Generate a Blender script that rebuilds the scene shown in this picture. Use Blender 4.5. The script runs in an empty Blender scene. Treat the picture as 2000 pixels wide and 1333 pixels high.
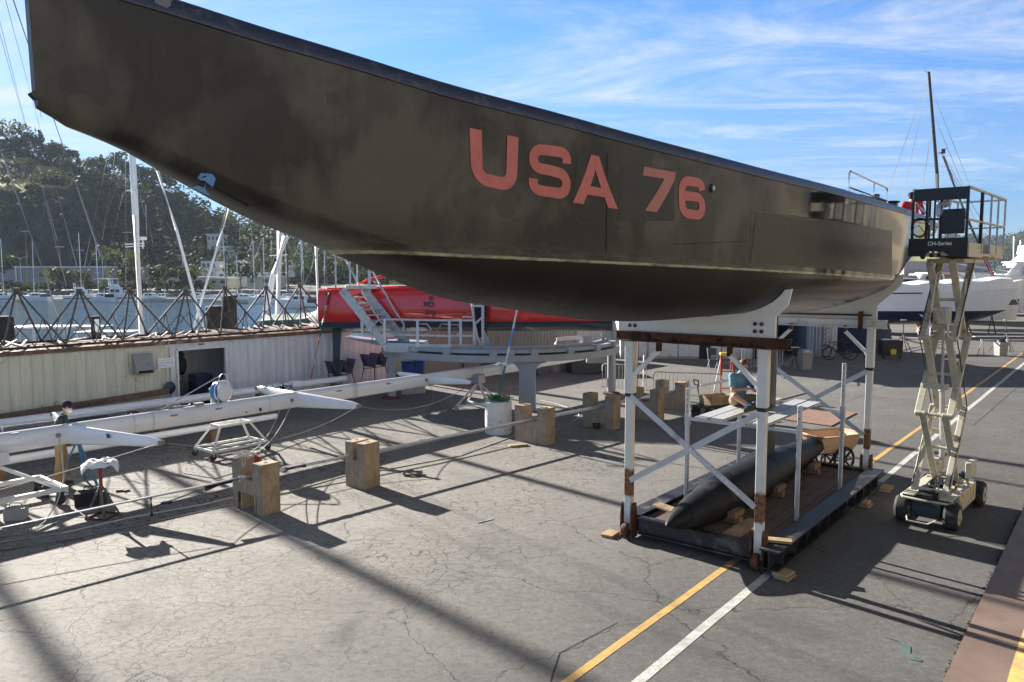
import bpy, bmesh, math, random
from mathutils import Vector, Matrix, Quaternion
R = math.radians
rnd = random.Random(7)
scene = bpy.context.scene
COL = scene.collection
# ------------------------------------------------------------------ camera numbers
H, FPX = 4.5, 1500.0
PITCH = math.atan((666.5 - 535) / FPX)
cP, sP = math.cos(PITCH), math.sin(PITCH)
CX, CY = 5.06, 14.87                     # centre of the yard's main cradle
E1 = Vector((.627, .779, 0)); E2 = Vector((.779, -.627, 0))
YAW = math.atan2(.779, .627)

def ray(u, v):
    a = (u - 1000) / FPX; b = (666.5 - v) / FPX
    return Vector((a, cP + b * sP, b * cP - sP))
def G(u, v, z=0.0):
    r = ray(u, v); t = (z - H) / r.z
    return Vector((r.x * t, r.y * t, z))
def D(u, v, y):
    r = ray(u, v); t = y / r.y
    return Vector((r.x * t, y, H + r.z * t))
def Y(s, n, z=0.0):                      # yard frame -> world
    return Vector((CX, CY, z)) + E1 * s + E2 * n

# ------------------------------------------------------------------ objects
INV = {}
def _tag(o, label, cat, group, kind):
    if label: o['label'] = label
    if cat: o['category'] = cat
    if group: o['group'] = group
    if kind: o['kind'] = kind
def thing(name, label, cat, loc=(0, 0, 0), rz=0.0, group=None):
    o = bpy.data.objects.new(name, None); COL.objects.link(o)
    o.empty_display_size = .2
    o.location = loc; o.rotation_euler = (0, 0, rz)
    _tag(o, label, cat, group, None)
    INV[o.name] = (Matrix.Translation(Vector(loc)) @ Matrix.Rotation(rz, 4, 'Z')).inverted()
    return o
def dup(root, loc, rz, label=None, group=None):
    def cp(o, par):
        c = o.copy(); COL.objects.link(c); c.parent = par
        if o.name in INV: INV[c.name] = INV[o.name]
        for ch in o.children: cp(ch, c)
        return c
    r = cp(root, None); r.location = loc; r.rotation_euler = (0, 0, rz)
    if label: r['label'] = label
    if group: r['group'] = group
    return r

def frame(d, up=None):
    d = d.normalized()
    if up is None: up = Vector((0, 0, 1)) if abs(d.z) < .95 else Vector((1, 0, 0))
    x = d.cross(up).normalized(); y = x.cross(d).normalized()
    return x, y, d

class MB:
    """collects closed shapes; build() links them as one mesh object"""
    def __init__(self): self.v = []; self.f = []; self.m = []; self.cm = 0; self.cuts = []
    def cut(self):
        """what follows is another piece: build() makes it an object of its own"""
        if self.f: self.cuts.append((len(self.v), len(self.f)))
        return self
    def add(self, vs, fs):
        o = len(self.v); self.v += [Vector(p) for p in vs]
        self.f += [[o + i for i in f] for f in fs]; self.m += [self.cm] * len(fs)
        return self
    def box(self, c, s, rz=0.0, rot=None):
        c = Vector(c); hx, hy, hz = s[0] / 2, s[1] / 2, s[2] / 2
        M = rot if rot is not None else Matrix.Rotation(rz, 3, 'Z')
        vs = [c + M @ Vector((x, y, z)) for x in (-hx, hx) for y in (-hy, hy) for z in (-hz, hz)]
        return self.add(vs, [(0, 1, 3, 2), (4, 6, 7, 5), (0, 4, 5, 1), (2, 3, 7, 6), (0, 2, 6, 4), (1, 5, 7, 3)])
    def beam(self, p, q, w, h, up=None, w2=None, h2=None):
        p, q = Vector(p), Vector(q); x, y, d = frame(q - p, up)
        w2 = w if w2 is None else w2; h2 = h if h2 is None else h2
        vs = [p - x*w/2 - y*h/2, p + x*w/2 - y*h/2, p + x*w/2 + y*h/2, p - x*w/2 + y*h/2,
              q - x*w2/2 - y*h2/2, q + x*w2/2 - y*h2/2, q + x*w2/2 + y*h2/2, q - x*w2/2 + y*h2/2]
        return self.add(vs, [(3, 2, 1, 0), (4, 5, 6, 7), (0, 1, 5, 4), (1, 2, 6, 5), (2, 3, 7, 6), (3, 0, 4, 7)])
    def ibeam(self, p, q, w, h, t=.018, up=None):
        p, q = Vector(p), Vector(q); x, y, d = frame(q - p, up)
        pts = [(-w/2, -h/2), (w/2, -h/2), (w/2, -h/2+t), (t/2, -h/2+t), (t/2, h/2-t), (w/2, h/2-t), (w/2, h/2),
               (-w/2, h/2), (-w/2, h/2-t), (-t/2, h/2-t), (-t/2, -h/2+t), (-w/2, -h/2+t)]
        return self.prism([(a, b) for a, b in pts], p, x, y, q - p)
    def tube(self, p, q, r, r2=None, n=8, cap=True):
        p, q = Vector(p), Vector(q); r2 = r if r2 is None else r2
        if (q - p).length < 1e-6: return self
        x, y, d = frame(q - p)
        vs = []
        for c, rr in ((p, r), (q, r2)):
            vs += [c + x * math.cos(2*math.pi*i/n) * rr + y * math.sin(2*math.pi*i/n) * rr for i in range(n)]
        fs = [(i, (i+1) % n, n + (i+1) % n, n + i) for i in range(n)]
        if cap: fs += [tuple(range(n))[::-1], tuple(range(n, 2*n))]
        return self.add(vs, fs)
    def path(self, pts, r, n=6, closed=False, r2=None, ell=1.0):
        pts = [Vector(p) for p in pts]; N = len(pts); vs = []; fs = []
        px = None
        for i, p in enumerate(pts):
            a = pts[i-1] if (i > 0 or closed) else p
            b = pts[(i+1) % N] if (i < N-1 or closed) else p
            d = (b - a)
            if d.length < 1e-9: d = Vector((0, 0, 1))
            d.normalize()
            if px is None: x, y, _ = frame(d)
            else:
                x = (px - d * px.dot(d))
                if x.length < 1e-6: x, y, _ = frame(d)
                else: x.normalize()
                y = x.cross(d) * -1
            px = x
            rr = r if r2 is None else r + (r2 - r) * i / max(1, N-1)
            vs += [p + x * math.cos(2*math.pi*k/n) * rr + y * math.sin(2*math.pi*k/n) * rr * ell for k in range(n)]
        M = N if closed else N - 1
        for i in range(M):
            j = (i+1) % N
            fs += [(i*n + k, i*n + (k+1) % n, j*n + (k+1) % n, j*n + k) for k in range(n)]
        if not closed: fs += [tuple(range(n))[::-1], tuple(range((N-1)*n, N*n))]
        return self.add(vs, fs)
    def prism(self, pts, org, ux, uy, ext):
        org, ux, uy, ext = Vector(org), Vector(ux), Vector(uy), Vector(ext); n = len(pts)
        vs = [org + ux*a + uy*b for a, b in pts]; vs += [p + ext for p in vs]
        fs = [tuple(range(n))[::-1], tuple(range(n, 2*n))] + [(i, (i+1) % n, n + (i+1) % n, n + i) for i in range(n)]
        return self.add(vs, fs)
    def lathe(self, prof, org, axis=(0, 0, 1), n=20):
        org = Vector(org); x, y, d = frame(Vector(axis)); vs = []; fs = []
        for (r, h) in prof:
            vs += [org + d*h + x*math.cos(2*math.pi*i/n)*r + y*math.sin(2*math.pi*i/n)*r for i in range(n)]
        for k in range(len(prof)-1):
            fs += [(k*n+i, k*n+(i+1) % n, (k+1)*n+(i+1) % n, (k+1)*n+i) for i in range(n)]
        fs += [tuple(range(n))[::-1], tuple(range((len(prof)-1)*n, len(prof)*n))]
        return self.add(vs, fs)
    def blob(self, c, s, rot=None, nu=14, nv=9):
        c = Vector(c); s = s if hasattr(s, '__len__') else (s, s, s); M = rot or Matrix.Identity(3); vs = []; fs = []
        for j in range(1, nv):
            t = math.pi * j / nv
            for i in range(nu):
                a = 2*math.pi*i/nu
                vs.append(c + M @ Vector((s[0]*math.sin(t)*math.cos(a), s[1]*math.sin(t)*math.sin(a), s[2]*math.cos(t))))
        vs += [c + M @ Vector((0, 0, s[2])), c + M @ Vector((0, 0, -s[2]))]; T, B = len(vs)-2, len(vs)-1
        for j in range(nv-2):
            fs += [(j*nu+i, (j+1)*nu+i, (j+1)*nu+(i+1) % nu, j*nu+(i+1) % nu) for i in range(nu)]
        fs += [(T, i, (i+1) % nu) for i in range(nu)] + [(B, (nv-2)*nu+(i+1) % nu, (nv-2)*nu+i) for i in range(nu)]
        return self.add(vs, fs)
    def limb(self, p, q, r, r2=None, n=12):
        r2 = r if r2 is None else r2
        self.tube(p, q, r, r2, n); self.blob(p, r, nu=n, nv=7); return self.blob(q, r2, nu=n, nv=7)
    def loft(self, rings, closed_ring=True, cap=True):
        n = len(rings[0]); vs = [p for r in rings for p in r]; fs = []
        for k in range(len(rings)-1):
            for i in range(n if closed_ring else n-1):
                fs.append((k*n+i, k*n+(i+1) % n, (k+1)*n+(i+1) % n, (k+1)*n+i))
        if cap: fs += [tuple(range(n))[::-1], tuple(range((len(rings)-1)*n, len(rings)*n))]
        return self.add(vs, fs)
    def sheet(self, vs, fs): return self.add(vs, fs)
    def build(self, name, mat, parent=None, smooth=35, label=None, cat=None, group=None, kind=None, bevel=0.0, local=False, keep=False):
        if self.cuts:
            cs = [(0, 0)] + self.cuts + [(len(self.v), len(self.f))]; cs = sorted(set(cs)); o = None
            for (v0, f0), (v1, f1) in zip(cs[:-1], cs[1:]):
                q = MB(); q.v = self.v[v0:v1]; q.f = [[i - v0 for i in f] for f in self.f[f0:f1]]; q.m = self.m[f0:f1]
                o = q.build(name, mat, parent, smooth, label, cat, group, kind, bevel, local, keep)
            return o
        me = bpy.data.meshes.new(name)
        vs = self.v
        if parent is not None and not local:
            M = INV[parent.name]; vs = [M @ p for p in vs]
        me.from_pydata([tuple(p) for p in vs], [], self.f)
        mats = mat if isinstance(mat, (list, tuple)) else [mat]
        for m in mats: me.materials.append(m)
        if len(mats) > 1: me.polygons.foreach_set('material_index', self.m)
        if not keep:
            bm = bmesh.new(); bm.from_mesh(me)
            bmesh.ops.recalc_face_normals(bm, faces=bm.faces); bm.to_mesh(me); bm.free()
        if smooth:
            me.polygons.foreach_set('use_smooth', [True]*len(me.polygons))
            me.set_sharp_from_angle(angle=R(smooth))
        me.update()
        o = bpy.data.objects.new(name, me); COL.objects.link(o)
        if parent is not None:
            o.parent = parent; INV[o.name] = INV[parent.name]
        else: INV[o.name] = Matrix.Identity(4)
        if bevel:
            b = o.modifiers.new('bevel', 'BEVEL'); b.width = bevel; b.segments = 2; b.limit_method = 'ANGLE'; b.angle_limit = R(40)
        _tag(o, label, cat, group, kind)
        return o

def sag(p, q, d, n=14):
    p, q = Vector(p), Vector(q)
    return [p.lerp(q, i/n) - Vector((0, 0, d * 4 * (i/n) * (1 - i/n))) for i in range(n+1)]
def bake_remesh(o, voxel, smooth_it=4):
    """fuse overlapping closed shapes into one continuous skin"""
    m = o.modifiers.new('r', 'REMESH'); m.mode = 'VOXEL'; m.voxel_size = voxel; m.use_smooth_shade = True
    s = o.modifiers.new('s', 'SMOOTH'); s.factor = .5; s.iterations = smooth_it
    dg = bpy.context.evaluated_depsgraph_get(); dg.update()
    me = bpy.data.meshes.new_from_object(o.evaluated_get(dg))
    o.modifiers.clear(); mats = list(o.data.materials); o.data = me
    me.materials.clear()
    for k in mats: me.materials.append(k)
    me.polygons.foreach_set('use_smooth', [True]*len(me.polygons))
    return o

def text_obj(body, name, mat, parent, origin, ux, uy, height, width=None, depth=.004, bold=0.0, shear=0.0, spacing=1.0):
    """real lettering: the built-in font turned into a mesh, laid in the plane ux,uy (world) at origin = lower left"""
    cu = bpy.data.curves.new('t', 'FONT'); cu.body = body; cu.size = 1.0; cu.offset = bold; cu.shear = shear; cu.space_character = spacing
    cu.extrude = 0
    o = bpy.data.objects.new('t', cu); COL.objects.link(o)
    dg = bpy.context.evaluated_depsgraph_get(); dg.update()
    me = bpy.data.meshes.new_from_object(o.evaluated_get(dg)); bpy.data.objects.remove(o)
    xs = [v.co.x for v in me.vertices]; ys = [v.co.y for v in me.vertices]
    x0, x1, y0, y1 = min(xs), max(xs), min(ys), max(ys)
    ux, uy = Vector(ux).normalized(), Vector(uy).normalized(); nz = ux.cross(uy)
    kx = (width / (x1-x0)) if width else height / (y1-y0); ky = height / (y1-y0)
    mb = MB()
    vs = [Vector(origin) + ux*(v.co.x-x0)*kx + uy*(v.co.y-y0)*ky + nz*depth for v in me.vertices]
    mb.add(vs, [tuple(p.vertices) for p in me.polygons])
    return mb.build(name, mat, parent, smooth=0, keep=True)
# ------------------------------------------------------------------ materials
class N:
    def __init__(self, name):
        self.m = bpy.data.materials.new(name); self.m.use_nodes = True
        self.t = self.m.node_tree; self.n = self.t.nodes; self.l = self.t.links
        self.b = self.n['Principled BSDF']; self._tc = None
    def tc(self, out='Object'):
        if not self._tc: self._tc = self.n.new('ShaderNodeTexCoord')
        return self._tc.outputs[out]
    def mapping(self, sc=(1, 1, 1), src=None, rot=(0, 0, 0), loc=(0, 0, 0)):
        k = self.n.new('ShaderNodeMapping'); k.inputs['Scale'].default_value = sc
        k.inputs['Rotation'].default_value = rot; k.inputs['Location'].default_value = loc
        self.l.new(src or self.tc(), k.inputs['Vector']); return k.outputs[0]
    def noise(self, scale, detail=4, rough=.55, src=None, dist=0.0):
        k = self.n.new('ShaderNodeTexNoise'); k.inputs['Scale'].default_value = scale
        k.inputs['Detail'].default_value = detail; k.inputs['Roughness'].default_value = rough; k.inputs['Distortion'].default_value = dist
        self.l.new(src or self.tc(), k.inputs['Vector']); return k.outputs['Fac']
    def voro(self, scale, feature='DISTANCE_TO_EDGE', src=None, out='Distance', rand=1.0):
        k = self.n.new('ShaderNodeTexVoronoi'); k.feature = feature; k.inputs['Scale'].default_value = scale
        k.inputs['Randomness'].default_value = rand
        self.l.new(src or self.tc(), k.inputs['Vector']); return k.outputs[out]
    def ramp(self, src, a, b, ca=0.0, cb=1.0, smooth=False):
        k = self.n.new('ShaderNodeMapRange'); k.inputs['From Min'].default_value = a; k.inputs['From Max'].default_value = b
        k.inputs['To Min'].default_value = ca; k.inputs['To Max'].default_value = cb; k.clamp = True
        if smooth: k.interpolation_type = 'SMOOTHSTEP'
        self.l.new(src, k.inputs['Value']); return k.outputs['Result']
    def math(self, op, a, b=None):
        k = self.n.new('ShaderNodeMath'); k.operation = op
        for i, q in enumerate((a, b)):
            if q is None: continue
            if isinstance(q, (int, float)): k.inputs[i].default_value = q
            else: self.l.new(q, k.inputs[i])
        return k.outputs[0]
    def mix(self, f, a, b, mode='MIX'):
        k = self.n.new('ShaderNodeMix'); k.data_type = 'RGBA'; k.blend_type = mode
        for s, q in ((k.inputs[0], f), (k.inputs[6], a), (k.inputs[7], b)):
            if isinstance(q, (int, float)): s.default_value = q
            elif isinstance(q, (tuple, list)): s.default_value = (*q, 1) if len(q) == 3 else q
            else: self.l.new(q, s)
        return k.outputs[2]
    def sep(self, src=None):
        k = self.n.new('ShaderNodeSeparateXYZ'); self.l.new(src or self.tc(), k.inputs[0]); return k.outputs
    def vadd(self, a, b, s=1.0):
        sc = self.n.new('ShaderNodeVectorMath'); sc.operation = 'SCALE'; self.l.new(b, sc.inputs[0]); sc.inputs['Scale'].default_value = s
        k = self.n.new('ShaderNodeVectorMath'); k.operation = 'ADD'; self.l.new(a, k.inputs[0]); self.l.new(sc.outputs[0], k.inputs[1]); return k.outputs[0]
    def bump(self, h, strength=.3, dist=.01):
        k = self.n.new('ShaderNodeBump'); k.inputs['Strength'].default_value = strength; k.inputs['Distance'].default_value = dist
        self.l.new(h, k.inputs['Height']); self.l.new(k.outputs[0], self.b.inputs['Normal'])
    def set(self, **kw):
        for k, q in kw.items():
            s = self.b.inputs[k.replace('_', ' ')]
            if isinstance(q, (int, float)): s.default_value = q
            elif isinstance(q, (tuple, list)): s.default_value = (*q, 1) if len(q) == 3 else q
            else: self.l.new(q, s)
        return self
    def done(self): return self.m

def paint(name, c, rough=.5, metal=0.0, var=.18, scale=3.0, dirt=None, dirt_amt=.35, dirt_scale=1.6, bump=0.0, coat=0.0, spec=.5):
    """painted / plain surface with uneven tone and blotches of dirt or rust"""
    k = N(name)
    n1 = k.noise(scale, 5, .6); n2 = k.noise(scale*9, 3, .6)
    tone = k.math('ADD', k.math('MULTIPLY', n1, .7), k.math('MULTIPLY', n2, .3))
    dark = tuple(q*(1-var) for q in c); light = tuple(min(1, q*(1+var)) for q in c)
    col = k.mix(k.ramp(tone, .3, .7), dark, light)
    if dirt:
        m = k.ramp(k.noise(dirt_scale, 8, .72, dist=.4), .62 - dirt_amt*.3, .72 - dirt_amt*.2)
        col = k.mix(m, col, dirt)
        k.set(Roughness=k.mix(m, (rough,)*3, (min(1, rough+.3),)*3))
    else:
        k.set(Roughness=k.ramp(n2, .3, .7, max(.02, rough-.07), min(1, rough+.07)))
    k.set(Base_Color=col, Metallic=metal, Coat_Weight=coat, Coat_Roughness=.08, Specular_IOR_Level=spec)
    if bump: k.bump(n2, bump, .004)
    return k.done()

M = {}
def mk():
    M['white'] = paint('white paint', (.72, .71, .67), .42, dirt=(.42, .38, .31), dirt_amt=.12, dirt_scale=2.2)
    M['gloss_white'] = paint('gloss white', (.8, .8, .8), .2, var=.04, dirt=(.6, .58, .53), dirt_amt=.05, coat=.5)
    M['cream_lift'] = paint('cream lift paint', (.50, .465, .36), .5, var=.14, dirt=(.20, .15, .09), dirt_amt=.3, dirt_scale=3)
    M['black_steel'] = paint('black steel', (.012, .012, .013), .5, var=.3, dirt=(.11, .1, .09), dirt_amt=.3, dirt_scale=2.5, bump=.2)
    M['black'] = paint('black paint', (.015, .015, .017), .45, var=.3)
    M['rubber'] = paint('rubber', (.02, .02, .02), .85, var=.3, dirt=(.09, .085, .08), dirt_amt=.35)
    M['rust'] = paint('rust', (.12, .045, .018), .85, var=.5, scale=7, dirt=(.025, .014, .01), dirt_amt=.5, dirt_scale=5, bump=.6)
    M['galv'] = paint('galvanised steel', (.5, .51, .53), .42, metal=.55, var=.16, scale=6, dirt=(.33, .32, .31), dirt_amt=.2)
    M['alu'] = paint('aluminium', (.62, .63, .65), .33, metal=.8, var=.1, scale=4, dirt=(.4, .4, .4), dirt_amt=.15)
    M['grey_alu'] = paint('grey powder coat', (.34, .355, .375), .4, metal=.15, var=.08, dirt=(.25, .25, .25), dirt_amt=.12)
    M['chrome'] = paint('polished steel', (.7, .7, .7), .15, metal=1.0, var=.05)
    M['ply'] = wood('plywood', (.47, .35, .22), (.31, .21, .12), 14)
    M['ply_face'] = wood('plywood face', (.40, .32, .23), (.25, .19, .135), 9)
    M['plank'] = wood('plank', (.46, .33, .19), (.30, .195, .105), 12)
    M['deck_wood'] = wood('deck boards', (.15, .095, .06), (.06, .04, .027), 12)
    M['timber'] = wood('old timber', (.27, .165, .09), (.15, .085, .045), 10)
    M['grey_plastic'] = paint('grey plastic', (.3, .29, .27), .55, var=.1, dirt=(.2, .19, .17), dirt_amt=.2)
    M['blue_plastic'] = paint('blue plastic', (.01, .045, .24), .4, var=.1)
    M['blue_tarp'] = paint('blue tarp', (.006, .012, .05), .6, var=.25, bump=.3)
    M['red_gloss'] = paint('red gloss', (.6, .02, .02), .08, var=.04, coat=.6)
    M['antifoul'] = paint('dark antifoul', (.035, .045, .06), .4, var=.2)
    M['navy'] = paint('navy paint', (.012, .02, .07), .35, var=.1)
    M['shirt_blue'] = paint('blue cotton', (.13, .27, .37), .9, var=.12, scale=12, bump=.3)
    M['khaki'] = paint('khaki cotton', (.29, .215, .12), .9, var=.14, scale=12, bump=.3)
    M['tan_trouser'] = paint('tan canvas', (.36, .235, .115), .9, var=.16, scale=10, bump=.4)
    M['skin'] = paint('skin', (.52, .28, .19), .55, var=.08)
    M['hair_red'] = paint('auburn hair', (.16, .055, .02), .7, var=.3, scale=40)
    M['hair_dark'] = paint('dark hair', (.02, .014, .01), .7, var=.3, scale=40)
    M['hood_navy'] = paint('dark green fleece', (.012, .03, .03), .95, var=.2, bump=.3)
    M['cap_navy'] = paint('navy knit', (.012, .014, .03), .95, var=.2, bump=.4)
    M['red_cloth'] = paint('red cotton', (.5, .025, .02), .9, var=.12, bump=.3)
    M['white_cloth'] = paint('white cloth', (.78, .79, .82), .9, var=.06, scale=8, bump=.4)
    M['coverall'] = paint('pale blue coverall', (.62, .7, .78), .85, var=.08, scale=9, bump=.4)
    M['shoe'] = paint('grey shoe', (.05, .055, .05), .8, var=.3, scale=14)
    M['sock'] = paint('blue sock', (.2, .36, .55), .95, var=.1)
    M['teal'] = paint('teal strap', (.03, .2, .17), .6, var=.2)
    M['orange'] = paint('orange strap', (.75, .2, .07), .7, var=.15)
    M['green_net'] = paint('green net', (.01, .16, .06), .9, var=.4, bump=.6)
    M['rope'] = paint('pale rope', (.62, .6, .54), .9, var=.15, scale=30)
    M['rope_grey'] = paint('grey rope', (.2, .2, .2), .9, var=.2, scale=30)
    M['wire'] = paint('steel wire', (.25, .26, .28), .45, metal=.5, var=.1)
    M['tan_cart'] = paint('tan plastic', (.45, .30, .19), .55, var=.08, dirt=(.4, .26, .15), dirt_amt=.2)
    M['yellow'] = paint('yellow plastic', (.75, .5, .06), .5, var=.1)
    M['red_paint'] = paint('red paint', (.30, .03, .018), .5, var=.15)
    M['glass'] = paint('dark glass', (.03, .04, .05), .06, var=.1)
    M['dark_in'] = paint('dark interior', (.012, .012, .014), .9, var=.3)
    M['concrete'] = paint('concrete', (.4, .39, .37), .9, var=.12, dirt=(.27, .26, .24), dirt_amt=.3, bump=.4)
    M['white_drum'] = paint('whitewashed drum', (.68, .68, .68), .7, var=.1, dirt=(.36, .36, .36), dirt_amt=.25, dirt_scale=4, bump=.3)
    M['pile'] = paint('tarred pile', (.018, .015, .013), .9, var=.4, bump=.6)
    M['maroon'] = paint('maroon canvas', (.09, .009, .013), .85, var=.2, bump=.3)
    M['purple'] = paint('purple canvas', (.1, .075, .13), .85, var=.2)
    M['boat_white'] = paint('boat gelcoat', (.76, .76, .75), .3, var=.05, dirt=(.6, .59, .56), dirt_amt=.1)
    M['wrap'] = paint('white shrink wrap', (.7, .74, .8), .35, var=.07, scale=2, bump=.4)
    M['tape'] = paint('blue tape', (.13, .33, .66), .55, var=.08, scale=14)
    M['letter_red'] = letters()
    M['letter_white'] = paint('white lettering', (.75, .75, .72), .6, var=.1)
    M['letter_dark'] = paint('dark lettering', (.045, .02, .025), .3, var=.05)
    M['letter_grey'] = paint('grey lettering', (.55, .57, .6), .6, var=.1)
    M['letter_blue'] = paint('blue lettering', (.05, .09, .3), .6, var=.1)
    M['letter_redsign'] = paint('red sign lettering', (.55, .04, .04), .6, var=.1)
    M['hull'] = hull_mat(); M['bulb'] = paint('dark bulb', (.012, .0125, .013), .5, var=.5, scale=2.5, spec=.14, dirt=(.026, .027, .026), dirt_amt=.3, dirt_scale=2)
    M['fin'] = paint('scraped fin', (.012, .0125, .012), .4, var=.3, scale=4, spec=.25, dirt=(.07, .07, .056), dirt_amt=.25, dirt_scale=2.6)
    M['toerail'] = paint('dark blue rail', (.02, .027, .055), .35, var=.25, scale=6, dirt=(.09, .095, .11), dirt_amt=.2, dirt_scale=5)

def wood(name, c1, c2, ring):
    k = N(name)
    v = k.mapping((3, 3, .55))
    w = k.noise(ring*.35, 6, .65, src=v, dist=1.6); g = k.noise(60, 2, .5, src=k.mapping((1, 1, .08)))
    f = k.ramp(k.math('ADD', k.math('MULTIPLY', w, .75), k.math('MULTIPLY', g, .25)), .36, .64)
    col = k.mix(f, c2, c1)
    col = k.mix(k.ramp(k.noise(2.2, 7, .75), .47, .70, 0, .8), col, tuple(q*.45 for q in c2))
    k.set(Base_Color=col, Roughness=.8); k.bump(g, .25, .003); return k.done()

def letters():
    k = N('faded red lettering')
    n1 = k.noise(7, 5, .65); n2 = k.noise(60, 3, .6, src=k.mapping((1, 1, .25)))
    col = k.mix(k.ramp(n1, .3, .7), (.50, .125, .105), (.58, .165, .145))
    col = k.mix(k.ramp(n2, .63, .75, 0, .5), col, (.2, .07, .05))
    k.set(Base_Color=col, Roughness=.5); return k.done()

def hull_mat():
    k = N('old black carbon hull')
    o = k.sep(); x, z = o['X'], o['Z']
    n_big = k.noise(.75, 3, .5, dist=.9); n_mid = k.noise(2.3, 6, .68, dist=.8); n_fine = k.noise(40, 4, .6)
    streak = k.noise(5, 5, .7, src=k.mapping((1.2, 1, .18)))
    tone = k.math('ADD', k.math('MULTIPLY', n_big, .62), k.math('ADD', k.math('MULTIPLY', n_mid, .25), k.math('MULTIPLY', streak, .13)))
    top = k.mix(k.ramp(tone, .445, .555), (.0065, .0082, .0078), (.070, .066, .050))
    smear = k.ramp(k.noise(1.3, 7, .72, src=k.mapping((1.5, 1, .55)), dist=1.0), .55, .70)
    top = k.mix(k.math('MULTIPLY', smear, .32), top, (.085, .080, .062))
    patch = k.ramp(k.noise(.9, 3, .5, dist=1.2), .59, .605)
    top = k.mix(k.math('MULTIPLY', patch, .6), top, (.018, .020, .017))
    wn = k.n.new('ShaderNodeTexNoise'); wn.inputs['Scale'].default_value = 1.5; k.l.new(k.tc(), wn.inputs['Vector'])
    warp = k.vadd(k.tc(), wn.outputs['Color'], .5)
    sc = k.voro(2.6, src=k.mapping((.7, 1, 2.2), rot=(0, .5, .35), src=warp))
    scm = k.math('MULTIPLY', k.ramp(sc, 0, .007, 1, 0), k.ramp(k.noise(1.3, 4, .6), .60, .70))
    top = k.mix(k.math('MULTIPLY', scm, .45), top, (.2, .19, .155))
    lvl = k.math('ADD', k.math('MULTIPLY', x, -.0235), 4.435)
    h = k.math('SUBTRACT', z, lvl)                       # height above the waterline
    edge = k.math('ADD', h, k.ramp(k.noise(9, 4, .7), .3, .7, -.004, .004))
    below = k.ramp(edge, -.015, .0, 1, 0)
    bot = k.mix(k.ramp(tone, .38, .62), (.006, .006, .0055), (.016, .015, .012))
    chalk = k.math('MULTIPLY', k.ramp(h, .0, .16, 1, 0), k.ramp(k.noise(3.0, 8, .75, src=k.mapping((.8, 1, 4))), .45, .62))
    chalk2 = k.math('MULTIPLY', k.ramp(h, .17, .22, 1, 0), k.ramp(k.noise(22, 4, .7, src=k.mapping((.3, 1, 1))), .52, .62))
    top = k.mix(k.math('MULTIPLY', chalk, .5), top, (.15, .145, .12))
    top = k.mix(k.math('MULTIPLY', chalk2, .22), top, (.16, .155, .13))
    dark_band = k.ramp(h, .42, .12, 0, .6, )
    top = k.mix(dark_band, top, (.009, .009, .008))
    top = k.mix(k.math('MULTIPLY', chalk, .38), top, (.16, .155, .125))
    col = k.mix(below, top, bot)
    st = k.math('MULTIPLY', k.ramp(k.math('ABSOLUTE', k.math('SUBTRACT', edge, .008)), .010, .017, 1, 0), k.ramp(k.noise(4, 6, .7, src=k.mapping((.5, 1, 1))), .38, .52, .25, 1))
    col = k.mix(st, col, (.33, .34, .20))
    glossy = k.ramp(x, -4.4, -3.0, 0, 1)                  # the after part is still polished
    rg = k.math('ADD', k.math('MULTIPLY', k.ramp(n_mid, .3, .7, .34, .48), k.math('SUBTRACT', 1.0, glossy)), k.math('MULTIPLY', glossy, .07))
    rg = k.math('ADD', rg, k.math('MULTIPLY', below, .12))
    k.set(Base_Color=col, Roughness=rg, Specular_IOR_Level=k.mix(below, (.42,)*3, (.2,)*3))
    k.bump(k.noise(2.3, 3, .6), .10, .008)
    return k.done()

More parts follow.
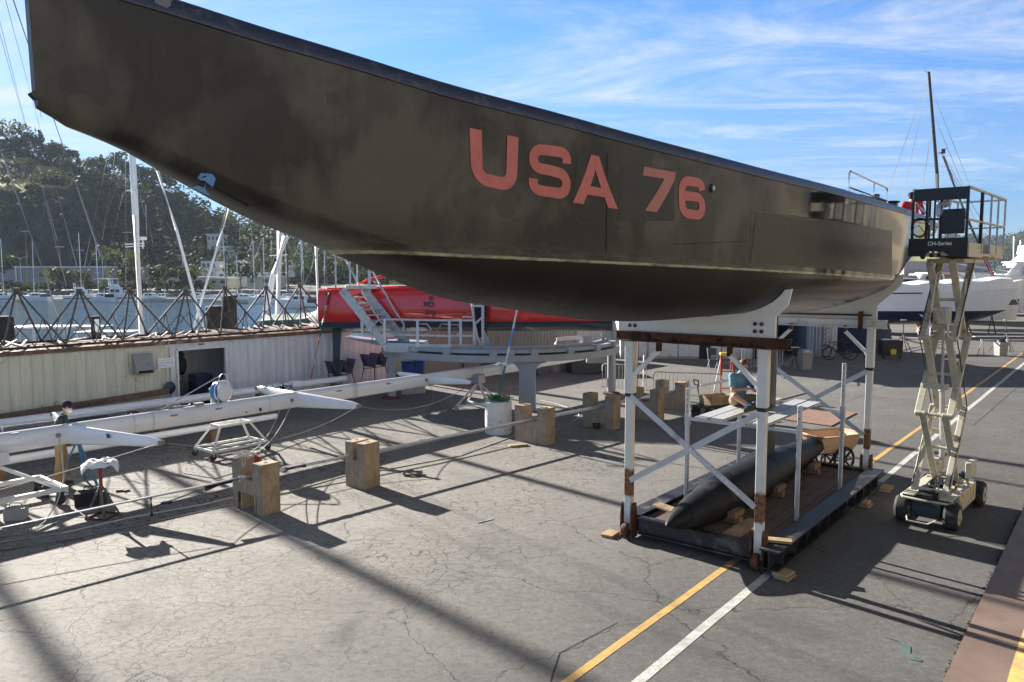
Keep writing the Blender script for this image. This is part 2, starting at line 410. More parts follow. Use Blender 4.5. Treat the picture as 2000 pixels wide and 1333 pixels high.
def ground_mat():
    k = N('old asphalt')
    g = k.tc()
    wn = k.n.new('ShaderNodeTexNoise'); wn.inputs['Scale'].default_value = 1.3; wn.inputs['Detail'].default_value = 5; k.l.new(g, wn.inputs['Vector'])
    w2 = k.n.new('ShaderNodeTexNoise'); w2.inputs['Scale'].default_value = 9; w2.inputs['Detail'].default_value = 4; k.l.new(g, w2.inputs['Vector'])
    warp = k.vadd(k.vadd(g, wn.outputs['Color'], .55), w2.outputs['Color'], .09)
    o = k.sep(); x, y = o['X'], o['Y']
    big = k.noise(.10, 4, .6); mid = k.noise(.7, 6, .7); fine = k.noise(30, 5, .78); grit = k.noise(120, 2, .7); lump = k.noise(9, 4, .72)
    base = k.mix(k.ramp(k.math('ADD', k.math('MULTIPLY', big, .5), k.math('MULTIPLY', mid, .5)), .36, .64), (.094, .092, .088), (.168, .163, .153))
    base = k.mix(k.ramp(fine, .35, .70, 0, .75), base, (.060, .058, .055))
    base = k.mix(k.ramp(grit, .58, .78, 0, .6), base, (.27, .26, .235))
    base = k.mix(k.ramp(lump, .34, .52, .42, 0), base, (.05, .048, .045))
    base = k.mix(k.ramp(lump, .56, .72, 0, .35), base, (.25, .24, .22))
    # pale weathered left with low-sun brightness mixed into its colour, darker to the right
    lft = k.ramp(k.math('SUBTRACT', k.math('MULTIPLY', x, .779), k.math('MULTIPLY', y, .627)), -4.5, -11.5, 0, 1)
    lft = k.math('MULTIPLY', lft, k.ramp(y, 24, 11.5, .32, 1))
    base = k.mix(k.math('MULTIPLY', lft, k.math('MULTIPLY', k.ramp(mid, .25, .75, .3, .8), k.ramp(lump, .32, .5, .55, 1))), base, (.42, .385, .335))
    stain = k.ramp(k.noise(.33, 5, .65, dist=.8), .60, .72)
    base = k.mix(k.math('MULTIPLY', stain, .5), base, (.045, .044, .043))
    pink = k.ramp(k.noise(.5, 3, .5), .62, .75)
    base = k.mix(k.math('MULTIPLY', pink, .25), base, (.20, .145, .14))
    # cracks
    wa = k.mapping((.78, 1.3, 1), src=warp, rot=(0, 0, -YAW))
    v1 = k.voro(3.7, src=wa); v2 = k.voro(.36, src=warp); v3 = k.voro(8.5, src=wa)
    m1 = k.math('MULTIPLY', k.ramp(k.noise(.16, 4, .65), .40, .56), k.ramp(lft, .18, .6, .08, 1))
    m3 = k.math('MULTIPLY', k.ramp(k.noise(.35, 3, .6), .46, .56), k.ramp(lft, .2, .6, .0, 1))
    wob = k.ramp(k.noise(2.2, 3, .6), .3, .7, .35, 1.0)
    c1 = k.math('MULTIPLY', k.ramp(v1, .016, .040, 1, 0), k.math('MULTIPLY', m1, k.ramp(k.noise(2.0, 3, .6), .33, .52, .3, 1)))
    c2 = k.math('MULTIPLY', k.ramp(v2, .001, .0045, 1, 0), wob)
    c3 = k.math('MULTIPLY', k.ramp(v3, .010, .06, .55, 0), m3)
    cr = k.math('MAXIMUM', k.math('MAXIMUM', c1, c2), c3)
    base = k.mix(k.math('MULTIPLY', cr, .95), base, (.016, .015, .014))
    # white paint drips
    dots = k.math('MULTIPLY', k.ramp(k.voro(3.1, 'F1'), .018, .03, 1, 0), k.ramp(k.noise(.6, 3, .5), .55, .62))
    base = k.mix(k.math('MULTIPLY', dots, .8), base, (.55, .55, .53))
    k.set(Base_Color=base, Roughness=k.ramp(fine, .3, .7, .75, .95), Specular_IOR_Level=.3)
    k.bump(k.noise(60, 3, .75), .5, .012); return k.done()

def line_mat(name, c):
    k = N(name)
    wear = k.ramp(k.noise(6, 8, .78), .40, .56); w2 = k.ramp(k.noise(38, 4, .7), .50, .66)
    m = k.math('MAXIMUM', k.math('MULTIPLY', wear, .55), k.math('MULTIPLY', w2, .6))
    k.set(Base_Color=k.mix(m, c, (.16, .155, .15)), Roughness=.8); return k.done()

def corrugated(name, c, rust=(.22, .1, .045), amt=.12, scale=2.0):
    k = N(name)
    s = k.noise(scale, 7, .7, dist=.4); st = k.noise(3.5, 5, .7, src=k.mapping((1.2, 1.2, .12)))
    col = k.mix(k.ramp(st, .3, .75), tuple(q*1.06 for q in c), tuple(q*.72 for q in c))
    col = k.mix(k.ramp(s, .66-amt*.4, .74-amt*.3), col, rust)
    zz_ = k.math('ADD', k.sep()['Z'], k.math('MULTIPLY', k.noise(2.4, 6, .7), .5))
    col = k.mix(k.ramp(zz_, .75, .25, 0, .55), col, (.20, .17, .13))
    col = k.mix(k.math('MULTIPLY', k.ramp(k.noise(1.1, 6, .75), .58, .72), .35), col, tuple(q*.5 for q in c))
    k.set(Base_Color=col, Roughness=.55); return k.done()

def water_mat():
    k = N('harbour water')
    v = k.mapping((.5, 1.6, 1))
    h = k.math('ADD', k.noise(1.1, 4, .6, src=v), k.math('MULTIPLY', k.noise(.23, 3, .5, src=v), 1.6))
    k.set(Base_Color=(.018, .055, .07), Roughness=.07, Specular_IOR_Level=.6); k.bump(h, .55, .25); return k.done()

def leaf_mat(name, c1, c2):
    k = N(name)
    k.set(Base_Color=k.mix(k.ramp(k.noise(.35, 4, .7), .3, .7), c1, c2), Roughness=.75, Specular_IOR_Level=.25)
    # leaves let some light through
    tr = k.n.new('ShaderNodeBsdfTranslucent'); tr.inputs[0].default_value = (c2[0]*1.6, c2[1]*1.7, c2[2]*.9, 1)
    ms = k.n.new('ShaderNodeMixShader'); ms.inputs[0].default_value = .25
    out = [q for q in k.n if q.type == 'OUTPUT_MATERIAL'][0]
    k.l.new(k.b.outputs[0], ms.inputs[1]); k.l.new(tr.outputs[0], ms.inputs[2]); k.l.new(ms.outputs[0], out.inputs[0])
    return k.done()

def hill_mat():
    k = N('hillside')
    o = k.sep(k.tc())
    rock = k.mix(k.ramp(k.noise(.06, 8, .75, dist=1.0), .38, .62), (.022, .021, .024), (.085, .078, .08))
    grass = k.mix(k.ramp(k.noise(.1, 6, .7), .35, .65), (.20, .21, .05), (.36, .34, .10))
    bush = k.mix(k.ramp(k.noise(.25, 6, .7), .35, .65), (.012, .02, .010), (.04, .05, .02))
    geo = k.n.new('ShaderNodeNewGeometry'); nz = k.sep(geo.outputs['Normal'])['Z']
    flat = k.ramp(nz, .91, .955)
    col = k.mix(k.ramp(k.noise(.045, 6, .6), .46, .56), rock, bush)
    col = k.mix(flat, col, grass)
    k.set(Base_Color=col, Roughness=.95, Specular_IOR_Level=.1); k.bump(k.noise(.3, 8, .75), .8, 1.2); return k.done()
mk()
# ------------------------------------------------------------------ camera, light, sky
cam = bpy.data.cameras.new('camera'); co = bpy.data.objects.new('camera', cam); COL.objects.link(co)
co.location = (0, 0, H); co.rotation_euler = (math.pi/2 - PITCH, 0, 0)
cam.sensor_width = 36; cam.lens = 27.0; cam.clip_end = 9000; cam.clip_start = .05
scene.camera = co
SUN_AZ, SUN_EL = R(134), R(22)           # direction the light comes from
sdir = Vector((math.cos(SUN_AZ)*math.cos(SUN_EL), math.sin(SUN_AZ)*math.cos(SUN_EL), math.sin(SUN_EL)))
sun = bpy.data.lights.new('sun', 'SUN'); sun.energy = 5.0; sun.angle = R(.53); sun.color = (1, .945, .87)
so = bpy.data.objects.new('sun', sun); COL.objects.link(so); so.rotation_euler = sdir.to_track_quat('Z', 'Y').to_euler(); so.location = (-20, 20, 30)
w = bpy.data.worlds.new('World'); scene.world = w; w.use_nodes = True
wt = w.node_tree; bg = wt.nodes['Background']
sky = wt.nodes.new('ShaderNodeTexSky'); sky.sky_type = 'NISHITA'; sky.sun_disc = False
sky.sun_elevation = SUN_EL; sky.sun_rotation = R(90) - SUN_AZ; sky.air_density = 1.0; sky.dust_density = 0.0; sky.ozone_density = 4.0; sky.altitude = 100
# thin cirrus: noise on a high flat layer seen along the view direction
def wn(t): return wt.nodes.new(t)
tc = wn('ShaderNodeTexCoord'); sx = wn('ShaderNodeSeparateXYZ'); wt.links.new(tc.outputs['Generated'], sx.inputs[0])
def wm(op, a, b=None):
    k = wn('ShaderNodeMath'); k.operation = op
    for i, q in enumerate((a, b)):
        if q is None: continue
        if isinstance(q, (int, float)): k.inputs[i].default_value = q
        else: wt.links.new(q, k.inputs[i])
    return k.outputs[0]
zz = wm('MAXIMUM', wm('ADD', sx.outputs['Z'], .06), .02)
cxy = wn('ShaderNodeCombineXYZ'); wt.links.new(wm('DIVIDE', sx.outputs['X'], zz), cxy.inputs[0]); wt.links.new(wm('DIVIDE', sx.outputs['Y'], zz), cxy.inputs[1])
mp = wn('ShaderNodeMapping'); mp.inputs['Rotation'].default_value = (0, 0, R(-32)); mp.inputs['Scale'].default_value = (.55, 1.25, 1); mp.inputs['Location'].default_value = (3.4, 1.2, 0); wt.links.new(cxy.outputs[0], mp.inputs[0])
def wnoise(vec, sc, det, ro, dist=0):
    k = wn('ShaderNodeTexNoise'); k.inputs['Scale'].default_value = sc; k.inputs['Detail'].default_value = det; k.inputs['Roughness'].default_value = ro; k.inputs['Distortion'].default_value = dist
    wt.links.new(vec, k.inputs['Vector']); return k.outputs['Fac']
def wramp(v, a, b, c=0., d=1.):
    k = wn('ShaderNodeMapRange'); k.interpolation_type = 'SMOOTHSTEP'
    for n_, q in zip(('From Min', 'From Max', 'To Min', 'To Max'), (a, b, c, d)): k.inputs[n_].default_value = q
    wt.links.new(v, k.inputs['Value']); return k.outputs['Result']
c1 = wm('MULTIPLY', wramp(wnoise(mp.outputs[0], .8, 10, .68, 2.0), .36, .74), wramp(wnoise(cxy.outputs[0], 2.4, 6, .7, 1.2), .22, .62, .45, 1.0))
c2 = wramp(wnoise(cxy.outputs[0], .25, 3, .5), .30, .55)
cl = wm('MULTIPLY', wm('MULTIPLY', c1, c2), wramp(sx.outputs['Z'], .02, .10))
veil = wm('MULTIPLY', wramp(wnoise(mp.outputs[0], .3, 4, .55, .6), .42, .75), .28)
sd_ = wn('ShaderNodeVectorMath'); sd_.operation = 'DOT_PRODUCT'; wt.links.new(tc.outputs['Generated'], sd_.inputs[0]); sd_.inputs[1].default_value = tuple(sdir)
glare = wm('MULTIPLY', wm('POWER', wm('MAXIMUM', sd_.outputs['Value'], 0.0), 14.0), .55)
amt = wm('MINIMUM', wm('ADD', wm('MULTIPLY', wm('MAXIMUM', cl, wm('MULTIPLY', veil, c2)), .8), glare), .85)
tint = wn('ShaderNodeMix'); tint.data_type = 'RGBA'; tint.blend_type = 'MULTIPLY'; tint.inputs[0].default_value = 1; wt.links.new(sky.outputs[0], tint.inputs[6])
grad = wn('ShaderNodeMix'); grad.data_type = 'RGBA'; wt.links.new(wramp(sx.outputs['Z'], -.02, .30), grad.inputs[0]); grad.inputs[6].default_value = (.33, .50, .78, 1); grad.inputs[7].default_value = (.74, 1.0, 1.30, 1)
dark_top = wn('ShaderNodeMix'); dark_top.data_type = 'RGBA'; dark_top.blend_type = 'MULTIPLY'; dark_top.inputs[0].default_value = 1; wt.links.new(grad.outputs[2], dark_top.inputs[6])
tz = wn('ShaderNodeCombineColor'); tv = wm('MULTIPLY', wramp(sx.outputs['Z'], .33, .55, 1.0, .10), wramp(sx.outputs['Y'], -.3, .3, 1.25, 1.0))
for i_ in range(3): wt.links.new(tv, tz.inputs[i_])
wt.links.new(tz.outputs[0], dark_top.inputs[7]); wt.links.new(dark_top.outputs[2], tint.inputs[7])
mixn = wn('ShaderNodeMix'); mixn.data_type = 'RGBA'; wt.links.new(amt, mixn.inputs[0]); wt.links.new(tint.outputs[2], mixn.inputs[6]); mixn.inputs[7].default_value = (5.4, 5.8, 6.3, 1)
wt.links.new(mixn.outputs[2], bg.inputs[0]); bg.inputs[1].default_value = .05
vs = scene.view_settings; vs.view_transform = 'Standard'; vs.look = 'None'; vs.gamma = 1.0; vs.exposure = 1.68
scene.display_settings.display_device = 'sRGB'

# ------------------------------------------------------------------ ground
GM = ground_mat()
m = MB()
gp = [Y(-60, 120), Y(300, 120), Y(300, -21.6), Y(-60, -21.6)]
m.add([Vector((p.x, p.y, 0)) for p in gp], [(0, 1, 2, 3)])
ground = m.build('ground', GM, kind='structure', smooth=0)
m = MB()       # quay face down to the water
m.beam(Y(-60, -21.5, -1.3), Y(300, -21.5, -1.3), .25, 2.5)
m.build('quay_edge', M['concrete'], kind='structure')
m = MB(); m.add([(-1800, -60, -1.2), (1800, -60, -1.2), (1800, 175, -1.2), (-1800, 175, -1.2)], [(0, 1, 2, 3)])
m.build('water', water_mat(), kind='structure', smooth=0)
def stripe(name, n, s0, s1, wd, mat, label, z=.004, segs=60, amp=.012):
    q = MB(); vs_, fs_ = [], []
    for i in range(segs+1):
        s = s0 + (s1-s0)*i/segs; a = rnd.uniform(-amp, amp)
        vs_ += [Y(s, n-wd/2+a, z), Y(s, n+wd/2+a*.6, z)]
        if i: fs_.append((2*i-2, 2*i-1, 2*i+1, 2*i))
    q.add(vs_, fs_); return q.build(name, mat, smooth=0, kind='structure', label=label)
YL = line_mat('worn yellow line', (.62, .36, .06)); WL = line_mat('worn white line', (.56, .55, .50))
stripe('yellow_ground_line', G(1440, 1093).dot(E2)-Vector((CX, CY, 0)).dot(E2), -16, 75, .11, YL, 'worn yellow line painted on the asphalt')
stripe('white_ground_line', G(1499, 1123).dot(E2)-Vector((CX, CY, 0)).dot(E2), -16, 75, .13, WL, 'worn white line painted on the asphalt')
# a few parking bay lines far right
for i, (s, n) in enumerate([(62, 4), (67, 5), (72, 6), (78, 7)]):
    q = MB(); q.add([Y(s, n, .004), Y(s+.15, n, .004), Y(s+.15, n+7, .004), Y(s, n+7, .004)], [(0, 1, 2, 3)])
    q.build('parking_bay_line', WL, kind='structure', smooth=0)
# straight saw cut in the asphalt and the long seam at far right
m = MB()
for a, b in [((1075, 1331), (1093, 1275)), ((1093, 1275), (1206, 1216)), ((1900, 832), (2000, 745)), ((1640, 790), (1775, 737))]:
    A, B = G(*a, .005), G(*b, .005); d = (B-A).normalized(); nrm = Vector((-d.y, d.x, 0))*.006
    m.add([A-nrm, A+nrm, B+nrm, B-nrm], [(0, 1, 2, 3)])
m.build('asphalt_seam', M['dark_in'], kind='structure', smooth=0)
# green marking sprayed on the asphalt
m = MB()
pts = [G(1725, 1243, .006), G(1757, 1252, .006), G(1770, 1262, .006), G(1768, 1275, .006), G(1782, 1286, .006), G(1800, 1291, .006)]
vs_, fs_ = [], []
for i, p in enumerate(pts):
    a = pts[max(0, i-1)]; b = pts[min(len(pts)-1, i+1)]; d = (b-a).normalized(); nn = Vector((-d.y, d.x, 0))*[.01, .02, .05, .055, .05, .03][i]
    vs_ += [p-nn, p+nn]
    if i: fs_.append((2*i-2, 2*i-1, 2*i+1, 2*i))
m.add(vs_, fs_); m.build('sprayed_marking', line_mat('green spray', (.03, .10, .085)), kind='structure', smooth=0, label='dark green mark sprayed on the asphalt')

# raised brown walkway plate along the right edge
k = N('brown walkway coating')
k.set(Base_Color=k.mix(k.ramp(k.noise(1.2, 6, .7), .35, .65), (.145, .096, .075), (.21, .15, .12)), Roughness=.6); k.bump(k.noise(60, 3, .7), .2, .003)
m = MB(); m.beam(Y(-16, 6.02, -.02), Y(40, 6.02, -.02), 4.0, .22)
walk = m.build('brown_walkway', k.done(), label='raised reddish brown walkway with a yellow line along the right edge of the yard', cat='walkway', smooth=0)
m = MB(); vs_, fs_ = [], []
for i in range(61):
    s = -16 + 56*i/60
    vs_ += [Y(s, 4.57 + rnd.uniform(-.012, .012), .095), Y(s, 4.74 + rnd.uniform(-.012, .012), .095)]
    if i: fs_.append((2*i-2, 2*i-1, 2*i+1, 2*i))
m.add(vs_, fs_); m.build('painted_line', line_mat('bright yellow line', (.8, .5, .12)), walk, smooth=0)
# dirt and grit caught along its edge
m = MB()
for i in range(900):
    s = rnd.uniform(-9, 12); n = 4.0 - abs(rnd.gauss(0, .018)) - .004; r = rnd.uniform(.003, .010)
    m.blob(Y(s, n, r*.3), (r*1.3, r, r*.7), nu=5, nv=4)
m.build('edge_dirt', paint('black dirt', (.02, .018, .015), .95), kind='stuff', smooth=0, label='dark dirt and weeds along the edge of the brown walkway')
# ------------------------------------------------------------------ the black racing yacht
BS = [-12.95,-12,-11,-10,-9,-8,-7,-6,-4,-2,0,3,6,9,11]
BB = [.010,.165,.33,.5,.69,.9,1.1,1.28,1.52,1.66,1.70,1.66,1.45,1.1,.82]
KS = [-12.95,-12.76,-12.3,-11.9,-11.3,-10.7,-10,-9,-8,-6,-4,-2,0,2,4,6,8,9.5,11]
KZ = [5.60,5.494,5.345,5.179,4.941,4.765,4.553,4.247,4.107,3.874,3.849,3.823,3.766,3.95,4.40,4.741,5.044,5.30,5.5]
SS = [-13.0,-11.98,-11.4,-10.56,-9.78,-8.49,-7.15,-4.9,-1.98,1.7,5,8,11]
SZ = [6.40,6.33,6.275,6.21,6.14,6.06,5.965,5.86,5.81,5.785,5.81,5.86,5.92]
def herm(x, xp, fp):
    n = len(xp); x = min(max(x, xp[0]), xp[-1])
    k = 0
    while k < n-2 and x > xp[k+1]: k += 1
    def mm(i):
        if i == 0: return (fp[1]-fp[0])/(xp[1]-xp[0])
        if i == n-1: return (fp[-1]-fp[-2])/(xp[-1]-xp[-2])
        h0, h1 = xp[i]-xp[i-1], xp[i+1]-xp[i]; d0, d1 = (fp[i]-fp[i-1])/h0, (fp[i+1]-fp[i])/h1
        return (d0*h1 + d1*h0)/(h0+h1)
    h = xp[k+1]-xp[k]; t = (x-xp[k])/h
    return (2*t**3-3*t*t+1)*fp[k] + (t**3-2*t*t+t)*h*mm(k) + (-2*t**3+3*t*t)*fp[k+1] + (t**3-t*t)*h*mm(k+1)
bhalf = lambda s: max(.008, herm(s, BS, BB)); zdeck = lambda s: herm(s, SS, SZ); zbot = lambda s: herm(s, KS, KZ)
zwl = lambda s: 4.435 - .0235*s
def turn(s):                              # height of the turn of the bilge over the keel line
    lo = .16 if s < -10.7 else (.16 + (.42-.16)*min(1, max(0, (s+10.7)/9)) if s < 2 else .42 + .25*min(1, (s-2)/6))
    return max(zwl(s) - zbot(s), lo)
def half_section(s, n=26):                # from deck edge (n=b) to keel line (n=0)
    b, zb, zd = bhalf(s), zbot(s), zdeck(s); zk = min(zb + turn(s), zd - .12); out = []
    for i in range(10):
        t = i/10; out.append((b*(1 - .03*t), zd + (zk-zd)*t))
    for i in range(n):
        th = math.pi/2*i/(n-1); out.append((b*.97*max(0, math.cos(th))**.8, zk - (zk-zb)*math.sin(th)**.9))
    return out
def side_n(s, z):                         # half breadth at height z
    pr = None
    for p in half_section(s):
        if p[1] <= z:
            if pr is None: return p[0]
            t = (pr[1]-z)/max(1e-6, pr[1]-p[1]); return pr[0] + (p[0]-pr[0])*t
        pr = p
    return 0
yacht = thing('racing_yacht', 'huge worn black racing yacht hull marked USA 76 in red, standing on the white cradle', 'yacht', (CX, CY, 0), YAW)
sts = [-12.82, -12.80] + [-12.74 + .12*i for i in range(15)] + [-11.0 + .25*i for i in range(89)]
sts = sorted(set(round(s, 3) for s in sts if s <= 11.0))
rings = []
for s in sts:
    h = half_section(s)
    rk = 0
    ring = []
    full = [(n, z) for n, z in h] + [(-n, z) for n, z in h[::-1][1:]]
    for n, z in full:
        # the stem: raked, slightly chipped at its lower corner
        ds = 0
        if s < -12.0:
            t = (-12.0 - s)/.95
            ds = t*(.05*(z-6.0)*-.5) + (.02*math.sin(z*31)+.012*math.sin(z*77))*t*(1 if z < 5.62 else 0)
        ring.append(Y(s + ds, n, z))
    rings.append(ring)
m = MB(); m.loft(rings, closed_ring=True, cap=True)
hull = m.build('hull', M['hull'], yacht, smooth=50)
# toe rail: dark blue lip along both deck edges
m = MB()
for sg in (1, -1):
    rr = []
    for s in sts[::1]:
        b, z = bhalf(s)*sg, zdeck(s)
        o_ = .014*sg
        rr.append([Y(s, b-.10*sg, z-.01), Y(s, b-.10*sg, z+.045), Y(s, b-.02*sg, z+.055), Y(s, b+o_, z+.02), Y(s, b+o_, z-.07), Y(s, b-.02*sg, z-.075)])
    m.cut().loft(rr)
m.build('toe_rail', M['toerail'], yacht, smooth=60)
# low track and cleats standing a little proud of the rail
m = MB()
for s0, s1 in [(-9.8, -7.4), (-7.3, -5.2)]:
    m.cut()
    for j in range(8):
        a, b = s0 + (s1-s0)*j/8, s0 + (s1-s0)*(j+1)/8
        m.beam(Y(a, bhalf(a)-.14, zdeck(a)+.06), Y(b, bhalf(b)-.14, zdeck(b)+.06), .05, .035)
m.build('genoa_track', M['black'], yacht)
# lettering on the near topside, bent to the hull
def on_side(s, z, off=.004): return Y(s, side_n(s, z)+off, z)
from mathutils.bvhtree import BVHTree
_hv = [Y(0, 0) * 0 + p for r_ in rings for p in r_]; _n = len(rings[0])
HB = BVHTree.FromPolygons(_hv, [(a*_n+i_, a*_n+(i_+1) % _n, (a+1)*_n+(i_+1) % _n, (a+1)*_n+i_) for a in range(len(rings)-1) for i_ in range(_n)])
def uv_hit(u, v, off=.004):
    """where the sight line of (u,v) meets the near topside"""
    r = ray(u, v).normalized(); p, nn, _, _ = HB.ray_cast(Vector((0, 0, H)), r)
    if nn.dot(r) > 0: nn = -nn
    return p + nn*off
def uv_side(u, v, off=.004):
    p = uv_hit(u, v, 0) - Vector((CX, CY, 0)); return p.dot(E1), p.z
def stroke(pts, w, closed=False):
    """thick line as quads, mitred"""
    pts = [p for i, p in enumerate(pts) if i == 0 or (Vector(p)-Vector(pts[i-1])).length > 1e-4]
    N_ = len(pts); L, Rr = [], []
    for i, p in enumerate(pts):
        a = pts[i-1] if (i or closed) else None; b = pts[(i+1) % N_] if (i < N_-1 or closed) else None
        d = Vector((0, 0))
        ds = []
        if a: q = Vector(p)-Vector(a); ds.append(q.normalized())
        if b: q = Vector(b)-Vector(p); ds.append(q.normalized())
        t = sum(ds, Vector((0, 0))).normalized(); nn = Vector((-t.y, t.x)); k = 1/max(.5, nn.dot(Vector((-ds[0].y, ds[0].x))))
        L.append(Vector(p)+nn*w/2*k); Rr.append(Vector(p)-nn*w/2*k)
    qs = []
    for i in range(N_ if closed else N_-1):
        j = (i+1) % N_; qs.append((L[i], Rr[i], Rr[j], L[j]))
    return qs
def arc(cx, cy, rx, ry, a0, a1, n=9): return [(cx+rx*math.cos(R(a0+(a1-a0)*i/n)), cy+ry*math.sin(R(a0+(a1-a0)*i/n))) for i in range(n+1)]
SW = .20
GL = {
 'U': [stroke([(.13, 1.0), (.13, .36)] + arc(.36, .34, .23, .24, 180, 270) + [(.5, .10), (.64, .10)] + arc(.64, .34, .23, .24, 270, 360) + [(.87, .4), (.87, 1.0)], .235)],
 'S': [stroke([(.90, .69)] + arc(.72, .76, .18, .135, 0, 90) + [(.5, .895), (.30, .895)] + arc(.30, .705, .19, .19, 90, 180)[0:] + arc(.30, .70, .19, .17, 180, 270) + [(.5, .52), (.70, .495)] + arc(.70, .30, .19, .195, 90, 0) + arc(.70, .29, .19, .185, 0, -90) + [(.5, .105), (.30, .105)] + arc(.28, .25, .17, .145, 270, 180) + [(.11, .32)], .205)],
 'A': [[((0.0, 0), (.225, 0), (.62, 1), (.385, 1)), ((.775, 0), (1.0, 0), (.62, 1), (.40, 1)), ((.20, .20), (.80, .20), (.735, .375), (.265, .375))]],
 '7': [[((.0, .80), (.0, 1.0), (1.0, 1.0), (.97, .80)), ((.66, .80), (.97, .80), (.55, 0), (.24, 0))]],
 '6': [stroke([(.88, .72), (.86, .80)] + arc(.68, .77, .19, .13, 20, 90) + [(.5, .90), (.36, .90)] + arc(.36, .66, .23, .24, 90, 180) + [(.13, .5), (.13, .36)] + arc(.36, .34, .23, .24, 180, 270) + [(.5, .10), (.64, .10)] + arc(.66, .30, .215, .20, 270, 360) + arc(.66, .345, .215, .19, 0, 90) + [(.5, .535), (.30, .535)] + [(.14, .49)], .225)],
}
def split(q, k):
    a, b, c, d = [Vector(p) for p in q]; out = []
    for i in range(k):
        for j in range(k):
            f = lambda u, v: (a*(1-u)+b*u)*(1-v) + (d*(1-u)+c*u)*v
            out.append((f(i/k, j/k), f((i+1)/k, j/k), f((i+1)/k, (j+1)/k), f(i/k, (j+1)/k)))
    return out
# lower left / lower right / upper right / upper left of each glyph as seen
BOX = {'U': ((919, 356), (1009, 376), (1013, 269), (915, 250)), 'S': ((1031, 380), (1114, 392), (1114, 289), (1032, 279)),
       'A': ((1118, 396), (1206, 409), (1193, 310), (1128, 298)), '7': ((1240, 409), (1314, 420), (1319, 337), (1258, 326)), '6': ((1324, 423), (1377, 431), (1377, 351), (1324, 343))}
for gi, (ch, bx) in enumerate(BOX.items()):
    cor = [uv_side(*p) for p in bx]
    m = MB()
    for grp in GL[ch]:
        for qi, q in enumerate(grp):
            for s4 in split(q, 3):
                pts = []
                for p in s4:
                    x, y = p.x, p.y
                    s_ = (cor[0][0]*(1-x)+cor[1][0]*x)*(1-y) + (cor[3][0]*(1-x)+cor[2][0]*x)*y
                    z_ = (cor[0][1]*(1-x)+cor[1][1]*x)*(1-y) + (cor[3][1]*(1-x)+cor[2][1]*x)*y
                    pts.append(on_side(s_, z_, .005 + .0006*(qi % 3)))
                m.add(pts, [(0, 1, 2, 3)])
    mt = M['letter_red']
    if ch == '7':
        mt = paint('repainted red seven', (.42, .16, .13), .5, var=.1)
    m.build('sail_number', mt, yacht, smooth=0, label='repainted paler 7 of the sail number' if ch == '7' else None)
# dark repaired panels with their own outline, 3 mm proud
def patch(name, pix, mat, off=.0035, k=8):
    """pix: lower left, lower right, upper right, upper left"""
    cor = [uv_side(*p) for p in pix]; m = MB(); g = []
    for i in range(k+1):
        for j in range(k+1):
            x, y = i/k, j/k
            s_ = (cor[0][0]*(1-x)+cor[1][0]*x)*(1-y) + (cor[3][0]*(1-x)+cor[2][0]*x)*y
            z_ = (cor[0][1]*(1-x)+cor[1][1]*x)*(1-y) + (cor[3][1]*(1-x)+cor[2][1]*x)*y
            g.append(on_side(s_, z_, off))
    m.add(g, [(i*(k+1)+j, (i+1)*(k+1)+j, (i+1)*(k+1)+j+1, i*(k+1)+j+1) for i in range(k) for j in range(k)])
    return m.build(name, mat, yacht, smooth=60)
M['filler'] = paint('dark filler', (.014, .015, .013), .5, var=.3, scale=5)
M['filler2'] = paint('dark green filler', (.022, .025, .022), .5, var=.35, scale=4)
M['polish'] = paint('polished carbon', (.012, .0115, .010), .13, var=.4, scale=2)
patch('filler_patch', ((1208, 432), (1316, 432), (1318, 330), (1212, 322)), M['filler2'], .0025)
patch('filler_patch', ((1188, 408), (1211, 412), (1212, 338), (1180, 335)), M['filler'], .003)
patch('filler_patch', ((1120, 385), (1140, 390), (1150, 300), (1128, 305)), M['filler'], .002)
patch('hull_panel', ((1466, 514), (1742, 538), (1742, 452), (1476, 412)), paint('dull dark panel', (.013, .0125, .011), .38, var=.5, scale=2, spec=.4), .003, 16)
# blue masking tape: a bent C near the stem's foot
m = MB()
def tq(pix):
    m.add([uv_hit(*p, .006) for p in pix], [(0, 1, 2, 3)])
tz = lambda *q: tq([(x/2.857, y/2.857) for x, y in q])
tz((1098, 1000), (1120, 965), (1180, 970), (1150, 1010)); tz((1150, 1010), (1180, 970), (1204, 995), (1190, 1040)); tz((1150, 1010), (1190, 1040), (1165, 1088), (1138, 1045)); tz((1138, 1045), (1165, 1088), (1068, 1042), (1108, 1032))
m.build('masking_tape', M['tape'], yacht, smooth=0)
# seams in the old skin
def seam(p0, p1, w_=.004, k_=14):
    m = MB(); vs_, fs_ = [], []
    for i in range(k_+1):
        t = i/k_; u, v = p0[0]+(p1[0]-p0[0])*t, p0[1]+(p1[1]-p0[1])*t; p = uv_hit(u, v, .0045); d = E1*w_ if abs(p1[0]-p0[0]) < abs(p1[1]-p0[1]) else Vector((0, 0, w_))
        vs_ += [p-d, p+d]
        if i: fs_.append((2*i-2, 2*i-1, 2*i+1, 2*i))
    m.add(vs_, fs_); return m
M['seam_dark'] = paint('open seam', (.006, .006, .006), .8); M['seam_pale'] = paint('chipped edge', (.16, .15, .12), .7)
seam((1186, 300), (1184, 490)).build('skin_seam', M['seam_dark'], yacht, smooth=0); seam((1468, 412), (1464, 520)).build('skin_seam', M['seam_pale'], yacht, smooth=0)
seam((1470, 412), (1600, 432), .005).build('skin_seam', M['seam_pale'], yacht, smooth=0); seam((1310, 478), (1462, 471), .003).build('skin_seam', M['seam_dark'], yacht, smooth=0)
seam((330, 318), (485, 402), .006).build('skin_seam', M['seam_dark'], yacht, smooth=0)
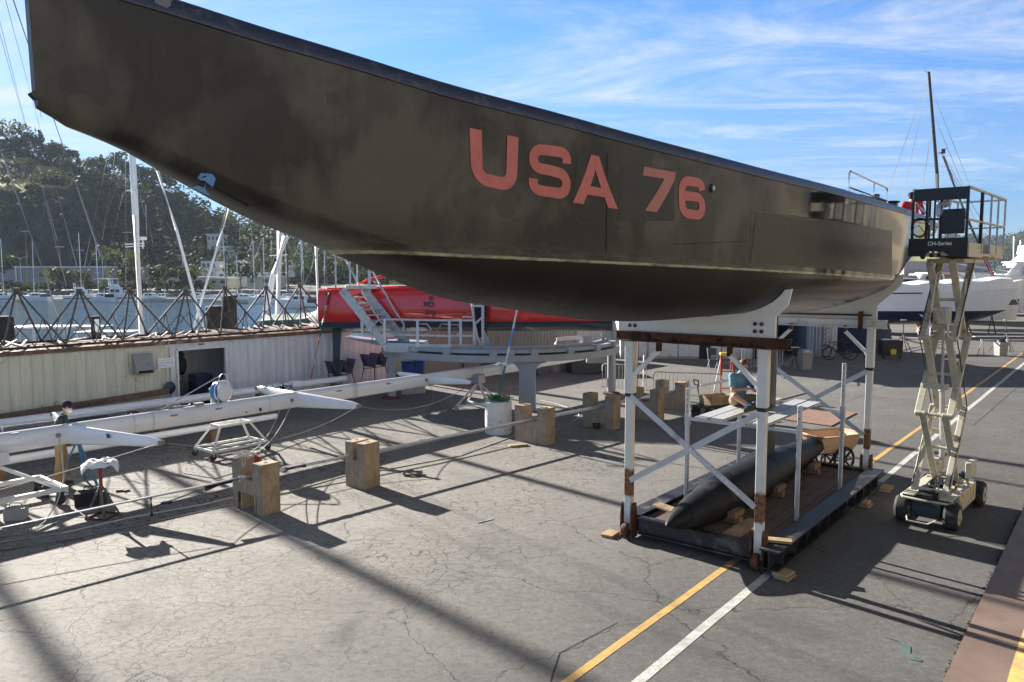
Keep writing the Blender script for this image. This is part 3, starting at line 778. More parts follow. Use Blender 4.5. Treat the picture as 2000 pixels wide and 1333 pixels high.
# a through-hull fitting and its socket
s_, z_ = uv_side(1391, 368); c = on_side(s_, z_, .0)
m = MB(); m.lathe([(.055, 0), (.055, .012), (.04, .018)], c, E2, 18); m.build('porthole', M['black'], yacht)
m = MB(); m.lathe([(.032, .012), (.032, .024), (.02, .03)], c, E2, 14); m.build('vent_cover', M['galv'], yacht)
# stern rails
def rail(ps, r=.018):
    m = MB()
    for q in ps: m.path(q, r, 8)
    return m.build('stern_rail', M['chrome'], yacht)
def gun(s, dn=.10, dz=0.05): return Y(s, bhalf(s)-dn, zdeck(s)+dz)
def zup(p, h): return Vector((p.x, p.y, p.z+h))
a, b = gun(-.67, .2), gun(2.0, .2)
rail([[a, zup(a, .36), zup(a, .42) + E1*.06, zup(b, .36) - E1*.06, zup(b, .30), b], [zup(a, .14), zup(b, .11)], [zup(a.lerp(b, .62), .02), zup(a.lerp(b, .62), .38)]])
a, b = gun(5.0, .14), gun(9.2, .14)
rail([[a, zup(a, .38), zup(a, .48)+E1*.1, zup(b, .36)-E1*.1, zup(b, .25), b], [zup(a, .26), zup(b, .13)]], .022)
# winch drum and a black beam lying on the after deck
m = MB(); p = Y(3.1, bhalf(3.1)-.34, zdeck(3.1)); m.lathe([(.17, 0), (.15, .03), (.13, .06), (.13, .19), (.18, .22), (.17, .235)], p, n=22)
m.build('winch', M['black'], yacht)
m = MB(); m.beam(Y(.3, 1.38, zdeck(0)+.10), Y(2.0, 1.40, zdeck(2)+.12), .14, .12); m.beam(Y(1.5, 1.40, zdeck(1)+.08), Y(1.5, 1.40, zdeck(1)+.26), .09, .12)
m.build('deck_beam', M['black'], yacht, bevel=.012)
m = MB(); m.blob(Y(-1.1, 1.45, zdeck(-1.1)+.03), (.16, .1, .1)); m.build('deck_block', M['black'], yacht)
# a masthead unit poking up behind the foredeck rail
p = Y(-11.1, -.1, zdeck(-11)); m = MB()
m.tube(p, zup(p, .09), .02); m.tube(zup(p, .09), zup(p, .17), .007)
m.tube(zup(p, .10)-E1*.07-E2*.05, zup(p, .10)+E1*.07+E2*.05, .004); m.tube(zup(p, .1)+E1*.07+E2*.05, zup(p, .13)+E1*.07+E2*.05, .004); m.tube(zup(p, .1)-E1*.07-E2*.05, zup(p, .135)-E1*.07-E2*.05, .004)
m.blob(zup(p, .03), (.035, .035, .025)); m.build('masthead_unit', M['galv'], yacht)
m = MB(); m.blob(Y(-12.1, .0, zdeck(-12.1)+.0), (.22, .13, .12)); m.build('deck_pad', paint('grey pad', (.2, .2, .21), .8), yacht)
# keel fin and bulb
m = MB(); rr = []
for z, c0, c1, t in [(.82, -.62, .32, .085), (1.4, -.60, .30, .08), (2.6, -.56, .28, .085), (3.95, -.54, .28, .09)]:
    ring = []
    for i in range(16):
        a = 2*math.pi*i/16; u = (1-math.cos(a))/2; s = c0 + (c1-c0)*u; hw = t*(2.2*math.sqrt(max(0, u))*(1-u)**.8)*(1 if a < math.pi else -1)
        ring.append(Y(s, hw, z))
    rr.append(ring)
m.loft(rr); m.build('keel_fin', M['fin'], yacht, smooth=50)
m = MB(); rr = []
prof = [(-4.28, .012), (-4.2, .06), (-4.05, .115), (-3.7, .2), (-3.2, .285), (-2.6, .35), (-1.9, .395), (-1.2, .41), (-.4, .40), (.5, .365), (1.4, .31), (2.1, .26), (2.6, .225), (2.8, .20), (2.84, .16)]
for s, r in prof:
    rr.append([Y(s, r*math.cos(2*math.pi*i/26)*1.04, .62 + r*math.sin(2*math.pi*i/26)*.96) for i in range(26)])
m.loft(rr); m.build('keel_bulb', M['bulb'], yacht, smooth=60)

m = MB()
for s, r in ((-2.6, .352), (.9, .342), (-3.75, .195)):
    m.cut().path([Y(s, r*math.cos(a)*1.04, .62 + r*math.sin(a)*.96) for a in [2*math.pi*i/30 for i in range(30)]], .005, 5, closed=True)
m.build('bulb_seam', M['seam_dark'], yacht)
# ------------------------------------------------------------------ white cradle under the yacht
cradle = thing('boat_cradle', 'white rust-streaked steel cradle on a black platform, carrying the black yacht', 'cradle', (CX, CY, 0), YAW)
PF = {'fl': (-3.52, -1.10), 'fr': (-3.52, 1.17), 'rr': (2.75, 1.12), 'rl': (2.75, -1.1)}
def rust_paint():
    k = N('white paint with rust bands')
    z = k.sep()['Z']; nz = k.noise(6, 6, .7)
    zz_ = k.math('ADD', z, k.math('MULTIPLY', nz, .22))
    band = k.math('MULTIPLY', k.ramp(zz_, .83, .87), k.ramp(zz_, 1.27, 1.33, 1, 0))
    low = k.ramp(zz_, .62, .40, 0, .45)
    sp = k.ramp(k.noise(3.2, 8, .75, src=k.mapping((1, 1, .4))), .60, .68)
    f = k.math('MAXIMUM', k.math('MAXIMUM', band, low), k.math('MULTIPLY', sp, .8))
    rustc = k.mix(k.ramp(k.noise(14, 4, .7), .35, .65), (.075, .026, .011), (.27, .115, .04))
    wh = k.mix(k.ramp(k.noise(1.5, 5, .6), .3, .7), (.60, .585, .53), (.74, .73, .68))
    k.set(Base_Color=k.mix(f, wh, rustc), Roughness=.55); return k.done()
M['rusty_white'] = rust_paint()
k = N('white bunk with rust at bolts'); 
sp = k.ramp(k.noise(2.4, 7, .72), .64, .72)
k.set(Base_Color=k.mix(k.math('MULTIPLY', sp, .5), k.mix(k.ramp(k.noise(.9, 5, .6), .3, .7), (.70, .69, .63), (.78, .77, .72)), (.36, .25, .15)), Roughness=.5); M['bunk'] = k.done()
for key, (s, n) in PF.items():
    m = MB()
    a, b = Y(s, n, .16), Y(s, n, 2.60)
    m.beam(Y(s, n, .16), Y(s, n, 2.50), .125, .125, E1)
    m.beam(Y(s, n, 2.50), Y(s, n, 3.38), .15, .15, E1)
    p_ = m.build('post', M['rusty_white'], cradle, bevel=.008)
    m = MB(); m.beam(Y(s, n, 2.44), Y(s, n, 2.61), .135, .135, E1); m.build('sleeve_band', M['black'], cradle)
    # foot: flat steel cheeks, pin and caster
    m = MB()
    for dn in (-.1, .1):
        m.cut().prism([(-.10, .02), (.10, .02), (.10, .34), (.06, .62), (-.06, .62), (-.10, .40)], Y(s, n+dn, .0) - E2*.011, E1, Vector((0, 0, 1)), E2*.022)
    m.cut().tube(Y(s, n-.13, .5), Y(s, n+.13, .5), .022); m.cut().tube(Y(s, n-.13, .2), Y(s, n+.13, .2), .022)
    m.build('foot_bracket', M['rust'], cradle)
    m = MB(); m.lathe([(.03, -.05), (.11, -.05), (.125, -.03), (.125, .03), (.11, .05), (.03, .05)], Y(s-.09, n, .15), E2, 18)
    m.build('caster', M['rust'], cradle)
# cross beams carrying the bunks
m = MB(); m.ibeam(Y(-3.52, -1.38, 3.465), Y(-3.52, 1.56, 3.465), .16, .165); m.build('front_beam', M['rust'], cradle, smooth=20)
m = MB(); m.ibeam(Y(2.75, -1.42, 3.43), Y(2.75, 1.42, 3.43), .16, .18); m.build('rear_beam', M['white'], cradle, smooth=20)
# bunks: plates cut to the hull's section, with a horn each side
def bunk(s, z0, nr, horn_w, tip):
    m = MB(); up = []
    sec = [p for p in half_section(s, 40)]
    right = [(n, z - .015) for n, z in sec if z < zbot(s) + tip][::-1]     # keel -> out
    right = right[1:]
    hn, hz = right[-1]
    body_top = z0 + .33
    R_ = right + [(hn + .10, hz + .015), (hn+.05 , hz - .22), (nr, body_top-.02 if body_top < hz-.3 else hz-.34), (nr, z0)]
    L_ = [(-n, z) for n, z in R_[::-1]]
    pts = L_ + R_
    m.prism(pts, Y(s, 0, 0) - E1*.03, E2, Vector((0, 0, 1)), E1*.06)
    return m.build('bunk', M['bunk'], cradle, smooth=20)
bunk(-3.52, 3.552, 1.33, .1, .46)
bunk(2.75, 3.522, 1.22, .1, .40)
# bolts with rust on the front bunk
m = MB()
for n0 in (-1.06, 1.08):
    for a in (-.05, .05):
        for b in (.09, .20):
            m.cut().lathe([(.03, 0), (.03, .02), (.018, .03)], Y(-3.552, n0+a, 3.552+b), -E1, 10)
m.build('bunk_bolt', M['rust'], cradle)
m = MB(); m.beam(Y(2.70, -.9, 3.60), Y(2.70, 1.12, 3.62), .03, .035); m.cut().beam(Y(2.64, .92, 3.32), Y(2.64, .92, 3.70), .05, .09, E2); m.build('clamp_bar', M['rust'], cradle)
# knee braces
for s in (-3.52, 2.75):
    for n0, d in ((PF['fl' if s < 0 else 'rl'][1], 1), (PF['fr' if s < 0 else 'rr'][1], -1)):
        m = MB(); m.beam(Y(s-.02, n0 + .06*d, 2.80), Y(s-.02, n0 + .53*d, 3.26), .065, .085, E1)
        m.lathe([(.045, -.05), (.045, .05)], Y(s-.02, n0+.06*d, 2.80), E1, 12)
        m.build('knee_brace', M['white'], cradle, bevel=.006)
        m = MB(); m.beam(Y(s-.02, n0 + .53*d, 3.24), Y(s-.02, n0 + .53*d, 3.385), .06, .1, E1); m.build('hanger', M['rust'], cradle)
# crossed flat braces at each end
def xb(s, na, nb, za, zb_, ds):
    m = MB(); m.beam(Y(s+ds, na, za), Y(s+ds, nb, zb_), .012, .095, E1.cross(Vector((0, 0, 1)))) if False else m.beam(Y(s+ds, na, za), Y(s+ds, nb, zb_), .014, .095, Vector((0, 0, 1)))
    return m.build('diagonal_brace', M['galv'], cradle)
xb(-3.52, PF['fl'][1]+.05, PF['fr'][1]-.05, 2.46, .98, -.085)
xb(-3.52, PF['fl'][1]+.05, PF['fr'][1]-.05, 1.02, 2.40, -.065)
xb(2.75, PF['rl'][1]+.05, PF['rr'][1]-.05, 2.46, 1.05, -.085)
xb(2.75, PF['rl'][1]+.05, PF['rr'][1]-.05, 1.05, 2.42, -.065)
a, b = Y(-3.62, PF['fl'][1]+.05, 2.46), Y(-3.62, PF['fr'][1]-.05, .98); d = (b-a).normalized(); up = d.cross(E1).normalized()
if up.z < 0: up = -up
text_obj('BMW ORACLE Racing', 'brace_lettering', M['letter_white'], cradle, a + d*1.32 - up*.03 - E1*.006, d, up, .062, 1.02, depth=.0, bold=.012)
# black platform
m = MB()
for n, s0 in ((-1.08, -3.42), (1.4, -3.72)):
    m.cut().ibeam(Y(s0, n, .25), Y(2.46, n, .25), .3, .30, .03)
    for i in range(11): m.beam(Y(s0 + .25 + i*.55, n-.13, .25), Y(s0 + .25 + i*.55, n+.13, .25), .02, .235)
m.build('side_beam', M['black_steel'], cradle, smooth=20)
m = MB()
for s in (-3.48, 2.36): m.cut().ibeam(Y(s, -.92, .25), Y(s, 1.24, .25), .16, .28, .025)
for s in (-2.2, -.4, 1.2): m.cut().ibeam(Y(s, -.92, .2), Y(s, 1.24, .2), .1, .16, .02)
m.build('cross_beam', M['black_steel'], cradle, smooth=20)
m = MB()
for i in range(10):
    n = -.92 + i*.218; s0 = -3.36 + rnd.uniform(-.03, .03)
    m.cut().box(Y((s0+2.26)/2, n+.105, .315 + rnd.uniform(-.004, .004)), (2.26-s0, .205, .036), rz=YAW)
m.build('deck_plank', M['deck_wood'], cradle, smooth=20)
# blocks of timber the bulb lies on
for s, h in ((-2.6, .0), (-.6, .0), (1.5, .0)):
    t = thing('chock', {-2.6: 'timber chock under the nose half of the black keel bulb', -.6: 'timber chock under the middle of the black keel bulb', 1.5: 'timber chock under the tail of the black keel bulb'}[s], 'chock', Y(s, 0, .335), YAW, 'timber chocks under the keel bulb')
    m = MB(); zt = .62 - {-2.6: .35, -.6: .4, 1.5: .30}[s]*.75
    for sg in (-1, 1):
        m.cut().beam(Y(s, .18*sg, .392), Y(s, .52*sg, .392), .14, .115); m.cut().beam(Y(s-.2, .42*sg, .50), Y(s+.2, .42*sg, .50), .14, .10)
    m.build('block', M['timber'], t, bevel=.006)
# loose planks and shims
def loose(name, label, p, q, w_, h_, mat='plank', up=None, group=None, cat=None):
    m = MB(); m.beam(p, q, w_, h_, up); c = (Vector(p)+Vector(q))/2
    o = m.build(name, M[mat], None, bevel=.004, smooth=20); _tag(o, label, cat or name.replace('_', ' '), group, None); return o
loose('plank', 'pale plank lying across the left side of the black platform beside the bulb nose', D(1282, 985, 12.9), D(1322, 1000, 12.55), .2, .04)
loose('plank', 'pale plank with a sawn end lying over the right front corner of the platform', Y(-3.42, 1.0, .43), Y(-3.2, 1.56, .43), .16, .04)
loose('plank', 'pale wedge of boards lying on the platform deck beside the bulb', Y(-3.3, .62, .352), Y(-2.3, .66, .352), .28, .03)
for s, n, lab in ((-3.62, -1.42, 'flat plywood pad under the front left caster of the cradle'), (-3.62, 1.62, 'stack of plank offcuts under the front right corner of the cradle'), (.9, 1.58, 'stack of plank offcuts under the right side beam of the cradle'), (2.3, 1.62, 'plank offcut under the rear right corner of the cradle')):
    t = thing('shim_stack', lab, 'wood offcuts', Y(s, n, 0), YAW, 'wood under the cradle corners')
    for i in range(2 if n > 0 else 1):
        m = MB(); m.box(Y(s + rnd.uniform(-.03, .03), n + rnd.uniform(-.03, .03), .03 + i*.052), (.30, .22, .044), rz=YAW + rnd.uniform(-.12, .12))
        m.build('offcut', M['plank'], t, bevel=.004)
# ------------------------------------------------------------------ scaffold inside the cradle
UP = [(-1.92, -.82), (.94, -1.0), (-1.86, 1.18), (.55, 1.2)]
scaf = thing('scaffold', 'light aluminium scaffold with perforated boards standing inside the white cradle', 'scaffold', Y(-.5, 0, .335), YAW)
TOPZ = [2.42, 2.05, 2.30, 2.80]
for (s, n), tz in zip(UP, TOPZ):
    m = MB(); m.beam(Y(s, n, .335), Y(s, n, tz), .065, .065, E1); m.build('upright', M['galv'], scaf, bevel=.006)
    m = MB(); m.beam(Y(s, n, 1.74), Y(s, n, 1.98), .085, .085, E1); m.build('collar', M['galv'], scaf)
    m = MB()
    for i in range(5): m.cut().tube(Y(s-.035, n, tz-.1-i*.11), Y(s-.031, n, tz-.1-i*.11), .011, n=8)
    m.build('pin_hole', M['dark_in'], scaf)
ZB = 1.86
for a, b in ((0, 2), (1, 3)):
    m = MB(); m.beam(Y(*UP[a], ZB), Y(*UP[b], ZB), .045, .06); m.build('crossbar', M['galv'], scaf)
k = N('perforated board'); v = k.voro(17, 'F1', rand=0.0); 
hol = k.ramp(v, .33, .40, 1, 0)
k.set(Base_Color=k.mix(hol, (.60, .60, .58), (.07, .07, .07)), Roughness=.45, Metallic=.2); M['perf'] = k.done()
for n, s0, s1 in ((-.50, -2.05, .95), (-.23, -2.0, 1.0), (.25, -2.1, 1.05), (.53, -2.0, 1.0)):
    m = MB(); m.box(Y((s0+s1)/2, n, ZB+.055), (s1-s0, .235, .042), rz=YAW)
    o = m.build('perforated_board', M['perf'], scaf)
# ------------------------------------------------------------------ tan garden cart at the tail of the bulb
cb = G(1618, 924); ct = Y(3.35, .2)
cart = thing('garden_cart', 'tan plastic garden cart with black spoked wheels behind the keel bulb', 'garden cart', (ct.x, ct.y, 0), R(20))
def cl(x, y, z): return ct + Vector((math.cos(R(20))*x - math.sin(R(20))*y, math.sin(R(20))*x + math.cos(R(20))*y, z))
def trayring(z, sx0, sx1, sy): return [cl(sx0, -sy, z), cl(sx1, -sy*.86, z), cl(sx1+.03, 0, z), cl(sx1, sy*.86, z), cl(sx0, sy, z), cl(sx0-.03, 0, z)]
m = MB(); m.loft([trayring(.46, -.38, .42, .25), trayring(.6, -.46, .5, .31), trayring(.86, -.60, .56, .37), trayring(.865, -.56, .53, .34), trayring(.6, -.43, .47, .285), trayring(.49, -.36, .40, .23)])
m.build('tray', M['tan_cart'], cart, bevel=.012)
m = MB(); m.path([p for p in trayring(.87, -.63, .59, .40)], .022, 8, closed=True)
m.path([cl(-.62, -.36, .87), cl(-.86, -.32, .92), cl(-1.0, -.24, .93), cl(-1.0, .24, .93), cl(-.86, .32, .92), cl(-.62, .36, .87)], .02, 8)
m.build('rim_handle', M['tan_cart'], cart)
for sg in (-1, 1):
    c = cl(.12, .30*sg, .30); ax = (cl(0, 1, 0)-cl(0, 0, 0))
    m = MB(); m.path([c + (cl(1, 0, 0)-cl(0, 0, 0))*math.cos(a)*.27 + Vector((0, 0, 1))*math.sin(a)*.27 for a in [2*math.pi*i/28 for i in range(28)]], .03, 8, closed=True)
    wh_ = m.build('wheel', M['rubber'], cart)
    m = MB()
    for i in range(8):
        a = math.pi*2*i/8; m.beam(c, c + (cl(1, 0, 0)-cl(0, 0, 0))*math.cos(a)*.26 + Vector((0, 0, 1))*math.sin(a)*.26, .03, .045, ax)
    m.lathe([(.06, -.04), (.06, .04)], c, ax, 14); m.build('spokes', M['black'], wh_)
m = MB(); m.cut().beam(cl(-.42, -.2, .47), cl(-.5, -.2, .0), .04, .04); m.cut().beam(cl(-.42, .2, .47), cl(-.5, .2, .0), .04, .04); m.build('prop_leg', M['black'], cart); m = MB(); m.tube(cl(.12, -.3, .30), cl(.12, .3, .30), .02); m.beam(cl(.12, -.22, .3), cl(.12, -.22, .5), .04, .05); m.beam(cl(.12, .22, .3), cl(.12, .22, .5), .04, .05)
m.build('undercarriage', M['black'], cart)
# ------------------------------------------------------------------ scissor lift
LA = R(48); lf = (G(1770, 1016) + G(1852, 1036))/2
LO = Vector((lf.x, lf.y, 0)); ux = Vector((math.cos(LA), math.sin(LA), 0)); uy = Vector((-math.sin(LA), math.cos(LA), 0))
def Lp(x, y, z): return LO + ux*x + uy*y + Vector((0, 0, z))
lift = thing('scissor_lift', 'raised cream scissor lift with a black railed platform beside the yacht stern', 'scissor lift', LO, LA)
# chassis
m = MB()
m.prism([(-.16, .17), (-.16, .34), (-.05, .50), (2.0, .50), (2.12, .36), (2.12, .17)], Lp(0, -.24, 0), ux, Vector((0, 0, 1)), uy*.48)
m.build('chassis', M['black'], lift, bevel=.02)
for sg in (-1, 1):
    m = MB(); m.box(Lp(1.05, .33*sg, .36), (1.3, .19, .34), rz=LA); m.cut().box(Lp(.12, .30*sg, .535), (.5, .22, .03), rz=LA)
    m.build('side_tray', M['cream_lift'], lift, bevel=.015)
m = MB(); m.box(Lp(1.05, 0, .515), (1.9, .44, .025), rz=LA); m.build('top_plate', M['cream_lift'], lift, bevel=.006)
m = MB()
m.path([Lp(-.08, -.42, .50), Lp(-.22, -.36, .50), Lp(-.26, 0, .50), Lp(-.22, .36, .50), Lp(-.08, .42, .50)], .022, 8)
m.path([Lp(-.18, -.2, .18), Lp(-.42, -.1, .14), Lp(-.42, .22, .14), Lp(-.18, .3, .18)], .015, 6)
m.build('bumper', M['cream_lift'], lift)
m = MB()
for i in range(26): 
    m.box(Lp(rnd.uniform(-.05, 1.9), rnd.uniform(-.18, .18), rnd.uniform(.53, .62)), (rnd.uniform(.05, .2), rnd.uniform(.04, .12), rnd.uniform(.04, .1)), rz=LA+rnd.uniform(-.3, .3))
for i in range(7):
    a = Lp(rnd.uniform(0, .5), rnd.uniform(-.2, .2), .58); b = Lp(rnd.uniform(.9, 1.8), rnd.uniform(-.2, .2), .58); m.path(sag(a, b, -.06, 8), .011, 5)
m.build('hydraulics', M['black_steel'], lift)
m = MB(); m.box(Lp(1.92, -.28, .72), (.5, .10, .3), rz=LA); m.cut().box(Lp(1.92, .28, .72), (.5, .10, .3), rz=LA); m.build('rear_bracket', M['cream_lift'], lift, bevel=.01)
for x, y in ((0, -.40), (0, .40), (1.95, -.42), (1.95, .42)):
    c = Lp(x, y, .245); wv = .11
    m = MB(); m.lathe([(.13, -wv), (.215, -wv), (.243, -wv*.6), (.245, 0), (.243, wv*.6), (.215, wv), (.13, wv)], c, uy, 26)
    t_ = m.build('wheel', M['rubber'], lift, smooth=30)
    m = MB(); m.lathe([(.14, -wv-.004), (.14, wv+.004)], c, uy, 22); m.lathe([(.05, -wv-.03), (.05, wv+.03)], c, uy, 12); m.build('rim', M['cream_lift'], t_)
# scissor arms: three levels, two sides, crossing pairs
LEV = [.62, 1.99, 3.36, 4.70]; XA, XB = .12, 1.18
for k_ in range(3):
    z0, z1 = LEV[k_], LEV[k_+1]
    for sg in (-1, 1):
        for ia, (xa, xb_, dy) in enumerate(((XA, XB, .26), (XB, XA, .18))):
            m = MB(); m.beam(Lp(xa, dy*sg, z0), Lp(xb_, dy*sg, z1), .062, .115, uy)
            m.lathe([(.05, -.045), (.05, .045)], Lp(xa, dy*sg, z0), uy, 12); m.lathe([(.05, -.045), (.05, .045)], Lp(xb_, dy*sg, z1), uy, 12)
            m.build('scissor_arm', M['cream_lift'], lift, bevel=.008)
    m = MB()
    m.tube(Lp((XA+XB)/2, -.31, (z0+z1)/2), Lp((XA+XB)/2, .31, (z0+z1)/2), .028)
    for x in (XA, XB): m.cut().tube(Lp(x, -.31, z0), Lp(x, .31, z0), .03)
    m.build('cross_tube', M['cream_lift'], lift)
m = MB(); m.beam(Lp(XA+.05, -.2, 2.5), Lp(XA+.05, .2, 2.5), .08, .10); m.cut().beam(Lp(.62, -.21, 3.52), Lp(.62, .21, 3.52), .09, .12); m.cut().beam(Lp(.95, -.21, 1.55), Lp(.95, .21, 1.55), .08, .09); m.build('lift_beam', M['cream_lift'], lift, bevel=.006)
m = MB(); m.tube(Lp(.86, 0, 1.05), Lp(.62, 0, 2.45), .048); m.tube(Lp(.62, 0, 2.45), Lp(.5, 0, 3.5), .026); m.tube(Lp(.6, 0, 2.36), Lp(.62, 0, 2.46), .06); m.build('cylinder', M['galv'], lift)
m = MB(); m.box(Lp(.28, -.02, 3.76), (.2, .26, .3), rz=LA); m.build('junction_box', M['cream_lift'], lift, bevel=.012)
m = MB(); m.path([Lp(.2, -.1, 3.9), Lp(-.02, -.18, 3.62), Lp(-.06, -.2, 3.42), Lp(.1, -.24, 3.36), Lp(.4, -.28, 3.4), Lp(.62, -.27, 3.85), Lp(.8, -.26, 4.4)], .016, 6)
m.path([Lp(.8, -.26, 4.4), Lp(.6, .0, 4.62), Lp(.3, .1, 4.5), Lp(.1, .12, 3.9)], .013, 6); m.build('hose', M['rope'], lift)
# platform
PZ = 4.82
m = MB(); m.box(Lp(.95, 0, PZ+.02), (2.2, .86, .05), rz=LA); m.box(Lp(1.2, 0, PZ-.09), (1.6, .6, .07), rz=LA); m.build('deck', M['cream_lift'], lift, bevel=.008)
m = MB(); m.box(Lp(2.45, 0, PZ+.10), (1.3, .84, .26), rz=LA); m.build('extension_deck', M['cream_lift'], lift, bevel=.012)
m = MB(); m.box(Lp(.55, -.425, PZ+.09), (1.1, .03, .25), rz=LA); m.build('toe_board', M['cream_lift'], lift, bevel=.006)
# black front panel, notched below
m = MB(); m.prism([(-.46, -.02), (-.20, -.02), (-.14, .06), (.10, .06), (.20, -.03), (.46, -.03), (.46, .29), (-.46, .29)], Lp(-.20, 0, PZ), -uy, Vector((0, 0, 1)), ux*.05)
fp_ = m.build('front_panel', M['black'], lift, bevel=.005)
text_obj('CH-Series', 'panel_lettering', M['letter_white'], lift, Lp(-.204, .15, PZ+.165), -uy, Vector((0, 0, 1)), .068, .37, depth=.0, bold=.02)
m = MB()
for x, y, z in ((-.13, .1, PZ-.0), (-.13, -.02, PZ-.0), (-.12, .24, PZ-.03)): m.cut().blob(Lp(x, y, z), (.04, .045, .04))
m.build('roller', M['black_steel'], lift)
RT = PZ + 1.14
m = MB(); m.box(Lp(-.16, 0, RT-.10), (.03, .84, .21), rz=LA); m.build('upper_panel', M['black'], lift, bevel=.006)
m = MB(); m.box(Lp(-.14, -.21, PZ+.57), (.04, .36, .42), rz=LA); m.build('control_box', M['black'], lift, bevel=.01)
m = MB(); m.blob(Lp(-.05, -.02, RT-.27), (.1, .15, .06)); m.box(Lp(-.06, -.08, RT-.25), (.14, .12, .08), rz=LA); m.build('control_head', M['grey_plastic'], lift)
def post(x, y, z0=PZ+.04, z1=RT, r=.04, mat='black'):
    m = MB(); m.beam(Lp(x, y, z0), Lp(x, y, z1), r, r, ux); return m.build('rail_post', M[mat], lift)
for y in (-.42, .42): post(-.14, y)
post(-.13, .20); post(-.13, .08, r=.03); post(-.12, -.02, r=.045)
for x in (.95, 1.75, 2.4, 3.08):
    post(x, -.42, mat='galv' if x > 1 else 'black', r=.032 if x > 1 else .05); post(x, .42, mat='galv' if x > 1 else 'black', r=.032)
m = MB()
for y in (-.42, .42):
    m.cut().beam(Lp(-.14, y, RT), Lp(3.08, y, RT), .038, .038); m.cut().beam(Lp(-.14, y, PZ+.60), Lp(3.08, y, PZ+.60), .032, .032)
m.cut().beam(Lp(3.08, -.42, RT), Lp(3.08, .42, RT), .035, .035); m.cut().beam(Lp(3.08, -.42, PZ+.6), Lp(3.08, .42, PZ+.6), .03, .03)
m.build('guard_rail', M['cream_lift'], lift)
m = MB(); m.beam(Lp(-.14, -.42, PZ+.62), Lp(-.14, .42, PZ+.62), .03, .035); m.build('front_rail', M['black'], lift)
m = MB()
for i in range(5):
    r = .155 + rnd.uniform(-.012, .012); c = Lp(-.2, .29 + rnd.uniform(-.02, .02), PZ+.47 + rnd.uniform(-.02, .02)); m.path([c + uy*math.cos(a)*r*.85 + Vector((0, 0, 1))*math.sin(a)*r - ux*.006*i for a in [2*math.pi*q/22 for q in range(22)]], .006, 5, closed=True)
m.path([Lp(-.2, .42, PZ+.46), Lp(-.22, .3, PZ+.52), Lp(-.2, .2, PZ+.38)], .008, 5); m.build('coiled_hose', M['black'], lift)
m = MB(); m.beam(Lp(-.12, .1, PZ+.5), Lp(-.12, .16, PZ+.66), .02, .06); m.box(Lp(-.12, .02, PZ+.78), (.06, .07, .2), rz=LA); m.path([Lp(-.15, .05, PZ+.8), Lp(-.16, -.06, PZ+.86), Lp(-.15, -.03, PZ+.7), Lp(-.15, .04, PZ+.66)], .012, 5); m.build('hose_fitting', M['galv'], lift)

# hazard decals and cables on the lift
m = MB()
for sg in (-1, 1):
    for i in range(5): m.cut().box(Lp(.5 + i*.26, .428*sg, .44), (.12, .004, .06), rz=LA)
m.build('decal', M['yellow'], lift)
m = MB()
for sg in (-1, 1):
    for k_ in range(3):
        z0, z1 = LEV[k_], LEV[k_+1]; xa, xb_ = (XA, XB) if k_ % 2 == 0 else (XB, XA)
        m.cut().path([Lp(xa + (xb_-xa)*u, .30*sg, z0 + (z1-z0)*u + .06 + .02*math.sin(u*19)) for u in [i/9 for i in range(10)]], .010, 5)
m.build('cable', M['black'], lift)
# ------------------------------------------------------------------ plywood cradle blocks and the rod lying in them
def ublock(label, s, n, wn, ds, hp, web0, web1, open_end=False, rz=0.0, post=.29):
    """U shaped plywood block: two box posts and a notched web"""
    t = thing('plywood_block', label, 'block', Y(s, n, 0), YAW + rz, 'plywood rod blocks')
    Rz = Matrix.Rotation(YAW + rz, 3, 'Z'); o = Y(s, n, 0)
    L = lambda a, b, z: o + Rz @ Vector((a, -b, z))
    for sg in (-1, 1):
        c = sg*(wn/2 - post/2)
        m = MB()
        if not open_end: m.box(L(0, c, hp/2), (ds, post, hp), rot=Rz)
        else:
            m.box(L(0, c, hp/2 + .18), (ds, post, hp - .36), rot=Rz); m.box(L(0, c-post/2+.025, .18), (ds, .05, .36), rot=Rz); m.box(L(0, c+post/2-.025, .18), (ds, .05, .36), rot=Rz); m.box(L(0, c, .06), (ds*.9, post-.1, .12), rot=Rz)
        m.build('post', M['ply'], t, bevel=.006, smooth=20)
        m = MB(); m.lathe([(.04, 0), (.04, .004)], L(0, c, hp), (0, 0, 1), 14); m.build('dowel_hole', M['dark_in'], t)
    m = MB()
    for a in (-ds/2 - .009, ds/2 + .009):
        z0 = web0
        m.cut().prism([(-wn/2, 0 if not open_end else 0), (-wn/2 + post*.6, 0), (-wn/2 + post*.6, z0), (wn/2 - post*.6, z0), (wn/2 - post*.6, 0), (wn/2, 0), (wn/2, hp-.004), (wn/2 - post, hp-.004), (wn/2 - post, web1), (-wn/2 + post, web1), (-wn/2 + post, hp-.004), (-wn/2, hp-.004)] if open_end else
                [(-wn/2, 0), (wn/2, 0), (wn/2, hp-.004), (wn/2 - post, hp-.004), (wn/2 - post, web1), (-wn/2 + post, web1), (-wn/2 + post, hp-.004), (-wn/2, hp-.004)],
                L(a-.009, 0, 0), Rz @ Vector((0, -1, 0)), Vector((0, 0, 1)), Rz @ Vector((.018, 0, 0)))
    m.build('side_sheet', M['ply_face'], t, smooth=20)
    return t
ublock('weathered plywood block nearest the jack stand, pale rope heaped on its far post', -6.6, -7.48, .98, .36, .96, .34, .62, True)
ublock('narrow light plywood block second along the rod, standing alone in the sun', -4.26, -7.14, .58, .40, .97, .3, .6, rz=.04, post=.235)
ublock('plywood block in front of the grey column of the curved track', 1.45, -6.88, 1.06, .36, .98, .3, .62)
ublock('plywood block with a black wheel beside its foot, left of the white cradle', 4.3, -6.58, 1.06, .36, .98, .3, .62)
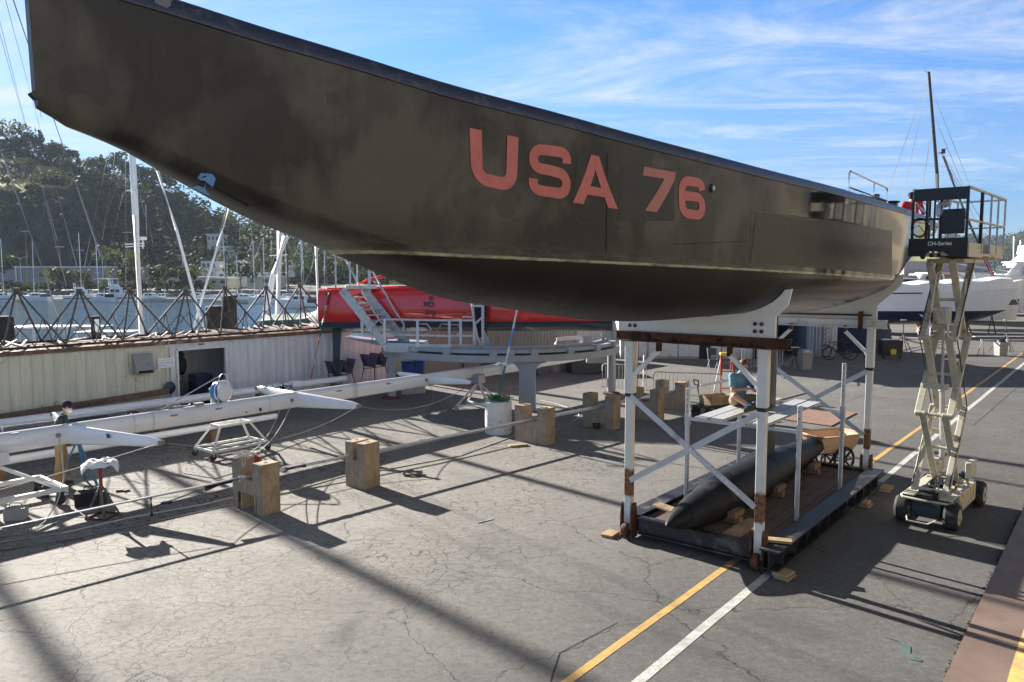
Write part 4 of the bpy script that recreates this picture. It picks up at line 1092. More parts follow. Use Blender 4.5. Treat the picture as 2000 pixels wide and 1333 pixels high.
ublock('plywood block partly hidden behind the front left post of the white cradle', 6.15, -6.1, 1.0, .36, .98, .3, .6)
ublock('farthest plywood block along the rod, near the crowd barrier', 8.1, -6.25, 1.0, .36, .98, .3, .6)
m = MB(); rp = lambda s, d=0, z=.665: Y(s, -7.46 + (s+6.6)*.088 + d, z)
m.path([rp(-15, 0, .63), rp(-6.6), rp(-4.3), rp(1.4), rp(4.3, 0, .66), rp(8, 0, .66), rp(14.8, 0, .66)], .032, 10)
rod = m.build('rigging_rod', M['alu'], None, label='long thin aluminium rod resting in the notches of the plywood blocks', cat='rigging rod'); 
m = MB(); m.path([rp(-4.2, .06, .63), rp(1.4, .05, .63), rp(4.3, .05, .63), rp(14.5, .05, .63)], .018, 8); m.build('second_stay', M['alu'], rod)
m = MB(); m.path([rp(-6.95, 0), rp(-6.3, 0)], .055, 10); m.build('white_sleeve', M['gloss_white'], rod)
m = MB(); m.cut().path([rp(-7.6, .02, .6), rp(-7.1, .01, .645)], .045, 8, r2=.035); m.cut().path([rp(-6.0, 0), rp(-5.55, 0)], .048, 8); m.build('black_fitting', M['rubber'], rod)
m = MB(); m.cut().path([rp(-8.55, 0, .64), rp(-8.55, 0, .5)], .022, 6); m.cut().path([rp(-8.55, 0, .5), rp(-8.55, 0, .36)], .012, 6); m.cut().blob(rp(-8.55, 0, .34), (.03, .03, .04)); m.build('strap', M['rubber'], rod)
# rope heaped on the first block
m = MB(); c = Y(-6.6, -7.83, .985); pts = []
for i in range(120):
    a = i*.55; r = .05 + .12*abs(math.sin(i*.37)); pts.append(c + Vector((math.cos(a)*r*1.3, math.sin(a)*r, .012 + .05*abs(math.sin(i*.21)))))
m.path(pts, .008, 5)
for k_ in range(4):
    a = c + Vector((rnd.uniform(-.05, .1), -.16, .03)); m.path([a, a + Vector((.0, -.05, -.04)), a + Vector((rnd.uniform(-.03, .03), -.06, -.2)), a + Vector((rnd.uniform(-.05, .05), -.05, -.12))], .007, 5)
m.build('rope_heap', M['rope'], None, label='tangle of pale rope heaped on the nearest plywood block', cat='rope')
m = MB(); m.beam(Y(-6.5, -7.62, .93), Y(-6.5, -7.45, .93), .05, .16); m.build('red_wedge', M['red_paint'], None, label='small dark red wedge on the nearest plywood block beside the rope', cat='wedge')
# ------------------------------------------------------------------ lying masts
def mast(name, label, s0, s1, n0, z, h, wd, h1=None, mat='gloss_white'):
    t = thing(name, label, 'mast', Y(s0, n0, z), YAW, None); h1 = h1 or h*.75
    rr = []
    for i in range(29):
        u = i/28; s = s0 + (s1-s0)*u; hh = (h + (h1-h)*max(0, (u-.5)*2))/2; ww = wd/2*hh*2/h; sg = .0
        rr.append([Y(s, n0 + math.copysign(abs(math.cos(a))**.8, math.cos(a))*ww, z + math.copysign(abs(math.sin(a))**.85, math.sin(a))*hh) for a in [2*math.pi*k_/22 for k_ in range(22)]])
    m = MB(); m.loft(rr); m.build('tube', M[mat], t, smooth=60); return t
MZ = 1.2
mast1 = mast('lying_mast', 'long white mast with swept spreaders lying on trolleys across the left of the yard', -15.5, 10.9, -11.62, MZ, .42, .28)
SPR = [(-8.3, -7.6, -9.1, 1), (-2.7, -2.5, -9.35, 1), (2.2, 2.35, -9.9, .7), (-8.3, -7.7, -14.0, 1), (-2.7, -2.4, -13.9, 1), (2.2, 2.4, -13.3, .7)]
for sr, st, nt, kk in SPR:
    d = 1 if nt > -11.62 else -1; rr = []
    for i in range(9):
        u = i/8; s = sr + (st-sr)*u; n = -11.62 + .12*d + (nt + 11.62 - .12*d)*u; ch = (.40 - .24*u)*kk + .02; th = (.15 - .09*u); dz = .04*u
        if i == 8: ch *= .6; th *= .6
        rr.append([Y(s + math.cos(a)*th/2*1.2, n, MZ + dz + math.sin(a)*ch/2) for a in [2*math.pi*k_/14 for k_ in range(14)]])
    m = MB(); m.loft(rr); sp_ = m.build('spreader', M['gloss_white'], mast1, smooth=60)
    m = MB(); m.lathe([(.045, -.05), (.045, .05)], Y(st, nt, MZ + .04), E1, 12); m.build('tip_fitting', M['wire'], sp_)
    if sr == -8.3 and d == 1:
        p = Y(-7.96, -10.4, MZ+.07) - E1*.078; m = MB(); m.prism([(math.cos(a)*.10, math.sin(a)*.045) for a in [2*math.pi*i/18 for i in range(18)]], p, E2, Vector((0, 0, 1)), -E1*.012); m.build('spreader_window', M['navy'], sp_)
m = MB()
for s in (-8.55, -2.95, 1.95): m.cut().lathe([(.05, 0), (.05, .02), (.03, .035)], Y(s, -11.47, MZ+.02), E2, 12)
m.build('shroud_plate', M['wire'], mast1)
m = MB()
for s in (-12.1, -7.0, -3.6, 4.6): m.cut().path([Y(s, -11.62 + math.cos(a)*.158, MZ + math.sin(a)*.238) for a in [2*math.pi*i/24 for i in range(24)]], .004, 4, closed=True)
m.build('mast_seam', M['wire'], mast1)
m = MB(); m.cut().beam(Y(-3.9, -11.44, MZ-.05), Y(-3.9, -11.44, MZ-.13), .03, .05); m.cut().beam(Y(-4.3, -11.45, MZ-.1), Y(-4.27, -11.45, MZ-.1), .02, .03); m.build('slot', M['dark_in'], mast1)
# small hardware along the mast
for s in (-12.6, -11.2, -9.3, -6.1, -5.0, -1.4, .4, 3.3, 6.1, 8.2):
    m = MB(); a = rnd.choice((.5, .75, .2)); q = Y(s, -11.62 + .15*math.cos(a*2), MZ + .205*math.sin(a*2)); m.box(q, (.14, .04, .035), rz=YAW); m.tube(q - E1*.09, q + E1*.09, .012); m.build('cleat', M['wire'], mast1)
for s, w_ in ((-10.4, .12), (-6.6, .05), (-.9, .16), (5.6, .10)):
    m = MB(); rr = []
    for d_ in (0, w_): rr.append([Y(s+d_, -11.62 + math.copysign(abs(math.cos(a))**.8, math.cos(a))*.1425, MZ + math.copysign(abs(math.sin(a))**.85, math.sin(a))*.2125) for a in [2*math.pi*k_/22 for k_ in range(22)]])
    m.loft(rr, cap=False); m.build('tape_band', M['rope'], mast1, smooth=60)
m = MB(); m.beam(Y(-15, -11.62, MZ-.205), Y(8, -11.62, MZ-.17), .05, .03); m.build('luff_track', M['galv'], mast1)
# white collars on the far thin end
m = MB(); m.path([Y(10.7, -11.62, MZ), Y(11.2, -11.62, MZ)], .12, 12); m.build('end_fitting', M['galv'], mast1)
# radome with its guard hoop, fixed to the mast
rc = Y(-4.78, -11.62, MZ + .47)
rad = thing('radar_dome', 'blue and white radar dome inside a wire guard hoop on the lying white mast', 'radar dome', rc, 0)
ax = (E1*.85 - E2*.35 + Vector((0, 0, .05))).normalized()
va = Vector((1, -.25, .05)).normalized()
m = MB(); m.lathe([(.02, .17), (.10, .165), (.19, .13), (.24, .08), (.262, .03), (.262, -.05), (.25, -.09), (.0, -.09)], rc, va, 26)
m.build('rim', M['gloss_white'], rad, smooth=50)
m = MB(); m.lathe([(.25, -.085), (.255, -.13), (.235, -.20), (.18, -.25), (.10, -.275), (.0, -.28)], rc, va, 26); m.build('dome', paint('blue dome', (.03, .16, .42), .25, var=.1), rad, smooth=50)
m = MB(); m.lathe([(.262, -.05), (.268, -.02), (.262, .01)], rc, va, 26); m.build('rim_band', M['navy'], rad)
m = MB(); m.beam(rc - va*.22 + Vector((0, 0, -.32)), rc - va*.34 + Vector((0, 0, .08)), .16, .1); m.build('mount_plate', paint('olive plate', (.2, .18, .13), .6), rad, bevel=.02)
m = MB(); m.cut().path([rc + Vector((math.cos(a)*.03, 0, 0)) + va.cross(Vector((0, 0, 1)))*math.cos(a)*.30 + Vector((0, 0, .02 + math.sin(a)*.40)) for a in [2*math.pi*i/30 for i in range(30)]], .014, 8, closed=True)
m.cut().tube(rc + Vector((0, 0, .42)), Y(-6.4, -11.62, MZ+.2), .016); m.build('guard_hoop', M['galv'], rad)
m = MB(); m.path([rc + Vector((-.25, 0, -.24)) + Vector((math.cos(a)*.07, .02, math.sin(a)*.1)) for a in [2*math.pi*i/16 for i in range(16)]], .018, 6, closed=True); m.build('cable_loop', M['rope'], rad)
m = MB(); m.box(Y(-5.5, -11.5, MZ+.26), (.2, .16, .06), rz=YAW); m.path([Y(-5.7, -11.5, MZ+.27), Y(-5.9, -11.45, MZ+.26), Y(-6.2, -11.55, MZ+.24)], .03, 6); m.build('deck_fitting', M['wire'], mast1)
# trolleys carrying the mast
def trolley(label, s, n, w0, w1, zt, casters=True, slope=.0):
    t = thing('mast_trolley', label, 'trolley', Y(s, n, 0), YAW, 'mast trolleys')
    zb = .22
    cs = [(-w0, -w1), (w0, -w1), (w0, w1), (-w0, w1)]
    m = MB()
    for i in range(4):
        a, b = cs[i], cs[(i+1) % 4]; m.cut().beam(Y(s+a[0], n+a[1], zb), Y(s+b[0], n+b[1], zb), .055, .055)
    m.cut().beam(Y(s-w0, n, zb), Y(s+w0, n, zb), .05, .05); m.build('base_rail', M['white'], t)
    m = MB()
    for a in cs: m.cut().beam(Y(s+a[0], n+a[1], zb), Y(s+a[0]*.55, n+a[1]*.45, zt-.06), .045, .045)
    m.build('leg', M['white'], t)
    m = MB()
    for sg in (-1, 1): m.cut().beam(Y(s+w0*.55*sg, n-w1*.5, zt-.04), Y(s+w0*.55*sg, n+w1*.5, zt-.04), .06, .06)
    m.cut().beam(Y(s-w0*.6, n-w1*.45, zt-.03), Y(s+w0*.6, n-w1*.45, zt-.03), .05, .05); m.cut().beam(Y(s-w0*.6, n+w1*.45, zt-.03), Y(s+w0*.6, n+w1*.45, zt-.03), .05, .05); m.build('top_rail', M['white'], t)
    for a in cs:
        c = Y(s+a[0], n+a[1], .085); m = MB(); m.lathe([(.03, -.025), (.08, -.025), (.085, 0), (.08, .025), (.03, .025)], c, E2, 16); m.build('caster', M['rust'] if rnd.random() < .5 else M['rubber'], t)
        m = MB(); m.beam(c + Vector((0, 0, .02)), c + Vector((0, 0, .14)), .05, .07); m.build('caster_fork', M['galv'], t)
    return t
trolley('low white welded trolley with rusty casters under the mast below the radar dome', -4.35, -12.05, .75, .42, .80)
t = thing('mast_stand', 'tall white stand on outrigger legs holding the mast at the left edge', 'stand', Y(-9.75, -11.2, 0), YAW)
m = MB(); m.prism([(-.36, 0), (.36, 0), (.36, .22), (.18, .12), (-.18, .12), (-.36, .22)], Y(-10.0, -11.62, .88), E2, Vector((0, 0, 1)), E1*.5); m.build('saddle', M['white'], t, bevel=.01)
m = MB()
for a in (-1, 1): m.cut().beam(Y(-9.8, -11.3, .9), Y(-9.8 + .9*a, -10.6, .36), .06, .06)
m.cut().beam(Y(-9.8, -11.5, .9), Y(-9.9, -11.5, .3), .08, .08); m.build('strut', M['white'], t)
m = MB(); m.cut().beam(Y(-10.8, -11.9, .33), Y(-8.75, -11.9, .33), .08, .09); m.cut().beam(Y(-10.8, -10.6, .33), Y(-8.75, -10.6, .33), .08, .09)
m.cut().beam(Y(-8.79, -11.86, .33), Y(-8.79, -10.64, .33), .08, .09); m.cut().beam(Y(-10.76, -11.86, .33), Y(-10.76, -10.64, .33), .08, .09); m.build('base_rail', M['white'], t)
for a in ((-8.85, -10.7), (-8.85, -11.8), (-10.7, -10.7)):
    m = MB(); m.beam(Y(*a, .30), Y(*a, .12), .10, .10); m.build('foot', M['black'], t); m = MB(); m.lathe([(.03, -.03), (.09, -.03), (.1, 0), (.09, .03), (.03, .03)], Y(*a, .1), E2, 16); m.build('caster', M['rubber'], t)
# second stand under the rest of the mast
t = thing('mast_stand', 'white tripod stand with small casters under the mast behind the whitewashed drum', 'stand', Y(3.6, -9.7, 0), YAW)
c = Y(4.3, -11.4, 0); m = MB(); m.box(c + Vector((0, 0, MZ-.18)), (.34, .34, .3), rz=YAW); m.build('saddle', M['galv'], t, bevel=.02)
m = MB()
fp = []
for i in range(4):
    a = .5 + i*math.pi/2; p = c + Vector((math.cos(a)*.8, math.sin(a)*.8, .16)); fp.append(p); m.cut().beam(c + Vector((0, 0, MZ-.3)), p, .05, .05)
m.build('leg', M['white'], t)
m = MB(); m.cut().beam(fp[0], fp[2], .05, .05); m.cut().beam(fp[1], fp[3], .05, .05); m.build('base_rail', M['white'], t)
for p in fp: m = MB(); m.lathe([(.03, -.03), (.09, -.03), (.1, 0), (.09, .03), (.03, .03)], Vector((p.x, p.y, .1)), E1, 16); m.build('caster', M['galv'], t)
# slimmer masts lying behind
mast2 = mast('lying_mast', 'slimmer white mast lying behind the long white mast, along the container wall', -14, 2.4, -15.9, .85, .24, .2, .2)
m = MB(); m.cut().path([Y(-.65, -15.9, .85), Y(-.38, -15.9, .85)], .14, 14); m.build('collar', M['gloss_white'], mast2)
m = MB(); m.cut().path([Y(-.37, -15.9, .85), Y(-.22, -15.9, .85)], .125, 14); m.build('black_band', M['black'], mast2)
m = MB(); m.path([Y(-.21, -15.9, .86), Y(.1, -15.88, .87), Y(.45, -15.9, .86)], .13, 12); m.build('cloth_wrap', M['white_cloth'], mast2)
m = MB(); m.cut().box(Y(-2.4, -15.8, .99), (.3, .1, .06), rz=YAW); m.cut().box(Y(-.52, -15.77, .83), (.09, .02, .09), rz=YAW); m.build('fitting', M['red_paint'], mast2)
mast3 = mast('lying_mast', 'dark grey slim spar lying between the two white masts', -14, -3.2, -14.4, .80, .15, .13, .13, 'antifoul')
m = MB(); m.beam(Y(-14, -14.4, .895), Y(-3.4, -14.4, .895), .05, .03); m.build('luff_track', M['galv'], mast3)
mast4 = mast('lying_mast', 'long white spar low behind the person, lying next to the grey spar', -13, -2.0, -13.6, .42, .19, .16, .16)
m = MB()
for s, n in ((-9, -15.9), (-5, -15.9), (-1, -15.9), (1.9, -15.9), (-9, -14.4), (-5, -14.4), (-9, -13.6), (-4, -13.6)):
    t = thing('spar_rest', 'low timber rest under the slim spars', 'spar rest', Y(s, n, 0), YAW, 'timber rests under the spars')
    h = {-15.9: .725, -14.4: .72, -13.6: .32}[n]; q = MB(); q.box(Y(s, n, h/2), (.2, .3, h), rz=YAW); q.build('block', M['timber'], t, bevel=.008)
# ------------------------------------------------------------------ jack stand with a white cloth, tools, blue trestle
js = G(200, 1010); js.z = 0
t = thing('jack_stand', 'rusty tripod jack stand with a flat head beneath a white cloth', 'jack stand', js, 0)
m = MB(); fp = []
for i in range(4):
    a = .6 + i*math.pi/2; p = js + Vector((math.cos(a)*.28, math.sin(a)*.28, .02)); fp.append(p); m.cut().beam(js + Vector((0, 0, .62)), p, .035, .035)
m.build('leg', paint('rusty grey legs', (.2, .17, .15), .7, dirt=(.1, .05, .03), dirt_amt=.5, dirt_scale=6), t)
m = MB()
for i in range(4): m.cut().beam(fp[i], fp[(i+1) % 4], .03, .03)
m.build('base_rail', M['rust'], t)
m = MB(); m.tube(js + Vector((0, 0, .5)), js + Vector((0, 0, 1.03)), .03, n=12); m.build('screw', M['red_paint'], t)
m = MB(); m.box(js + Vector((0, 0, 1.04)), (.4, .3, .02), rz=.4); m.build('head', M['black_steel'], t)
m = MB(); g = []; N_ = 18
for i in range(N_+1):
    for j in range(N_+1):
        x, y = (i/N_-.5)*.66, (j/N_-.5)*.52; dr = max(0, abs(x)-.21)*1.3 + max(0, abs(y)-.16)*1.3
        g.append(js + Matrix.Rotation(.5, 3, 'Z') @ Vector((x*(1-dr*.35), y*(1-dr*.3), 1.065 + .03*math.sin(x*23+y*9)*math.cos(y*19-x*5) + .012*math.sin(x*61)*math.sin(y*47) - dr*.6)))
m.add(g, [(i*(N_+1)+j, (i+1)*(N_+1)+j, (i+1)*(N_+1)+j+1, i*(N_+1)+j+1) for i in range(N_) for j in range(N_)])
o = m.build('cloth', M['white_cloth'], None, label='crumpled white cloth draped on the head of the jack stand', cat='cloth', smooth=60); sm = o.modifiers.new('t', 'SOLIDIFY'); sm.thickness = .006
m = MB(); m.beam(js + Vector((.05, -.02, 1.12)), js + Vector((.13, .02, 1.11)), .03, .02); m.build('marker', M['letter_blue'], None, label='small dark blue marker lying on the white cloth', cat='marker')
bt = G(165, 950); t = thing('trestle', 'blue steel tripod trestle beside the standing person', 'trestle', (bt.x, bt.y, 0), 0)
m = MB()
for a in (-.4, 1.8, 3.7): m.cut().beam(Vector((bt.x-.15, bt.y+.1, .98)), Vector((bt.x-.15 + math.cos(a)*.5, bt.y+.1 + math.sin(a)*.4, .02)), .04, .04)
m.build('leg', paint('blue steel', (.08, .2, .32), .5), t)
def clutter(name, label, pos, fn, mat, cat=None):
    m = MB(); fn(m, Vector(pos)); return m.build(name, M[mat], None, label=label, cat=cat or name.replace('_', ' '), bevel=.004)
clutter('tool_bag', 'dark green canvas tool bag on the asphalt beside the jack stand', G(178, 985), lambda m, p: (m.box(p + Vector((0, 0, .13)), (.52, .32, .26), rz=.35), m.path([p + Vector((-.15, 0, .25)), p + Vector((-.1, 0, .36)), p + Vector((.1, 0, .36)), p + Vector((.15, 0, .25))], .015, 6)), 'pile', 'tool bag')
clutter('grey_case', 'grey plastic case on the asphalt below the mast stand', G(32, 1015), lambda m, p: (m.box(p + Vector((0, 0, .12)), (.34, .26, .22), rz=.3), m.path([p + Vector((-.12, 0, .23)), p + Vector((-.1, 0, .31)), p + Vector((.1, 0, .31)), p + Vector((.12, 0, .23))], .012, 6)), 'grey_plastic', 'case')
clutter('cordless_drill', 'black cordless drill standing on the asphalt by the person', G(88, 972), lambda m, p: (m.box(p + Vector((0, 0, .03)), (.12, .08, .06)), m.beam(p + Vector((0, 0, .05)), p + Vector((.01, 0, .18)), .04, .05), m.tube(p + Vector((-.1, 0, .2)), p + Vector((.1, 0, .2)), .035)), 'black', 'drill')
clutter('white_rag', 'white rag lying flat on the asphalt near the drill', G(115, 968), lambda m, p: m.blob(p + Vector((0, 0, .02)), (.2, .12, .03)), 'white_cloth', 'rag')
clutter('dark_jacket', 'dark jacket dropped on the asphalt in the shade of the mast', G(172, 970), lambda m, p: (m.blob(p + Vector((0, 0, .04)), (.28, .16, .06)), m.blob(p + Vector((.2, .05, .04)), (.2, .1, .05))), 'black', 'jacket')
clutter('wood_scrap', 'two small wood scraps on sunlit asphalt right of the jack stand', G(235, 960), lambda m, p: (m.box(p + Vector((0, 0, .02)), (.16, .08, .04), rz=.3), m.box(p + Vector((.13, .0, .02)), (.13, .06, .03), rz=.9)), 'timber', 'wood scrap')
clutter('metal_pad', 'small dark square pad on the asphalt left of the rope block', G(325, 983), lambda m, p: m.box(p + Vector((0, 0, .012)), (.2, .13, .022), rz=.6), 'black_steel', 'pad')
clutter('pale_plank', 'pale short plank lying on the asphalt before the third plywood block', G(1012, 872), lambda m, p: m.box(p + Vector((0, 0, .025)), (.5, .16, .05), rz=.35), 'plank', 'plank')
clutter('yellow_sponge', 'yellow sponge on the asphalt behind the narrow plywood block', G(825, 864), lambda m, p: m.box(p + Vector((0, 0, .03)), (.13, .1, .06), rz=.2), 'yellow', 'sponge')
clutter('white_stick', 'thin white stick lying on open asphalt in the middle of the yard', G(948, 1019), lambda m, p: m.beam(p + Vector((-.15, -.11, .008)), p + Vector((.15, .12, .008)), .018, .014), 'white', 'stick')
m = MB(); p = G(805, 928); pts = []
for i in range(90):
    a = i*.45; r = .15 + .05*math.sin(i*1.1); pts.append(p + Vector((math.cos(a)*r*1.2, math.sin(a)*r*.8, .015 + .035*abs(math.sin(i*.33)))))
m.path(pts, .013, 6); m.build('rope_coil', M['rope_grey'], None, label='small coil of grey rope with a steel fitting on the asphalt', cat='rope')
m = MB(); m.tube(p + Vector((-.25, .1, .04)), p + Vector((.02, .14, .06)), .018); m.tube(p + Vector((.0, .1, .05)), p + Vector((.22, .12, .05)), .022); m.build('turnbuckle', M['rust'], None, label='dark turnbuckle lying on the coil of grey rope', cat='turnbuckle')
# ------------------------------------------------------------------ loose lines
def line(label, pts, r, mat='rope', name='line', cat='rope'):
    m = MB(); m.path(pts, r, 6); return m.build(name, M[mat], None, label=label, cat=cat)
tip = lambda i: Y(SPR[i][1], SPR[i][2], MZ + .04)
line('pale line from the near spreader tip past the jack stand to the left edge', sag(tip(0), Y(-12.3, -9.3, .72), .05), .008)
line('taut pale stay running from the near spreader tip to the second spreader', sag(tip(0), tip(1), .42, 24), .009, 'wire')
line('slack stay running from the second spreader tip to the third spreader', sag(tip(1), tip(2), .38, 20), .009, 'wire')
line('grey line hanging from the mast shroud plate down to the asphalt', [Y(-8.55, -11.44, MZ), Y(-8.6, -11.2, .9), Y(-8.75, -10.75, .5), Y(-9.1, -10.2, .18), Y(-9.5, -9.7, .03), Y(-9.8, -9.4, .015)], .011, 'rope')
line('doubled pale rope from under the mast down to the rope heap, left strand', sag(Y(-3.3, -11.5, MZ-.2), Y(-6.55, -7.9, 1.0), .22), .009)
line('doubled pale rope from the mast shroud plate to the rope heap, right strand', sag(Y(-2.95, -11.44, MZ), Y(-6.5, -7.75, 1.0), .24), .009)
line('line from the third shroud plate falling to the slack stay', [Y(1.95, -11.44, MZ), Y(1.6, -10.8, .9), Y(.9, -10.2, .72), Y(.2, -9.9, .68)], .008, 'wire')
line('thin line lying in a loop on the asphalt before the rope block', [G(*q, .01) for q in [(300, 880), (360, 925), (420, 935), (470, 920), (520, 890), (600, 860), (690, 838)]], .008, 'rope_grey')
line('grey line lying on the asphalt along the shade of the long mast', [G(*q, .012) for q in [(0, 1060), (120, 1042), (250, 1012), (400, 985), (455, 972), (560, 962), (670, 930), (760, 916), (900, 890), (1010, 850)]], .012, 'rope')
line('second grey line lying parallel to the shade of the long mast', [G(*q, .012) for q in [(0, 1076), (150, 1052), (300, 1020), (458, 985), (600, 955), (760, 925), (860, 905), (1020, 868)]], .010, 'rope_grey')
line('thin dark hose lying on the asphalt behind the jack stand', [G(*q, .012) for q in [(0, 1050), (100, 1038), (180, 1028), (300, 990), (380, 960), (445, 940)]], .009, 'rope_grey')
line('pale rope lying in a curve behind the third plywood block', [G(*q, .012) for q in [(1075, 842), (1110, 830), (1132, 815), (1128, 803), (1090, 790), (1055, 782)]], .010, 'rope')
line('thin line from the container corner to the guard hoop', sag(Y(-12, -15, 1.1), rc + Vector((.3, .4, -.05)), .15), .007, 'wire')
m = MB(); m.tube(Y(-8.3, -15.4, .7), Y(-8.35, -15.4, 1.0), .03); m.build('short_post', M['gloss_white'], None, label='short white post standing up behind the grey spar', cat='post')
# ------------------------------------------------------------------ people
def figure(label, loc, rz, P, mats, voxel=.011, extra=None, group=None):
    """P: joint positions in the person's own frame (x right, y forward, z up); the body is one fused skin, clothes are fused shells over it"""
    t = thing('person', label, 'person', loc, rz, group)
    V = {k_: Vector(v) for k_, v in P.items()}
    b = MB()
    hd, nk, ch, pv = V['head'], V['neck'], V['chest'], V['pelvis']
    look = V.get('look', Vector((0, 1, 0))).normalized(); upv = (hd - nk).normalized(); lx = look.cross(upv).normalized(); look = upv.cross(lx).normalized()
    hm = Matrix((lx, look, upv)).transposed()
    hp = lambda x, y, z: hd + hm @ Vector((x, y, z))
    b.blob(hp(0, -.008, .02), (.074, .092, .105), hm, 18, 13); b.blob(hp(0, .025, -.05), (.055, .062, .068), hm)          # skull, jaw
    b.blob(hp(0, .098, -.015), (.014, .022, .024), hm, 8, 6)                                                            # nose
    b.blob(hp(0, .083, -.056), (.026, .014, .009), hm, 8, 6); b.blob(hp(0, .075, -.09), (.028, .02, .018), hm, 8, 6)     # mouth, chin
    for sg in (-1, 1):
        b.blob(hp(.078*sg, -.005, -.005), (.012, .026, .034), hm, 8, 6); b.blob(hp(.03*sg, .082, .016), (.02, .014, .008), hm, 8, 6)
    b.limb(nk - upv*.02, hd - upv*.06, .056, .054)
    sh = [V['shl'], V['shr']]
    def torso(m, g):
        m.blob(ch, (.165+g, .115+g, .17+g)); m.blob(ch.lerp(pv, .5), (.145+g, .105+g, .16+g)); m.blob(pv, (.16+g, .12+g, .12+g)); m.limb(ch, ch.lerp(pv, .9), .13+g, .135+g)
        for q in sh: m.limb(ch + Vector((0, 0, .07)), q, .075+g, .062+g)
        m.limb(ch + Vector((0, 0, .08)), nk - upv*.03, .085+g, .06+g*.5)
    torso(b, 0)
    def arm(m, k_, g, full=True):
        m.limb(V['sh'+k_], V['el'+k_], .052+g, .043+g)
        if full: m.limb(V['el'+k_], V['wr'+k_], .043+g, .03+g)
    def leg(m, k_, g, full=True):
        m.limb(V['hip'+k_], V['kn'+k_], .088+g, .06+g)
        if full: m.limb(V['kn'+k_], V['an'+k_], .058+g, .042+g)
    for k_ in 'lr':
        arm(b, k_, 0); leg(b, k_, 0)
        w_, e_ = V['wr'+k_], V['el'+k_]; d = (w_-e_).normalized()
        if 'hd'+k_ in V: d = V['hd'+k_].normalized()
        sx = d.cross(Vector((0, 0, 1))); sx = sx.normalized() if sx.length > .1 else Vector((1, 0, 0)); dn = sx.cross(d).normalized()
        pm = w_ + d*.055; b.blob(pm, (.038, .048, .017), Matrix((sx, d, dn)).transposed(), 12, 8)
        for i in range(4):
            r0 = w_ + d*.09 + sx*(-.028 + .019*i); l_ = (.036, .042, .039, .03)[i]; r1 = r0 + d*l_*.9 - dn*.01; r2 = r1 + d*l_*.45 - dn*.03
            b.limb(r0, r1, .0088, .0082, 7); b.limb(r1, r2, .0082, .0072, 7)
        th0 = w_ + d*.03 + sx*(.034 if k_ == 'l' else -.034); th1 = th0 + d*.035 + sx*(.022 if k_ == 'l' else -.022) - dn*.012; b.limb(th0, th1, .011, .0095, 7); b.limb(th1, th1 + d*.025 - dn*.012, .0095, .008, 7)
        f0, f1 = V['an'+k_] + Vector((0, 0, -.03)), V['toe'+k_]; b.limb(f0, f1, .04, .032)
    body = MB(); body.v = b.v; body.f = b.f; body.m = [0]*len(b.f)
    o = body.build('body', mats['skin'], t, local=True, keep=True); bake_remesh(o, .0075, 3)
    def shell(nm, mat, fn, vox=voxel, it=5):
        m = MB(); fn(m); s_ = m.build(nm, mat, t, local=True, keep=True); bake_remesh(s_, vox, it); return s_
    full_s = mats.get('long_sleeve', True); full_l = mats.get('long_leg', True)
    def top_fn(m):
        torso(m, .018)
        for k_ in 'lr':
            if full_s: arm(m, k_, .016)
            else: m.limb(V['sh'+k_], V['sh'+k_].lerp(V['el'+k_], .62), .075, .068)
    shell('top', mats['top'], top_fn)
    def leg_fn(m):
        m.blob(pv, (.178, .14, .13))
        for k_ in 'lr':
            if full_l:
                leg(m, k_, .02); m.limb(V['kn'+k_].lerp(V['an'+k_], .5), V['an'+k_] + Vector((0, 0, -.02)), .07, .068)
            else: m.limb(V['hip'+k_], V['hip'+k_].lerp(V['kn'+k_], .86), .112, .09)
    shell('trousers' if full_l else 'shorts', mats['legs'], leg_fn)
    for k_ in 'lr':
        f0, f1 = V['an'+k_] + Vector((0, 0, -.035)), V['toe'+k_]; d = (f1-f0).normalized()
        shell('shoe', mats['shoe'], lambda m: (m.limb(f0 - d*.03, f0.lerp(f1, .6), .055, .05), m.limb(f0.lerp(f1, .5), f1, .052, .043), m.limb(V['an'+k_] + Vector((0, 0, .0)), f0, .05, .052)), .01, 3)
        if mats.get('sock'): shell('sock', mats['sock'], lambda m: m.limb(V['an'+k_] + (V['kn'+k_]-V['an'+k_])*.02, V['an'+k_] + (V['kn'+k_]-V['an'+k_])*.18, .052, .053), .01, 2)
    if mats.get('hair'):
        shell('hair', mats['hair'], lambda m: (m.blob(hp(0, -.022, .045), (.083, .095, .098), hm, 18, 12), m.blob(hp(0, -.05, -.01), (.074, .062, .08), hm)), .009, 2)
    if mats.get('cap'):
        shell('cap', mats['cap'], lambda m: (m.blob(hp(0, -.012, .052), (.088, .106, .096), hm, 18, 12), m.blob(hp(0, -.03, .01), (.085, .085, .05), hm)) + ((m.blob(hp(0, .12, .045), (.07, .075, .012), hm),) if mats.get('brim') else ()), .009, 2)
    if mats.get('mask'):
        shell('face_mask', mats['mask'], lambda m: (m.blob(hp(0, .04, -.05), (.073, .072, .056), hm, 16, 10), m.blob(hp(0, .0, -.045), (.08, .06, .02), hm)), .009, 2)
    if mats.get('hood'):
        shell('hood', mats['hood'], lambda m: (m.blob(hp(0, -.02, .02), (.105, .115, .14), hm, 18, 12), m.limb(nk, hd - upv*.05, .10, .095)), .011, 4)
    return t
sp = G(122, 950)
